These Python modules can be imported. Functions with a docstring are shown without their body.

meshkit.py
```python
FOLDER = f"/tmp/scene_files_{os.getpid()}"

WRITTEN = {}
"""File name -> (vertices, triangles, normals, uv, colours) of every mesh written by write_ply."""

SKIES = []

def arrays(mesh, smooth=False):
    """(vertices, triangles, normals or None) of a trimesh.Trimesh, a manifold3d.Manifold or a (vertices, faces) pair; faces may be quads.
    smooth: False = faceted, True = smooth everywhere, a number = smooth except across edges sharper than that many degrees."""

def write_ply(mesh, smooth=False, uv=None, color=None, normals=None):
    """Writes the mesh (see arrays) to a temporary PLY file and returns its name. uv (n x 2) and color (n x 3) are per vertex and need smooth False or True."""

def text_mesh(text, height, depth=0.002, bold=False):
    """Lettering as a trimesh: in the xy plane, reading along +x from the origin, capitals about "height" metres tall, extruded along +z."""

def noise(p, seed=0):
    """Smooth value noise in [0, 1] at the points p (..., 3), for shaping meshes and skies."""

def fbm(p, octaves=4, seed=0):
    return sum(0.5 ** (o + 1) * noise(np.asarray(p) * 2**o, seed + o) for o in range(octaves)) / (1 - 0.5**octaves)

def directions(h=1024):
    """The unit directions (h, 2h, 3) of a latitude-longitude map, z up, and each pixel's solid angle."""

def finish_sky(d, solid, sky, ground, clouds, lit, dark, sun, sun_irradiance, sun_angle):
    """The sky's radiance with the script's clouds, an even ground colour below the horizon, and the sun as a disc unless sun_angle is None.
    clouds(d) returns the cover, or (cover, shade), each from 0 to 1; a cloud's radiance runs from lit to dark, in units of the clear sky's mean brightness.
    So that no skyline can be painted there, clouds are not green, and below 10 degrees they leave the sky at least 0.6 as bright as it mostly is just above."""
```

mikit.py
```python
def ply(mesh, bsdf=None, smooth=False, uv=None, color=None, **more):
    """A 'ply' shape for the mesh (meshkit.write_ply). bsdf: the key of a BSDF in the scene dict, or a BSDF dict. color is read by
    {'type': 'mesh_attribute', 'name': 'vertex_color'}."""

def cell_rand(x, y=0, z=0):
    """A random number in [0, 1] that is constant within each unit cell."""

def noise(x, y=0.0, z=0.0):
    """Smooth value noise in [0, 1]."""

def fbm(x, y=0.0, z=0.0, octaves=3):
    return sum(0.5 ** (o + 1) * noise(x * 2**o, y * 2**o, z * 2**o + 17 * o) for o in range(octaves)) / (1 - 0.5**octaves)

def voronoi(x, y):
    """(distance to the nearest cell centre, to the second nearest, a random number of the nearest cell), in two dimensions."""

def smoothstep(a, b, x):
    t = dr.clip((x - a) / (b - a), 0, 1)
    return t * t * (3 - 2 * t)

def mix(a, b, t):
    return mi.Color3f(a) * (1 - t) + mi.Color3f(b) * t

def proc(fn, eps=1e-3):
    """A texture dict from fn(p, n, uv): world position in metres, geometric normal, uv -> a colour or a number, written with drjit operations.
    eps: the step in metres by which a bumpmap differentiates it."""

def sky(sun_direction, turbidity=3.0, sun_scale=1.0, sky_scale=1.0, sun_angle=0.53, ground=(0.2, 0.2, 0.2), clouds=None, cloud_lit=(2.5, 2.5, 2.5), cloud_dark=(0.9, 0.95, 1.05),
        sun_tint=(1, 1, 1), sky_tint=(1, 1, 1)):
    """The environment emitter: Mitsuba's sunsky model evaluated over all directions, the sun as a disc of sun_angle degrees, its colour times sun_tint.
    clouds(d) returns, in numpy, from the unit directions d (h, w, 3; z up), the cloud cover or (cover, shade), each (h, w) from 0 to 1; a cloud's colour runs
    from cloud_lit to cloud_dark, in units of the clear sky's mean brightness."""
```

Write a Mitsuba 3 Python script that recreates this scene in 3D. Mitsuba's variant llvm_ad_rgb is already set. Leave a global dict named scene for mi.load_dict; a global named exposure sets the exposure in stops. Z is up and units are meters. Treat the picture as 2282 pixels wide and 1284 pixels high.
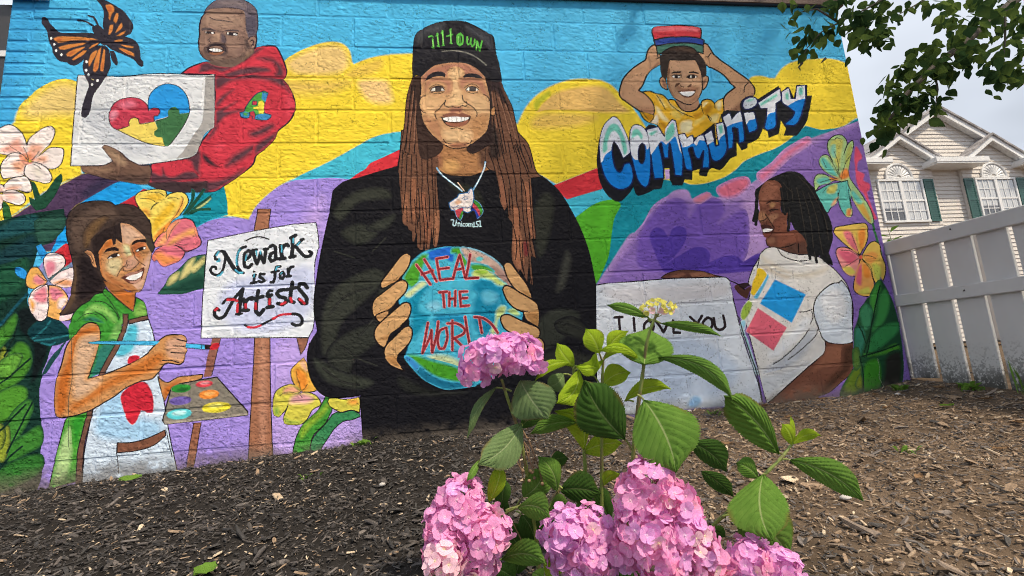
import math, random
import numpy as np, trimesh, shapely, mapbox_earcut
import drjit as dr, mitsuba as mi, mikit, meshkit
from shapely.geometry import Polygon, LineString, box

T = mi.ScalarTransform4f
scene, labels = {}, {}
exposure = 2.66

# ---------------------------------------------------------------- camera, sky
CAM = np.array([0.0, 0.0, 0.5])
scene['camera'] = {'type': 'perspective', 'fov': 97.54, 'fov_axis': 'x', 'near_clip': 0.02, 'far_clip': 1500.0,
                   'to_world': T().look_at(origin=CAM.tolist(), target=(CAM + [0.116896, 0.979963, 0.161268]).tolist(), up=[0.043264, -0.167252, 0.984964])}


def clouds(d):
    q = d / np.maximum(d[..., 2:3] + 0.25, 0.05)
    n = meshkit.fbm(q * np.array([1.1, 1.1, 0.6]) + 3.0, 5, seed=4)
    return np.clip(0.86 + 0.3 * (n - 0.5), 0, 1), np.clip(0.25 + 2.6 * (n - 0.47), 0, 1)


scene['sky'] = mikit.sky((0.36, -0.46, 0.81), turbidity=4.0, sun_scale=0.55, sun_angle=5.0, clouds=clouds, cloud_lit=(1.75, 1.82, 1.92), cloud_dark=(0.75, 0.8, 0.88), sun_tint=(0.98, 1.0, 1.0), ground=(0.16, 0.15, 0.13))

# ---------------------------------------------------------------- helpers
rng = np.random.default_rng(11)


def number(key):
    if key not in scene and not any(k.startswith(key + '__') for k in scene):
        return key
    k = 1
    while f'{key}_{k:03d}' in scene or any(q.startswith(f'{key}_{k:03d}__') for q in scene):
        k += 1
    return f'{key}_{k:03d}'


def tag(key, label=None, category=None, group=None, kind=None):
    d = labels.setdefault(key, {})
    for a, b in (('label', label), ('category', category), ('group', group), ('kind', kind)):
        if b:
            d[a] = b
    return key


def put(key, mesh, bsdf, smooth=False, uv=None, to_world=None):
    key = number(key)
    d = mikit.ply(mesh, bsdf, smooth=smooth, uv=uv)
    if to_world is not None:
        d['to_world'] = to_world
    scene[key] = d
    return key


def lin(h):
    c = np.array([int(h[i:i + 2], 16) for i in (1, 3, 5)]) / 255.0
    return np.where(c < 0.04045, c / 12.92, ((c + 0.055) / 1.055) ** 2.4)


def bx(x0, x1, y0, y1, z0, z1, ch=0.0):
    """A box, its edges chamfered by ch."""
    if ch <= 0:
        return trimesh.creation.box(bounds=[[x0, y0, z0], [x1, y1, z1]])
    pts = []
    lo, hi = np.array([x0, y0, z0]), np.array([x1, y1, z1])
    for k in range(8):
        s = np.array([(k >> i) & 1 for i in range(3)])
        for a in range(3):
            i = np.where(s, -ch, ch).astype(float)
            i[a] = 0
            pts.append(np.where(s, hi, lo) + i)
    return trimesh.convex.convex_hull(np.array(pts))


def tube(pts, radii, n=8):
    pts = np.asarray(pts, float)
    radii = np.broadcast_to(np.asarray(radii, float), (len(pts),))
    t = np.gradient(pts, axis=0)
    t /= np.maximum(np.linalg.norm(t, axis=1, keepdims=True), 1e-9)
    ref = np.array([0.3, 0.8, 0.1])
    u = np.cross(t, ref)
    u /= np.maximum(np.linalg.norm(u, axis=1, keepdims=True), 1e-9)
    w = np.cross(t, u)
    a = np.arange(n) * 2 * np.pi / n
    v = pts[:, None] + radii[:, None, None] * (np.cos(a)[None, :, None] * u[:, None] + np.sin(a)[None, :, None] * w[:, None])
    f = []
    for i in range(len(pts) - 1):
        for j in range(n):
            p, q = i * n + j, i * n + (j + 1) % n
            f += [[p, q, q + n], [p, q + n, p + n]]
    v = v.reshape(-1, 3)
    v = np.vstack([v, pts[:1], pts[-1:]])
    m = len(v)
    for j in range(n):
        f += [[m - 2, (j + 1) % n, j], [m - 1, m - 2 - n + j, m - 2 - n + (j + 1) % n]]
    return v, np.array(f)


def join(parts):
    vs, fs, o = [], [], 0
    for p in parts:
        v, f = (np.asarray(p.vertices), np.asarray(p.faces)) if hasattr(p, 'faces') else (np.asarray(p[0]), np.asarray(p[1]))
        if len(f) and f.shape[1] == 4:
            f = np.vstack([f[:, [0, 1, 2]], f[:, [0, 2, 3]]])
        vs.append(v)
        fs.append(f + o)
        o += len(v)
    return np.vstack(vs), np.vstack(fs)


def bez(a, b, c, n):
    t = np.linspace(0, 1, n)[:, None]
    return (1 - t) ** 2 * np.asarray(a) + 2 * t * (1 - t) * np.asarray(b) + t * t * np.asarray(c)


def smooth01(a, b, x):
    t = np.clip((x - a) / (b - a), 0, 1)
    return t * t * (3 - 2 * t)


WALL_Y = 2.477
BASE_X = [-400, -5.0, -2.6, -2.2, -1.4, -0.52, 0.27, 1.26, 2.24, 2.66, 3.2, 6.0, 20, 400]
BASE_Z = [0.0, 0.0, 0.035, 0.035, 0.078, 0.142, 0.136, 0.168, 0.176, 0.240, 0.25, 0.24, 0.1, 0.0]


def ground(x, y):
    x, y = np.asarray(x, float), np.asarray(y, float)
    zb = np.interp(x, BASE_X, BASE_Z)
    z = zb * smooth01(0.3, 2.6, y) * (1 - smooth01(6.0, 14.0, y))
    near = (1 - smooth01(4.0, 9.0, np.abs(x))) * (1 - smooth01(4.0, 9.0, np.abs(y)))
    q = np.stack([x, y, 0 * x], -1)
    return z + near * (0.030 * (meshkit.fbm(q * 3.1 + 5, 3) - 0.5) + 0.014 * (meshkit.fbm(q * 13.0 + 9, 2, seed=3) - 0.5))


# ---------------------------------------------------------------- materials
P = "#4db2e2 #3f9fd6 #e8ce3c #dfc479 #e0c07c #d8b84e #e2bf80 #d9b85a #dfb66b #dcb85a #b9bb33 #44b4cf #c8353f #9a86d6 #b79ddd #b49ce0 #5f8f9a #16889c #4d3a58 #37304a #1f96e0 #b32f3c #bb2f3a #52a82c #a98ac4 #8065ae #694fa6 #cf6b86 #d08098 #c96f92 #4c3896 #7a60a8 #d0506c #c23a49 #2c2430 #5b3a44 #33262e #d1495a #4f9b45 #1d3a55 #3f88bd #e2d24a #b83c4a #8d7266 #675e68 #85787a #55505e #4a434d #a08474 #7b625b #6f5850 #5a4a48 #a58775 #5d5056 #463c42 #564a4c #4c4146 #2b262c #eef0f2 #57494a #5d4d49 #8f7668 #33282c #826a60 #f0efee #96644c #8c8384 #3b3237 #6b5850 #8f7468 #7d6557 #d3d7dc #a3a19f #bfc4cc #b6b8bc #b83e52 #d7869a #cd6d82 #2b93dd #3f6e47 #e6d066 #6c5347 #967c66 #866b58 #4f3d38 #3e3034 #1f4a37 #17352c #2c5f34 #ece0dc #2b2730 #dfa493 #dba48c #e3ab90 #d9a184 #d7cfc4 #d98a5e #e0a080 #e6b9ac #e3a58a #33303a #cb8243 #b8643a #e9e9ea #d5c78a #15332c #1d4a50 #2a5146 #17383f #1e4d38 #1a5060 #0e1a1c #3f7a2c #17352a #447f2b #4c8a2d #7d8a2e #3f7d33 #3b7a30 #8a9a34 #7c8c30 #2f6a2c #5f9a3a #102420 #123a42 #256a74 #20464a #2b8fd8 #174a78 #ead9da #2b2227 #d88296 #dd9c70 #e0a95a #d9808f #e0a04a #e0a860 #d47b8f #e6cfd2 #1f4b3a #b9c98a #e6cf63 #1f1c22 #e0b63c #d9963c #dfb535 #e08a3c #d56f80 #e6a65c #e6a06a #df8c50 #2f5f4c #12302a #d3c985 #1c4237 #9b6a52 #b07f68 #8f6250 #8a5c50 #93614c #d9dfe8 #c3cbe8 #24262a #4fa6c2 #bf3340 #3f332f #57473f #6a5138 #2b2222 #5a4636 #241d1f #b98559 #c9a58c #b5672e #c9b98e #cfcfa0 #a9613a #c39780 #caa58f #a8693e #4a2f26 #241a1a #2a2020 #f0efec #5b3228 #a5786a #f2f1ef #b58a7a #3d3830 #b8865f #9c6238 #3f8f35 #7fb054 #86bc62 #2f6f5c #74ad5c #2f776a #4f9a3c #a9c98a #2f8a2c #c6d7ea #52b6cf #9fc7e8 #c22a3c #6e4f43 #7a5140 #c08a58 #b5652b #bb6f34 #c9a688 #c59a80 #3a4640 #48aede #2a2022 #c42c38 #807a70 #a59b8e #2f8a38 #c93d4b #e2893c #6b5ba6 #dfd03e #59c5cf #1f5a2a #e3a0a8 #f2b06a #eee77a #b5e4e6 #3f8a35 #86a935 #378052 #d9a848 #e08a35 #dfae90 #c9c24e #dfa085 #7fa445 #dba0a8 #8fae48 #dd9a45 #1a1a1f #343731 #323530 #2f322e #2c2f2c #30332e #343832 #2f312c #3b3c38 #2e302c #262826 #292c25 #323430 #0c0c0e #a5764f #2a1e1a #c39660 #8a5a48 #5e4336 #4b3630 #6a4a3b #17161a #3a2b28 #33272a #352a28 #1b1718 #8a6350 #8a5c45 #8b5b46 #8d6049 #9a6a50 #9a674d #8e5f4a #6d3030 #1d1718 #3a2b27 #2f2424 #b5855c #c0956d #a87460 #d6b286 #a5735d #a8765f #d0a87c #d3ad82 #ab7c5c #b5865c #9c6a58 #8d5f49 #dcb98a #26232a #2a2226 #e9e6df #4a4444 #3a2a26 #1f1a1c #8a5a49 #eeeeec #96614c #87807c #222229 #44464c #40424a #1b1b21 #7f7f78 #131318 #57b045 #9fdc80 #7fb3d8 #dfeaf2 #e6dcd8 #2a5f96 #d5a98a #c99a7a #e9dccb #b8434f #c24a58 #2c3f9a #6aa0d0 #c3e4f2 #48b0ce #1d6d8f #1785a6 #1a86ab #1c83ad #5fb8d4 #7fc3dc #2467c9 #4b9a2e #c9d7a0 #bda294 #a08078 #c3d67c #8fb83f #5fc3c8 #c3d58a #b5cf80 #c8d9a8 #47992b #1d7396 #3a86c9 #dc8f96 #8c2f35 #c49a6b #1c1618 #a87a4c #b88c60 #b58d6e #14141a #a87c60 #8d6650 #8a6650 #2e2524 #4a3830 #7d5a48 #a27c62 #d9a92b #e9dba6 #e6cf80 #e6d48c #e0d5a8 #ead9a0 #e8dca8 #e3c566 #e9e2cf #e5c65f #e3cf88 #b57f1c #b58e70 #6f4a35 #9a7056 #c69d7e #c8a080 #1d1618 #241c1c #efece6 #5d3f30 #3a2622 #8a5c48 #f2f2f0 #b8323f #cf6a78 #1d3b8f #3f6f64 #191b22 #c3a6d8 #1179cf #14204f #d5dbe6 #6fc2b2 #c3ccd6 #7fc6b8 #1b1c1f #6a4236 #865746 #91694f #9a7058 #805a48 #7c4c3d #543a32 #94704f #1d1416 #3d2422 #f3f3f1 #6d3d34 #3c3630 #2f2226 #d3d2d0 #c9c2b5 #bdb4a6 #8f8f92 #c9d3df #dcdfe4 #b9bfc8 #dfe3e8 #c3c8ce #2390d6 #d9667a #dcbb2e #57aed6 #97b54a #8fc4dc #6d473a #8a5c49 #825544 #473027 #5a3d33 #5b3b33 #241a1c #7d5344 #8a5f4c #4b302a #6f55a8 #1b1518 #ced6e0 #bfcde0 #c6c6cc #8fb7dc #8b78c0 #62b0b8 #3a3a40 #2a2326 #9fbf86 #1d1a20 #5fb5ac #b9b962 #a9b35f #d9803c #c9a04a #cf7a45 #7fc0ae #d9a07a #2f6a3f #d98a8a #dca05a #d4707c #e08a3a #d06078 #cbbd5a #df9a50 #b9c257 #d0607a #c7c45a #d9604a #214a30 #3f8a3a #3f8f48 #3a7f5a #37874a #4a8f2f #3f8a2a #566f24 #6a7a26 #4a6a30 #2a2a26 #12231a #8a9a80".split()
MURAL = """0|P|0||0|0.0|-3178,3188* 4942,3716* 3474,-967* -2667,-290*
0|P|1|0|97|0.0|-3178,3188* -2243,3249* -2200,2545* -2268,2322* -2289,2107* -2308,1872* -2981,1849*
0|P|2|0|12|0.0|-2485,1772* -2326,1885 -2299,1988 -2261,2041 -2215,2094 -2164,2137 -2118,2162 -2067,2162 -2011,2125* -1959,1615* -2066,1562 -2165,1495 -2259,1400 -2432,1309*
0|P|3|2|53|0.0|-2273,1986 -2213,2076 -2162,2119 -2116,2143 -2066,2144 -2023,2114 -2011,1976 -2124,1960 -2230,1944
0|P|2|0|11|0.0|-1033,2260* -950,2299 -878,2358 -781,2410 -692,2433 -625,2422 -584,2376 -571,2305 -559,2288* -476,2328 -374,2353 -218,2365* -10,2128* 391,1907* 441,2004 501,2078 575,2136 660,2179 759,2205 860,2209 943,2201 1006,2165 1048,2113 1101,2064* 1221,1834* 1897,2145* 1948,2229 2017,2246 2091,2231 2123,2231* 2187,2304 2270,2352 2372,2373 2502,2382 2600,2371 2678,2342* 3049,2324* 2960,1931* 2681,1951 2553,1887 2390,1861 2280,1890* 2139,1787 2039,1733 1947,1703 1817,1650 1754,1597 1663,1544 1530,1506 1444,1501 1394,1517* 1048,1571* 855,1614* 599,1519* 238,1752* -280,1856* -344,1851 -446,1823 -544,1769 -643,1706 -738,1653 -810,1617 -870,1586* -954,1540 -1026,1481 -1082,1416 -1117,1345* -1195,1365* -1286,1375* -1317,2116*
0|P|4|2|38|0.0|-934,2285 -876,2338 -780,2389 -692,2412 -633,2401 -602,2361 -592,2296 -620,2243 -734,2218 -884,2222
0|P|5|2|33|0.0|-559,2267 -476,2307 -401,2323 -401,2270 -454,2225 -531,2204 -607,2191 -607,2223
0|P|6|2|33|0.0|-526,2181 -377,2182 -352,2124 -348,2044 -456,2043 -519,2109
0|P|7|2|64|0.0|-1128,2174 -933,2182 -734,2178 -582,2174 -683,2107 -882,2091 -1054,2118
0|P|8|2|23|0.0|527,2013 617,2097 710,2134 878,2160 969,2143 1052,2039 1092,1985 891,1984 721,1993 552,1972 511,1948
0|P|9|2|40|0.0|482,1930 566,1977 804,1972 887,1948 769,1895 600,1877 490,1883
0|P|10|2|14|0.0|501,2043 547,2091 605,2127 606,2097 546,2043 512,1995
0|P|11||0|0.0|-267,1856* -344,1851 -446,1823 -544,1769 -643,1706 -738,1653 -810,1617 -870,1586 -921,1542* -584,1536* -271,1714*
0|P|12||0|0.0|-269,1761* -305,1747 -397,1701 -473,1664 -498,1632 -555,1595 -584,1571 -643,1529 -686,1475 -729,1387* -537,1382* -275,1509*
0|P|13||0|0.0|-584,1568* -689,1581 -786,1574 -874,1570* -954,1540 -1026,1481 -1082,1416 -1117,1345* -1177,1359 -1234,1361 -1314,1345 -1380,1307* -1458,1231* -2086,1110* -2162,663* -2077,-165* -505,-324* -491,1047* -681,1464* -643,1535*
0|P|14|13|74|0.0|-800,1388 -730,1465 -740,1258 -798,1159 -869,1212
0|P|15|13|67|0.0|-972,659 -770,671 -544,287 -534,85 -765,39 -959,56 -987,364
0|P|16|13|44|0.0|-2096,1110 -1991,1200 -1962,1105 -2036,1015
0|P|17||0|0.0|-1445,1404* -1424,1439 -1360,1503 -1250,1540* -1230,1450 -1225,1376* -1308,1353 -1380,1315 -1461,1280*
0|P|18|2|5|0.0|-1959,1620* -2002,1593 -2063,1554 -2188,1456 -2239,1409 -2353,1330* -2340,1212* -2054,1202* -1992,1422 -1946,1465 -1865,1521 -1791,1570* -1739,1576* -1791,1638*
0|P|19|18|33|0.0|-1951,1515 -1870,1589 -1784,1597 -1829,1558 -1910,1489
0|P|20||0|0.0|-1787,1572 -1739,1576 -1678,1555 -1659,1532* -1696,1495 -1785,1439* -1834,1340* -2027,1230* -2069,1189* -2037,1297* -1992,1422 -1946,1465 -1865,1521
0|P|21||0|0.0|-1785,1437* -1696,1495 -1656,1532* -1596,1521* -1621,1383* -1773,1387*
0|P|22||0|0.0|-2003,1243* -1973,1228* -1956,1152* -2004,1111* -2068,1175* -2034,1211*
0|P|12||0|0.0|571,1508* 856,1617* 904,1545* 876,1485* 656,1422*
0|P|11||0|0.0|632,1417* 876,1485* 936,1414* 803,1383 707,1319* 667,1353*
0|P|23||0|0.0|699,1313* 803,1383 880,1412 953,1416 983,1384 929,1291 877,1079 820,964 781,892* 681,896*
0|P|17||0|0.0|876,1485* 1048,1571* 1394,1517* 1444,1501 1530,1506 1663,1544 1754,1597 1817,1650 1947,1703 2039,1733 2139,1787 2280,1890* 2390,1861* 2553,1887 2681,1951* 2965,1951* 2799,1211* 973,883* 781,892* 820,964 877,1079 929,1291 983,1384 953,1416*
0|P|24|17|9|0.0|782,902* 886,1033 1016,1197 1073,1215 1143,1313 1224,1376 1320,1460 1411,1467 1436,1397* 1541,1435 1605,1417 1700,1473 1804,1548 1827,1500 1927,1558 2018,1611 2111,1701 2210,1762 2326,1811 2518,1871 2687,1931* 2960,1931* 2741,150* 2261,132* 636,105* 781,892*
0|P|25|24|40|0.0|828,911* 938,1058 1044,1177 1125,1258 1200,1363 1315,1423 1399,1404 1483,1376 1572,1389 1659,1381 1763,1384 1671,1073 1828,956 1993,1587* 2132,1677 2375,1799 2682,1909* 2955,1909* 2729,98* 2261,132* 632,59*
0|P|26|25|23|0.0|1056,1136 1125,1258 1222,1362 1328,1408 1396,1378 1402,1292 1485,1390 1603,1399 1637,1329 1581,1245 1769,1326 1706,1016 1427,972 1067,986
0|P|27|24|24|0.0|1614,1475 1741,1531 1814,1536 1820,1495 1725,1426 1636,1422
0|P|28|24|17|0.0|1443,1403 1536,1447 1560,1429 1484,1385
0|P|29|24|31|0.0|1896,1559 1999,1623 2114,1720 2281,1805 2295,1780 2133,1683 2008,1587 1920,1517
0|P|30|26|6|0.0|1179,1003* 1140,1147 1144,1202 1185,1237 1228,1221 1256,1176 1285,1225 1327,1241 1370,1223 1368,1167 1325,1099 1252,1033 1207,1008* 1297,1053 1403,1105 1474,1102 1505,1062 1489,1008* 1580,1043 1667,1046 1707,1002* 1814,1051 1899,1032 1886,954* 1536,940* 1202,964*
0|P|31|25|122|0.0|2529,1767 2669,1734 2759,1036 2646,810 2424,933 2393,1400
0|P|32|31|9|0.0|2616,1747 2640,1703 2645,1666 2606,1635 2595,1579 2635,1554 2619,1511 2659,1486 2650,1444 2628,1432 2646,1305 2660,1251 2617,1258 2619,1360 2601,1426 2580,1445 2569,1518 2582,1610 2587,1666
1|P|33||0|0.0|-1501,2213* -1463,2249 -1405,2278 -1358,2288 -1304,2263 -1237,2284 -1197,2305 -1138,2363 -1083,2392 -1007,2398 -986,2374 -957,2309 -938,2245 -941,2205 -958,2185* -926,2141 -897,2078 -886,2023 -895,1961 -922,1914 -978,1861 -994,1815 -1053,1748 -1088,1718 -1103,1666 -1148,1622 -1211,1572 -1249,1544 -1299,1512 -1401,1510 -1495,1512 -1578,1531 -1629,1557* -1620,1622 -1624,1672 -1580,1682 -1512,1696 -1449,1707 -1411,1725 -1390,1765 -1376,1802 -1352,1839 -1318,1892 -1315,1983 -1322,2208*
1|C|34||0|8.2|-1501,2213* -1463,2249 -1405,2278 -1358,2288 -1304,2263 -1237,2284 -1197,2305 -1138,2363 -1083,2392 -1007,2398 -986,2374 -957,2309 -938,2245 -941,2205 -958,2185* -926,2141 -897,2078 -886,2023 -895,1961 -922,1914 -978,1861 -994,1815 -1053,1748 -1088,1718 -1103,1666 -1148,1622 -1211,1572 -1249,1544 -1299,1512 -1401,1510 -1495,1512 -1578,1531 -1629,1557* -1620,1622 -1624,1672 -1580,1682 -1512,1696 -1449,1707 -1411,1725 -1390,1765 -1376,1802 -1352,1839 -1318,1892 -1315,1983 -1322,2208*
1|P|35|33|24|0.0|-1616,1557 -1574,1578 -1499,1584 -1404,1579 -1301,1573 -1212,1601 -1149,1644 -1173,1593 -1249,1544 -1299,1514 -1401,1512 -1495,1515 -1578,1534
1|P|35|33|14|0.0|-1621,1629 -1570,1606 -1566,1650 -1544,1606 -1506,1598 -1451,1626 -1393,1622 -1379,1589 -1467,1576 -1580,1567 -1620,1571
1|P|35|33|15|0.0|-1448,1699 -1411,1721 -1387,1758 -1375,1713 -1381,1640 -1373,1604 -1407,1640 -1422,1684
1|P|36|33|15|0.0|-1367,1735 -1340,1713 -1306,1676 -1279,1653 -1305,1654 -1345,1676 -1369,1713
1|P|35|33|27|0.0|-1216,1712 -1152,1756 -1100,1785 -1099,1755 -1138,1711 -1202,1667 -1247,1653
1|P|35|33|20|0.0|-1093,1778 -1048,1815 -982,1857 -994,1819 -1053,1755 -1092,1725
1|P|35|33|25|0.0|-1129,1854 -1076,1876 -1017,1907 -996,1891 -1035,1853 -1088,1831 -1122,1831
1|P|35|33|18|0.0|-1309,1983 -1267,2006 -1202,2045 -1234,2014 -1266,1983 -1187,1995 -1160,1991 -1226,1968 -1264,1945 -1305,1892 -1289,1907 -1313,1847 -1350,1809 -1309,1907
1|P|35|33|18|0.0|-1313,2029 -1283,2076 -1231,2115 -1218,2119 -1256,2076 -1281,2037 -1307,2006
1|P|35|33|23|0.0|-1318,2192 -1234,2209 -1154,2226 -1058,2203 -961,2197 -933,2141 -911,2094 -953,2133 -1030,2172 -1125,2187 -1233,2170 -1298,2122 -1315,2122
1|P|35|33|16|0.0|-1275,2209 -1209,2241 -1135,2262 -1045,2256 -1024,2236 -1065,2227 -1126,2218 -1180,2210 -1241,2193
1|P|35|33|24|0.0|-1102,2315 -1047,2324 -991,2301 -956,2253 -955,2205 -1003,2204 -990,2244 -1019,2292 -1060,2303
1|P|35|33|16|0.0|-1317,2263 -1263,2256 -1210,2285 -1137,2354 -1083,2386 -1063,2388 -1116,2339 -1176,2289 -1236,2249 -1289,2224 -1330,2239 -1409,2222 -1391,2278 -1358,2282
1|P|37|33|26|0.0|-932,2086 -904,2047 -900,2000 -923,1953 -931,2015
1|P|37|33|25|0.0|-1310,1779 -1272,1794 -1258,1771 -1296,1757
2|P|38||0|0.0|-1035,2097* -1055,2109 -1096,2093 -1128,2053 -1154,2007 -1160,1984* -1183,1976 -1179,1953 -1158,1941 -1132,1945* -1133,1974 -1109,1972 -1104,1957 -1110,1941* -1091,1932 -1037,1930 -1017,1945 -1014,1961* -1052,1972* -1056,2015 -1047,2054
2|C|39||0|5.3|-1035,2097* -1055,2109 -1096,2093 -1128,2053 -1154,2007 -1160,1984* -1183,1976 -1179,1953 -1158,1941 -1132,1945* -1133,1974 -1109,1972 -1104,1957 -1110,1941* -1091,1932 -1037,1930 -1017,1945 -1014,1961* -1052,1972* -1056,2015 -1047,2054
2|P|40||0|0.0|-1067,2102* -1036,2096* -1047,2042* -1069,2061*
2|P|41||0|0.0|-1067,2050 -1054,2038 -1056,1999 -1055,1970 -1080,1968 -1086,1993 -1113,1999 -1112,2007 -1087,2019 -1084,2046
2|P|40||0|0.0|-1181,1974* -1160,1982 -1134,1974 -1133,1947 -1158,1944 -1176,1954
2|P|40||0|0.0|-1092,1962 -1052,1968 -1018,1959 -1021,1944 -1037,1931 -1105,1941
2|P|38|40|8|0.0|-1166,1976 -1139,1972 -1145,1953 -1162,1960
2|P|42||0|0.0|-1117,2049 -1094,2047 -1096,2021 -1119,2024
2|C|39||0|4.0|-1117,2049 -1094,2047 -1096,2021 -1119,2024
2|P|42||0|0.0|-1131,1979* -1111,1987 -1100,1968 -1102,1934* -1114,1937 -1115,1953 -1129,1956
2|C|39||0|4.0|-1131,1979* -1111,1987 -1100,1968 -1102,1934* -1114,1937 -1115,1953 -1129,1956
3|P|43||0|0.0|-1384,2634 -1367,2656 -1344,2679 -1317,2691 -1266,2707 -1196,2699 -1158,2678 -1130,2653 -1114,2628 -1107,2591 -1103,2522 -1110,2479 -1110,2464* -1106,2443 -1109,2407 -1116,2378 -1136,2350 -1168,2328 -1192,2303 -1221,2288 -1256,2273 -1310,2287 -1363,2300 -1393,2320 -1408,2348 -1417,2383 -1420,2418 -1416,2464 -1420,2499 -1418,2535 -1411,2571 -1397,2600
3|C|34||0|7.6|-1384,2634 -1367,2656 -1344,2679 -1317,2691 -1266,2707 -1196,2699 -1158,2678 -1130,2653 -1114,2628 -1107,2591 -1103,2522 -1110,2479 -1110,2464* -1106,2443 -1109,2407 -1116,2378 -1136,2350 -1168,2328 -1192,2303 -1221,2288 -1256,2273 -1310,2287 -1363,2300 -1393,2320 -1408,2348 -1417,2383 -1420,2418 -1416,2464 -1420,2499 -1418,2535 -1411,2571 -1397,2600
4|P|44||0|0.0|-1392,2610 -1384,2634 -1367,2656 -1344,2679 -1314,2695 -1266,2708 -1196,2699 -1158,2679 -1130,2654 -1114,2628 -1107,2591 -1104,2522 -1110,2479 -1124,2457 -1154,2445 -1165,2470* -1169,2531 -1174,2589* -1184,2624 -1218,2636 -1279,2641 -1324,2636 -1366,2627
4|P|45|44|27|0.0|-1325,2668 -1265,2685 -1204,2676 -1173,2652 -1234,2657 -1294,2655
4|P|46|44|22|0.0|-1168,2586 -1113,2591 -1108,2522 -1116,2479 -1149,2463 -1163,2477
4|S|47||0|4.9|-1372,2632 -1324,2635 -1279,2641 -1218,2636 -1178,2622
3|P|48|43|29|0.0|-1376,2594 -1323,2603 -1247,2598 -1201,2578 -1184,2542 -1229,2519 -1289,2510 -1349,2519 -1392,2536
3|P|49|43|29|0.0|-1186,2491 -1170,2463 -1167,2384 -1175,2349 -1204,2316 -1227,2305 -1211,2348 -1189,2398
3|P|50|43|29|0.0|-1401,2365 -1365,2345 -1335,2328 -1282,2329 -1265,2347 -1222,2334 -1233,2302 -1262,2280 -1310,2290 -1363,2303 -1391,2327
3|P|51|43|16|0.0|-1172,2441 -1154,2442 -1141,2421 -1134,2385 -1164,2370 -1171,2399
3|P|52|43|16|0.0|-1343,2459 -1323,2473 -1302,2474 -1301,2438 -1309,2417 -1333,2416 -1345,2430
3|P|53|43|13|0.0|-1300,2477 -1282,2460 -1271,2428 -1276,2407 -1291,2407 -1302,2417 -1301,2442
3|S|54||0|4.5|-1369,2576 -1345,2562 -1321,2555 -1291,2556 -1245,2547
3|S|54||0|4.5|-1363,2440 -1366,2426 -1353,2410 -1333,2411 -1315,2406 -1285,2403 -1273,2421 -1282,2457
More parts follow.
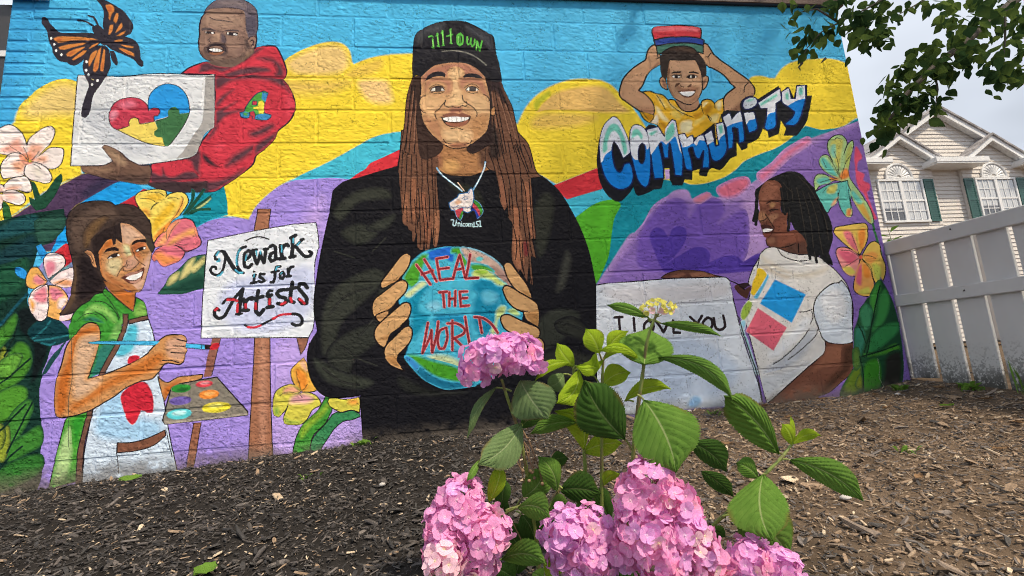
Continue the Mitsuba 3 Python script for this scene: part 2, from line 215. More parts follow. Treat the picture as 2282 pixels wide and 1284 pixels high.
3|S|54||0|4.4|-1375,2429 -1363,2437
5|P|55||0|0.0|-1409,2492* -1405,2503 -1387,2508 -1365,2507 -1342,2496 -1324,2488 -1336,2484 -1360,2492 -1386,2490 -1404,2485
5|P|55||0|0.0|-1291,2487* -1270,2496 -1240,2499 -1207,2496 -1205,2486 -1228,2488 -1258,2489 -1279,2485
5|S|56||0|3.1|-1324,2487 -1306,2484 -1289,2487
6|P|57||0|0.0|-1395,2479 -1371,2486 -1335,2478 -1335,2469 -1359,2470 -1386,2472
6|P|57||0|0.0|-1276,2478 -1258,2482 -1209,2478 -1210,2462 -1236,2459 -1269,2463
6|P|58||0|0.0|-1357,2477 -1347,2481 -1341,2473 -1347,2468 -1354,2470
6|P|58||0|0.0|-1388,2479 -1382,2482 -1383,2475 -1387,2475
6|P|58||0|0.0|-1270,2478 -1262,2480 -1261,2466 -1267,2467
6|P|58||0|0.0|-1237,2470 -1227,2477 -1211,2466 -1215,2462 -1233,2463
3|P|59|50|18|0.0|-1385,2366 -1373,2387 -1356,2401 -1318,2408 -1284,2398 -1269,2379 -1268,2347 -1282,2329 -1311,2321 -1347,2324 -1371,2338
3|P|60|50|13|0.0|-1407,2351 -1391,2323 -1364,2307 -1310,2294 -1256,2284 -1221,2299 -1192,2317 -1175,2349 -1171,2328 -1192,2303 -1221,2288 -1256,2274 -1310,2287 -1363,2300 -1393,2320
3|P|61|50|13|0.0|-1352,2321 -1317,2318 -1284,2322 -1292,2301 -1328,2300
7|P|62||0|0.0|-1374,2369 -1361,2391 -1338,2402 -1314,2402 -1290,2392 -1282,2375 -1286,2357 -1285,2347 -1312,2334 -1341,2335 -1365,2348
7|P|63||0|0.0|-1364,2377 -1344,2389 -1314,2393 -1293,2382 -1286,2368 -1313,2374 -1343,2378
7|P|64||0|0.0|-1362,2365 -1355,2372 -1331,2375 -1301,2369 -1287,2359 -1312,2353 -1342,2355
7|P|65||0|0.0|-1361,2349 -1330,2346 -1289,2354 -1278,2357 -1294,2338 -1329,2330 -1356,2340
7|S|66||0|2.0|-1343,2373* -1341,2355*
7|S|66||0|2.0|-1327,2374* -1325,2354*
7|S|66||0|2.0|-1312,2371* -1311,2354*
5|S|67||0|8.5|-1371,2373 -1359,2394 -1332,2404 -1314,2402 -1287,2395 -1275,2375 -1271,2354
3|P|68||0|0.0|-1174,2324* -1136,2357* -1116,2378 -1121,2350 -1162,2307 -1220,2264 -1264,2256 -1326,2265 -1374,2289*
8|P|69||0|0.0|-1155,2435 -1139,2455 -1118,2459 -1108,2443 -1111,2407 -1119,2385 -1137,2385 -1150,2410
8|S|34||0|4.5|-1155,2435 -1139,2455 -1118,2459 -1107,2443 -1111,2407 -1119,2382
8|S|34||0|4.5|-1144,2421 -1130,2435 -1122,2421 -1124,2400
8|S|34||0|4.5|-1137,2392 -1126,2410
9|P|70||0|0.0|-1168,2328 -1136,2360 -1125,2378 -1121,2360 -1145,2332 -1174,2306
10|P|71||0|0.0|-2028,2198* -1882,2192 -1789,2193 -1675,2208 -1564,2213 -1432,2206 -1328,2210* -1319,2033 -1315,1886* -1360,1851 -1380,1795 -1390,1764 -1398,1729 -1438,1704 -1521,1689 -1619,1674 -1683,1667 -1837,1667 -2017,1666* -2022,1820 -2025,2029
10|C|34||0|5.1|-2028,2198* -1882,2192 -1789,2193 -1675,2208 -1564,2213 -1432,2206 -1328,2210* -1319,2033 -1315,1886* -1360,1851 -1380,1795 -1390,1764 -1398,1729 -1438,1704 -1521,1689 -1619,1674 -1683,1667 -1837,1667 -2017,1666* -2022,1820 -2025,2029
10|P|72|71|4|0.0|-1375,2197* -1329,2209* -1320,2036 -1316,1887* -1360,1854 -1381,1797 -1393,1752 -1408,1725 -1436,1711 -1500,1703* -1467,1744 -1418,1844 -1381,1911 -1375,1993 -1375,2122
10|P|73|71|39|0.0|-1979,1990 -1769,2008 -1688,1866 -1611,1762 -1714,1721 -1896,1825
10|P|74|71|15|0.0|-2020,2191 -1853,2189 -1852,2174 -1994,2170
11|P|75||0|0.0|-1657,1983* -1664,2017 -1685,2042 -1712,2059 -1755,2065 -1797,2055 -1831,2029 -1849,1991 -1853,1953 -1843,1907 -1824,1882 -1805,1872* -1747,1897* -1752,1916 -1743,1937 -1722,1945 -1704,1937 -1695,1907* -1624,1922* -1626,1954* -1608,1954 -1597,1975 -1607,2000 -1629,2004 -1647,1996
11|P|76|75|19|0.0|-1850,1953 -1842,1983 -1824,1991 -1809,1966 -1821,1941 -1837,1924
11|P|77|75|25|0.0|-1813,2025 -1772,2046 -1736,2042 -1720,2017 -1754,2000 -1797,2004
11|P|78||0|0.0|-1657,1992* -1662,2043 -1652,2090 -1626,2124 -1594,2144 -1561,2149 -1517,2136 -1482,2104 -1459,2061 -1448,2009 -1448,1975* -1497,1969* -1502,1992 -1521,2009 -1542,2005 -1558,1988 -1558,1971 -1554,1954* -1621,1928* -1626,1954* -1608,1954 -1597,1975 -1607,2000 -1629,2004
11|P|79||0|0.0|-1448,1974* -1458,1933 -1478,1886 -1507,1832 -1534,1790 -1549,1776* -1564,1778* -1579,1828* -1600,1828 -1619,1840 -1620,1861 -1607,1874 -1603,1878* -1619,1922* -1554,1949* -1558,1971 -1558,1988 -1542,2005 -1521,2009 -1502,1992 -1497,1969*
11|P|80||0|0.0|-1803,1870* -1747,1895* -1752,1916 -1743,1937 -1722,1945 -1704,1937 -1695,1907* -1620,1920* -1603,1878* -1607,1874 -1620,1861 -1619,1840 -1600,1828 -1579,1828* -1564,1778* -1601,1782 -1666,1799 -1739,1837
11|S|34||0|4.2|-1656,1983 -1664,2017 -1685,2042 -1712,2059 -1755,2065 -1797,2055 -1831,2029 -1849,1991 -1853,1953 -1843,1907 -1824,1882 -1805,1872 -1739,1835 -1666,1799 -1601,1781 -1549,1776 -1534,1790 -1507,1832 -1478,1886 -1458,1933 -1447,1975 -1448,2009 -1459,2061 -1482,2104 -1517,2136 -1561,2149 -1594,2144 -1626,2124 -1652,2090 -1662,2043 -1657,1983
11|S|34||0|4.1|-1805,1872 -1747,1896 -1752,1916 -1743,1937 -1722,1945 -1704,1937 -1694,1906 -1624,1921 -1554,1949
11|S|34||0|4.2|-1647,1996 -1629,2004 -1607,2000 -1597,1975 -1608,1954 -1626,1954 -1622,1922
9|P|81||0|0.0|-1872,1773 -1864,1785 -1827,1771 -1776,1739 -1747,1707 -1709,1681 -1672,1665 -1632,1667* -1619,1638 -1627,1582 -1634,1559* -1670,1558 -1738,1573 -1827,1590 -1917,1617 -1953,1632* -1968,1663* -1921,1665 -1863,1665 -1813,1692* -1837,1724 -1857,1750
9|C|34||0|4.9|-1872,1773 -1864,1785 -1827,1771 -1776,1739 -1747,1707 -1709,1681 -1672,1665 -1632,1667* -1619,1638 -1627,1582 -1634,1559* -1670,1558 -1738,1573 -1827,1590 -1917,1617 -1953,1632* -1968,1663* -1921,1665 -1863,1665 -1813,1692* -1837,1724 -1857,1750
9|P|82|81|21|0.0|-1863,1773 -1826,1760 -1779,1723 -1745,1676 -1775,1666 -1808,1698 -1843,1739
9|P|83|81|21|0.0|-1959,1656 -1898,1655 -1841,1657 -1808,1636 -1865,1626 -1927,1632
9|P|84|81|24|0.0|-1785,1615 -1696,1608 -1633,1613 -1639,1564 -1693,1565 -1782,1584 -1863,1603
1|P|85|35|10|0.0|-1665,1556* -1621,1564 -1514,1570 -1422,1560 -1340,1567* -1338,1510 -1465,1507 -1533,1521 -1601,1530 -1645,1523*
12|P|86||0|0.0|-2210,1586* -2180,1575 -2147,1500* -2119,1525 -2087,1589 -2058,1624* -2051,1599 -2059,1558 -2079,1499 -2115,1435* -2156,1422* -2189,1462* -2197,1496* -2166,1478* -2190,1551
12|C|87||0|3.0|-2210,1586* -2180,1575 -2147,1500* -2119,1525 -2087,1589 -2058,1624* -2051,1599 -2059,1558 -2079,1499 -2115,1435* -2156,1422* -2189,1462* -2197,1496* -2166,1478* -2190,1551
12|P|88||0|0.0|-2321,1479* -2303,1469 -2284,1444 -2261,1371* -2280,1328* -2295,1357
12|C|87||0|2.9|-2321,1479* -2303,1469 -2284,1444 -2261,1371* -2280,1328* -2295,1357
13|P|89||0|0.0|-2388,1867 -2365,1887 -2332,1903 -2292,1884 -2257,1840 -2236,1784 -2224,1707* -2250,1733 -2273,1743 -2331,1733 -2376,1754
13|C|90||0|4.8|-2388,1867 -2365,1887 -2332,1903 -2292,1884 -2257,1840 -2236,1784 -2224,1707* -2250,1733 -2273,1743 -2331,1733 -2376,1754
13|P|91|89|21|0.0|-2321,1794 -2281,1825 -2255,1779 -2229,1712 -2273,1746 -2332,1744 -2359,1759
13|P|89||0|0.0|-2234,1804 -2207,1851 -2167,1884 -2128,1895 -2111,1876 -2110,1840 -2124,1798 -2158,1752 -2189,1712 -2218,1702* -2230,1743
13|C|90||0|4.9|-2234,1804 -2207,1851 -2167,1884 -2128,1895 -2111,1876 -2110,1840 -2124,1798 -2158,1752 -2189,1712 -2218,1702* -2230,1743
13|P|92|89|21|0.0|-2229,1778 -2192,1794 -2156,1773 -2189,1717 -2214,1707
13|P|89||0|0.0|-2209,1697* -2169,1727 -2130,1768 -2087,1772 -2060,1762 -2056,1721 -2065,1675 -2093,1650 -2118,1650 -2150,1671 -2173,1686
13|C|90||0|4.8|-2209,1697* -2169,1727 -2130,1768 -2087,1772 -2060,1762 -2056,1721 -2065,1675 -2093,1650 -2118,1650 -2150,1671 -2173,1686
13|P|93|89|21|0.0|-2200,1702 -2160,1727 -2134,1721 -2135,1691 -2165,1689
13|P|89||0|0.0|-2345,1643 -2343,1683 -2322,1728 -2294,1743 -2260,1738 -2231,1712 -2219,1692* -2233,1662 -2231,1621 -2259,1609 -2300,1602 -2325,1598
13|C|90||0|4.8|-2345,1643 -2343,1683 -2322,1728 -2294,1743 -2260,1738 -2231,1712 -2219,1692* -2233,1662 -2231,1621 -2259,1609 -2300,1602 -2325,1598
13|P|94|89|21|0.0|-2296,1683 -2252,1702 -2225,1689 -2235,1662 -2249,1632 -2275,1642
13|P|89||0|0.0|-2231,1621 -2233,1662 -2220,1687 -2195,1691 -2164,1681 -2128,1655 -2108,1625 -2099,1599 -2111,1574 -2132,1570 -2159,1580 -2198,1591
13|C|90||0|4.8|-2231,1621 -2233,1662 -2220,1687 -2195,1691 -2164,1681 -2128,1655 -2108,1625 -2099,1599 -2111,1574 -2132,1570 -2159,1580 -2198,1591
13|P|95|89|21|0.0|-2209,1661 -2171,1661 -2141,1620 -2174,1610
13|P|96|91|23|0.0|-2258,1723 -2229,1733 -2217,1743 -2201,1712 -2208,1692 -2225,1687 -2247,1702
13|S|90||0|3.3|-2320,1784 -2283,1758 -2246,1728 -2221,1697
13|S|90||0|3.3|-2255,1779 -2234,1743 -2220,1702
13|S|90||0|3.3|-2277,1697 -2251,1700 -2221,1692
13|S|90||0|3.3|-2198,1681 -2171,1666 -2157,1651
13|S|90||0|3.3|-2205,1702 -2186,1727 -2175,1752
13|S|90||0|3.3|-2323,1698 -2313,1723
14|P|89||0|0.0|-2314,1531* -2317,1563 -2303,1592 -2230,1614 -2206,1591 -2192,1556 -2192,1526 -2208,1521 -2260,1537
14|C|90||0|4.7|-2314,1531* -2317,1563 -2303,1592 -2230,1614 -2206,1591 -2192,1556 -2192,1526 -2208,1521 -2260,1537
14|P|97|89|20|0.0|-2310,1538 -2279,1557 -2240,1552 -2268,1537
14|P|89||0|0.0|-2321,1523 -2277,1537 -2228,1517 -2214,1497 -2215,1467 -2243,1453 -2286,1469 -2312,1479
14|C|90||0|4.7|-2321,1523 -2277,1537 -2228,1517 -2214,1497 -2215,1467 -2243,1453 -2286,1469 -2312,1479
14|P|98|89|20|0.0|-2312,1518 -2275,1518 -2255,1493 -2292,1484
14|P|89||0|0.0|-2351,1568 -2321,1563 -2315,1528 -2334,1524 -2347,1529
14|C|90||0|4.7|-2351,1568 -2321,1563 -2315,1528 -2334,1524 -2347,1529
14|P|99|89|20|0.0|-2336,1548 -2321,1543 -2322,1528 -2334,1529
14|P|89||0|0.0|-2346,1519 -2322,1514 -2317,1464 -2319,1430 -2335,1421
14|C|90||0|4.6|-2346,1519 -2322,1514 -2317,1464 -2319,1430 -2335,1421
14|P|99|89|20|0.0|-2332,1509 -2323,1504 -2322,1474
15|P|100||0|0.0|-2239,2533* -2235,2546 -2221,2549 -2208,2539 -2198,2515 -2170,2486 -2140,2458 -2084,2454 -2005,2459 -1948,2448 -1923,2429 -1936,2389 -1961,2350 -2000,2300 -2025,2271 -2051,2254 -2075,2261 -2092,2275 -2124,2279 -2150,2307 -2166,2336 -2171,2365 -2186,2388 -2195,2422 -2203,2456 -2221,2490 -2235,2509
15|P|100||0|0.0|-1972,2667* -1942,2673 -1900,2654 -1865,2630 -1831,2606 -1804,2572 -1771,2517 -1769,2487 -1787,2452 -1807,2437 -1782,2432 -1752,2413 -1730,2379 -1721,2335 -1716,2301 -1701,2282 -1701,2257 -1709,2250 -1726,2262 -1752,2295 -1803,2324 -1853,2347 -1878,2361 -1904,2390 -1916,2449 -1926,2518 -1926,2578 -1942,2628
15|P|100||0|0.0|-1992,2344 -1959,2374 -1907,2380 -1881,2351 -1873,2303 -1866,2264 -1875,2216 -1888,2182 -1915,2125 -1936,2087 -1944,2043 -1946,2003 -1953,1961 -1968,1940 -1989,1951 -1992,1988 -1986,2035 -1975,2091 -1967,2138 -1991,2190 -2006,2233 -2008,2276
15|P|100||0|0.0|-1877,2347 -1857,2347 -1842,2313 -1831,2274 -1834,2255 -1846,2264 -1865,2293
16|P|100||0|0.0|-1980,2491 -1961,2507 -1941,2503 -1919,2478 -1896,2444 -1885,2410 -1899,2380 -1924,2389 -1946,2418 -1969,2457
16|S|100||0|11.0|-2056,2535 -2027,2532 -1998,2518 -1968,2494
16|S|100||0|11.0|-2002,2565 -1981,2559 -1963,2534 -1949,2502
17|P|101|100|4|0.0|-2168,2418 -2137,2431 -2082,2430 -2019,2429 -1970,2423 -1946,2414 -2001,2412 -2080,2408 -2142,2394
17|P|101|100|4|0.0|-2139,2365 -2102,2381 -2055,2391 -2004,2397 -2015,2385 -2061,2369 -2107,2351 -2130,2351
17|P|101|100|4|0.0|-2098,2323 -2075,2347 -2037,2363 -2006,2371 -2035,2343 -2072,2309 -2091,2311
17|P|101|100|4|0.0|-2066,2292 -2041,2319 -2012,2349 -1996,2349 -2010,2324 -2039,2300 -2058,2286
17|P|101|100|4|0.0|-1989,2361 -1967,2384 -1941,2399 -1947,2384 -1974,2364
17|P|101|100|4|0.0|-1923,2638 -1899,2642 -1879,2625 -1877,2599 -1886,2574 -1891,2539 -1898,2549 -1901,2589 -1915,2618
17|P|101|100|4|0.0|-1862,2585 -1852,2585 -1851,2550 -1859,2520 -1874,2534
17|P|101|100|4|0.0|-1889,2509 -1873,2512 -1874,2475 -1884,2450 -1892,2449
17|P|101|100|4|0.0|-1857,2460 -1844,2500 -1829,2526 -1823,2501 -1838,2476
17|P|101|100|4|0.0|-1851,2440 -1829,2461 -1805,2474 -1812,2456 -1835,2441
17|P|101|100|4|0.0|-1861,2408 -1842,2418 -1817,2419 -1817,2409 -1841,2404
17|P|101|100|4|0.0|-1834,2367 -1797,2358 -1755,2334 -1750,2315 -1779,2329 -1816,2348
17|P|101|100|4|0.0|-1827,2387 -1791,2383 -1758,2376 -1761,2368 -1798,2373
17|P|101|100|4|0.0|-1983,2281 -1974,2320 -1956,2345 -1943,2350 -1950,2311 -1966,2272 -1976,2248
17|P|101|100|4|0.0|-1953,2224 -1951,2282 -1937,2350 -1924,2370 -1926,2311 -1928,2244 -1942,2215
17|P|101|100|4|0.0|-1917,2225 -1916,2292 -1910,2360 -1903,2351 -1900,2283 -1903,2220
17|P|102|101|7|0.0|-2160,2418 -2137,2424 -2120,2414 -2135,2402
17|P|102|101|7|0.0|-2092,2323 -2074,2338 -2051,2343 -2080,2316
17|P|102|101|8|0.0|-1918,2631 -1898,2632 -1888,2604 -1899,2589
17|P|102|101|7|0.0|-1947,2229 -1944,2263 -1935,2273 -1935,2229
17|P|102|101|7|0.0|-1913,2230 -1913,2273 -1905,2278 -1906,2230
17|P|102|101|8|0.0|-1813,2353 -1763,2329 -1779,2329
18|P|103||0|0.0|-2186,2424 -2178,2429 -2173,2419 -2177,2409 -2184,2412
18|P|103||0|0.0|-2169,2387 -2161,2392 -2155,2383 -2160,2373 -2167,2376
18|P|103||0|0.0|-2156,2350 -2148,2355 -2142,2346 -2147,2336 -2154,2339
18|P|103||0|0.0|-2127,2325 -2119,2330 -2113,2321 -2118,2311 -2125,2314
18|P|103||0|0.0|-1999,2285 -1991,2290 -1985,2280 -1990,2271 -1997,2274
18|P|103||0|0.0|-1997,2233 -1989,2238 -1983,2229 -1988,2219 -1995,2222
18|P|103||0|0.0|-1982,2206 -1974,2211 -1968,2201 -1973,2192 -1980,2194
18|P|103||0|0.0|-1932,2169 -1923,2174 -1918,2164 -1923,2155 -1930,2157
18|P|103||0|0.0|-1957,2145 -1949,2150 -1944,2140 -1949,2131 -1956,2133
18|P|104||0|0.0|-1958,2176 -1942,2170 -1946,2166 -1956,2171
19|P|105||0|0.0|-2375,1356* -2259,1388 -2170,1409 -2028,1430* -2010,1346* -2063,1253 -2137,1232 -2135,1163 -2154,1050 -2141,915 -2092,824 -2017,754* -2014,721 -2044,626 -2048,563 -2051,500 -2034,374 -2019,270 -2021,189 -2004,108 -2023,21* -2074,-33* -2256,-25*
20|P|106|105|18|0.0|-2369,1297 -2313,1331 -2257,1376 -2158,1397 -2141,1326 -2190,1304 -2306,1272 -2364,1251
20|P|107|105|13|0.0|-2146,1373 -2035,1394 -2015,1346 -2064,1265 -2128,1243 -2145,1314
20|P|108|105|22|0.0|-2336,1182 -2244,1247 -2158,1291 -2143,1186 -2232,1132 -2327,1102
20|P|109|105|22|0.0|-2327,1102 -2233,1144 -2176,1164 -2160,1061 -2217,985 -2310,945
20|S|110|105|6|13.7|-2276,812 -2208,907 -2157,982
20|P|111|105|17|0.0|-2188,895 -2141,915 -2085,846 -2033,712 -2059,585 -2094,544 -2101,716 -2169,806
20|P|112|113|15|0.0|-2290,770 -2239,832 -2196,884 -2186,829 -2213,765 -2281,683
20|P|114|113|14|0.0|-2221,658 -2172,741 -2121,717 -2102,630 -2152,548 -2241,492 -2267,556
20|P|115|113|14|0.0|-2257,472 -2169,529 -2110,514 -2112,441 -2173,384 -2244,348
20|P|116|113|14|0.0|-2242,681 -2228,723 -2213,679 -2226,616 -2240,575
20|P|117|113|14|0.0|-2183,303 -2156,403 -2095,461 -2072,418 -2109,318 -2157,241
20|P|118|113|14|0.0|-2167,242 -2098,297 -2035,332 -2022,250 -2080,214 -2151,180
20|P|119|113|14|0.0|-2211,225 -2178,343 -2160,261 -2179,183
20|P|120|113|14|0.0|-2220,306 -2207,356 -2183,303 -2195,244
20|P|121|113|14|0.0|-2200,125 -2132,179 -2022,200 -2011,129 -2085,76 -2192,46
20|P|122|113|14|0.0|-2255,618 -2204,679 -2146,675 -2192,572
20|S|123|113|3|5.6|-2245,534 -2175,592 -2106,662
20|S|123|113|3|5.4|-2220,306 -2154,382 -2103,441
20|S|123|113|3|5.4|-2165,221 -2113,359 -2075,449
20|S|123|113|3|5.3|-2200,125 -2153,200 -2102,246
20|S|123|113|3|5.7|-2223,680 -2193,764 -2174,861
20|P|124|105|6|0.0|-2130,804 -2076,856 -2027,865 -1951,794 -1937,750 -2004,721 -2054,729 -2115,760
20|S|125|124|4|9.2|-2106,759 -2061,800 -2035,843
20|S|125|124|4|9.2|-2095,748 -2017,754 -1949,767
20|S|125|124|4|9.1|-2064,735 -2024,722 -2005,732
20|P|126||0|0.0|-1951,740 -1997,645 -2030,583 -2049,573 -2018,657 -1965,729
21|P|127||0|0.0|-2137,1232 -2118,1243 -2083,1190 -2085,1161 -2105,1162
21|C|128||0|2.3|-2137,1232 -2118,1243 -2083,1190 -2085,1161 -2105,1162
21|P|127||0|0.0|-2225,1115 -2201,1125 -2169,1101 -2162,1078 -2175,1062 -2207,1080
21|C|128||0|2.3|-2225,1115 -2201,1125 -2169,1101 -2162,1078 -2175,1062 -2207,1080
22|P|129||0|0.0|-2065,1057* -2092,1127 -2096,1173 -2068,1195 -2021,1184 -1995,1152 -2000,1117 -2028,1090
22|C|130||0|4.3|-2065,1057* -2092,1127 -2096,1173 -2068,1195 -2021,1184 -1995,1152 -2000,1117 -2028,1090
22|P|131|129|15|0.0|-2071,1069 -2087,1127 -2074,1155 -2043,1142 -2039,1102
22|P|129||0|0.0|-2059,1046* -2027,1084 -1989,1106 -1949,1110 -1943,1018* -1980,1010 -2032,1022
22|C|130||0|4.3|-2059,1046* -2027,1084 -1989,1106 -1949,1110 -1943,1018* -1980,1010 -2032,1022
22|P|132|129|15|0.0|-2043,1039 -1994,1054 -1953,1041 -1951,1016 -2012,1023
22|P|133||0|0.0|-2069,1046* -2121,1122 -2146,1123 -2167,1078 -2162,1027 -2130,1009 -2091,1019
22|C|130||0|4.2|-2069,1046* -2121,1122 -2146,1123 -2167,1078 -2162,1027 -2130,1009 -2091,1019
22|P|134|133|15|0.0|-2079,1046 -2122,1082 -2134,1049 -2102,1027
22|P|129||0|0.0|-2067,1029* -2102,1025 -2142,982 -2136,914 -2100,852 -2074,843 -2052,866 -2050,921
22|C|130||0|4.2|-2067,1029* -2102,1025 -2142,982 -2136,914 -2100,852 -2074,843 -2052,866 -2050,921
22|P|134|129|15|0.0|-2076,1018 -2119,992 -2125,958 -2083,934 -2059,944
22|P|135|129|15|0.0|-2140,959 -2113,936 -2119,891 -2131,914
22|P|136||0|0.0|-2062,1025* -2011,1015 -1966,957 -1973,923 -1990,896 -1938,871 -1946,844 -1990,841 -2031,856 -2052,866 -2050,921
22|C|130||0|4.2|-2062,1025* -2011,1015 -1966,957 -1973,923 -1990,896 -1938,871 -1946,844 -1990,841 -2031,856 -2052,866 -2050,921
22|P|137|136|15|0.0|-2056,1011 -2010,1004 -1986,958 -2024,943 -2049,966
22|P|129|136|15|0.0|-2005,953 -1970,951 -1991,902 -2006,908
22|S|130||0|3.4|-2117,1082 -2069,1046 -2047,1079
22|S|130||0|3.4|-2124,998 -2068,1035
22|S|130||0|3.4|-2032,1027 -1984,1054
22|S|130||0|3.4|-2060,1025 -2058,933
22|P|138||0|0.0|-1994,880* -1958,875 -1937,882 -1935,860 -1965,842 -1995,841
23|P|139|17|2|0.0|-1493,1355* -1453,1383 -1415,1459 -1414,1530 -1397,1518 -1400,1464 -1433,1400
23|P|139|17|2|0.0|-1443,1389 -1398,1423 -1314,1492 -1313,1474 -1377,1416 -1422,1382
23|P|139|17|2|0.0|-1423,1406 -1371,1416 -1311,1418 -1310,1403 -1371,1402 -1412,1382
23|P|139|17|2|0.0|-1453,1383 -1395,1464 -1355,1529 -1344,1523 -1378,1458 -1423,1394
23|P|140|139|5|0.0|-1387,1414 -1341,1451 -1313,1477 -1313,1468 -1351,1428
24|P|141||0|0.0|-1612,1358* -1662,1417 -1688,1465 -1692,1494 -1678,1511 -1633,1525 -1581,1530 -1544,1521 -1535,1497 -1541,1473 -1571,1450 -1596,1433*
24|C|142||0|5.2|-1612,1358* -1662,1417 -1688,1465 -1692,1494 -1678,1511 -1633,1525 -1581,1530 -1544,1521 -1535,1497 -1541,1473 -1571,1450 -1596,1433*
24|P|141||0|0.0|-1588,1228* -1602,1277 -1608,1341 -1612,1399 -1599,1436 -1552,1473 -1522,1502 -1476,1513 -1444,1501 -1426,1465 -1435,1430 -1464,1383 -1503,1349 -1524,1298 -1560,1270
24|C|142||0|5.2|-1588,1228* -1602,1277 -1608,1341 -1612,1399 -1599,1436 -1552,1473 -1522,1502 -1476,1513 -1444,1501 -1426,1465 -1435,1430 -1464,1383 -1503,1349 -1524,1298 -1560,1270
24|P|143|141|19|0.0|-1646,1487 -1605,1504 -1558,1497 -1552,1479 -1587,1462 -1629,1469
24|P|144|141|19|0.0|-1662,1417 -1631,1422 -1614,1399 -1612,1364 -1651,1408
24|P|145|141|23|0.0|-1596,1358 -1568,1392 -1529,1443 -1499,1460 -1487,1437 -1525,1362 -1563,1310 -1591,1277
24|P|146|141|14|0.0|-1594,1243 -1572,1288 -1538,1327 -1504,1361 -1471,1425 -1458,1477 -1451,1442 -1474,1384 -1521,1304 -1560,1264
24|S|142||0|3.1|-1666,1479 -1630,1478 -1598,1463 -1581,1451
24|S|142||0|3.1|-1531,1476 -1500,1481 -1474,1472
24|S|142||0|3.1|-1467,1489 -1453,1471 -1457,1448 -1480,1390 -1504,1355
24|S|142||0|3.0|-1545,1275 -1537,1316
24|S|142||0|3.1|-1632,1510 -1575,1509 -1550,1491
25|P|147||0|0.0|-1526,1292* -1512,1326 -1478,1354 -1431,1362 -1399,1347 -1382,1311 -1370,1270 -1353,1241 -1354,1212 -1386,1190 -1427,1177 -1449,1198 -1480,1216 -1521,1218 -1587,1203* -1581,1231 -1560,1270
25|C|142||0|5.2|-1526,1292* -1512,1326 -1478,1354 -1431,1362 -1399,1347 -1382,1311 -1370,1270 -1353,1241 -1354,1212 -1386,1190 -1427,1177 -1449,1198 -1480,1216 -1521,1218 -1587,1203* -1581,1231 -1560,1270
25|P|147||0|0.0|-1587,1163* -1571,1191 -1532,1215 -1491,1219 -1454,1201 -1430,1180 -1436,1152 -1455,1130 -1490,1114 -1530,1102 -1551,1122 -1563,1140 -1577,1132 -1588,1146
25|C|142||0|5.1|-1587,1163* -1571,1191 -1532,1215 -1491,1219 -1454,1201 -1430,1180 -1436,1152 -1455,1130 -1490,1114 -1530,1102 -1551,1122 -1563,1140 -1577,1132 -1588,1146
25|P|148|147|23|0.0|-1516,1217 -1493,1251 -1448,1278 -1392,1306 -1380,1270 -1437,1261 -1481,1228
25|P|149|147|21|0.0|-1572,1213 -1545,1264 -1517,1315 -1488,1349 -1467,1348 -1500,1297 -1518,1252 -1527,1223
25|P|150|147|23|0.0|-1584,1163 -1555,1185 -1513,1160 -1451,1141 -1490,1117 -1530,1105 -1552,1128 -1573,1140
25|S|142||0|3.0|-1520,1240 -1509,1274 -1491,1314 -1467,1343
25|S|142||0|3.0|-1481,1228 -1444,1215 -1414,1220
25|S|142||0|3.0|-1523,1252 -1525,1286
26|P|151||0|0.0|-1547,961* -1519,998 -1497,1047 -1453,1085 -1405,1139 -1364,1155 -1328,1160* -1328,979* -1371,970 -1421,955 -1481,955 -1531,955
26|C|152||0|4.7|-1547,961* -1519,998 -1497,1047 -1453,1085 -1405,1139 -1364,1155 -1328,1160* -1328,979* -1371,970 -1421,955 -1481,955 -1531,955
26|P|153|151|16|0.0|-1504,1003 -1487,1053 -1452,1068 -1456,1040 -1479,1013
26|P|153|151|16|0.0|-1445,1029 -1432,1078 -1409,1123 -1379,1144 -1387,1099 -1333,1148 -1331,1120 -1380,1065 -1396,1071 -1420,1044
26|P|154|151|23|0.0|-1542,961 -1483,980 -1424,1022 -1333,1046 -1330,982 -1421,958
27|P|155||0|0.0|-1072,1405* -1004,1404* -1008,1368 -1012,1303 -992,683 -979,362 -962,55* -1081,65* -1077,266 -1070,526 -1068,714 -1087,1281 -1078,1346
27|C|142||0|4.5|-1072,1405* -1004,1404* -1008,1368 -1012,1303 -992,683 -979,362 -962,55* -1081,65* -1077,266 -1070,526 -1068,714 -1087,1281 -1078,1346
27|P|156|155|18|0.0|-1039,686 -1013,684 -1000,364 -1003,108 -1023,110 -1038,471
27|P|157||0|0.0|-859,692* -799,688* -814,640 -837,603*
27|C|142||0|3.9|-859,692* -799,688* -814,640 -837,603*
27|P|158||0|0.0|-1273,714* -1232,712* -1248,632 -1271,520* -1306,519* -1292,621
27|P|159||0|0.0|-1342,296* -1307,297* -1325,143 -1334,75* -1367,72* -1353,208
27|S|142||0|3.6|-1307,297 -1317,212 -1329,100
27|S|142||0|3.7|-1233,706 -1248,632 -1268,523
27|S|142||0|3.6|-1342,296 -1353,208 -1367,103
28|P|160||0|0.0|-1319,1236* -1076,1284* -893,1314* -767,1321* -755,1253 -750,1182* -768,1112 -774,1031 -770,951 -768,865 -769,792* -778,731* -799,691* -1091,706* -1328,717* -1329,920* -1325,1116*
28|C|142||0|4.6|-1319,1236* -1076,1284* -893,1314* -767,1321* -755,1253 -750,1182* -768,1112 -774,1031 -770,951 -768,865 -769,792* -778,731* -799,691* -1091,706* -1328,717* -1329,920* -1325,1116*
28|P|161|160|37|0.0|-1204,998 -995,1040 -792,1067 -789,838 -936,734 -1143,746 -1250,861
29|S|162||0|7.8|-1125,1230 -1091,1245 -1054,1248 -1011,1233
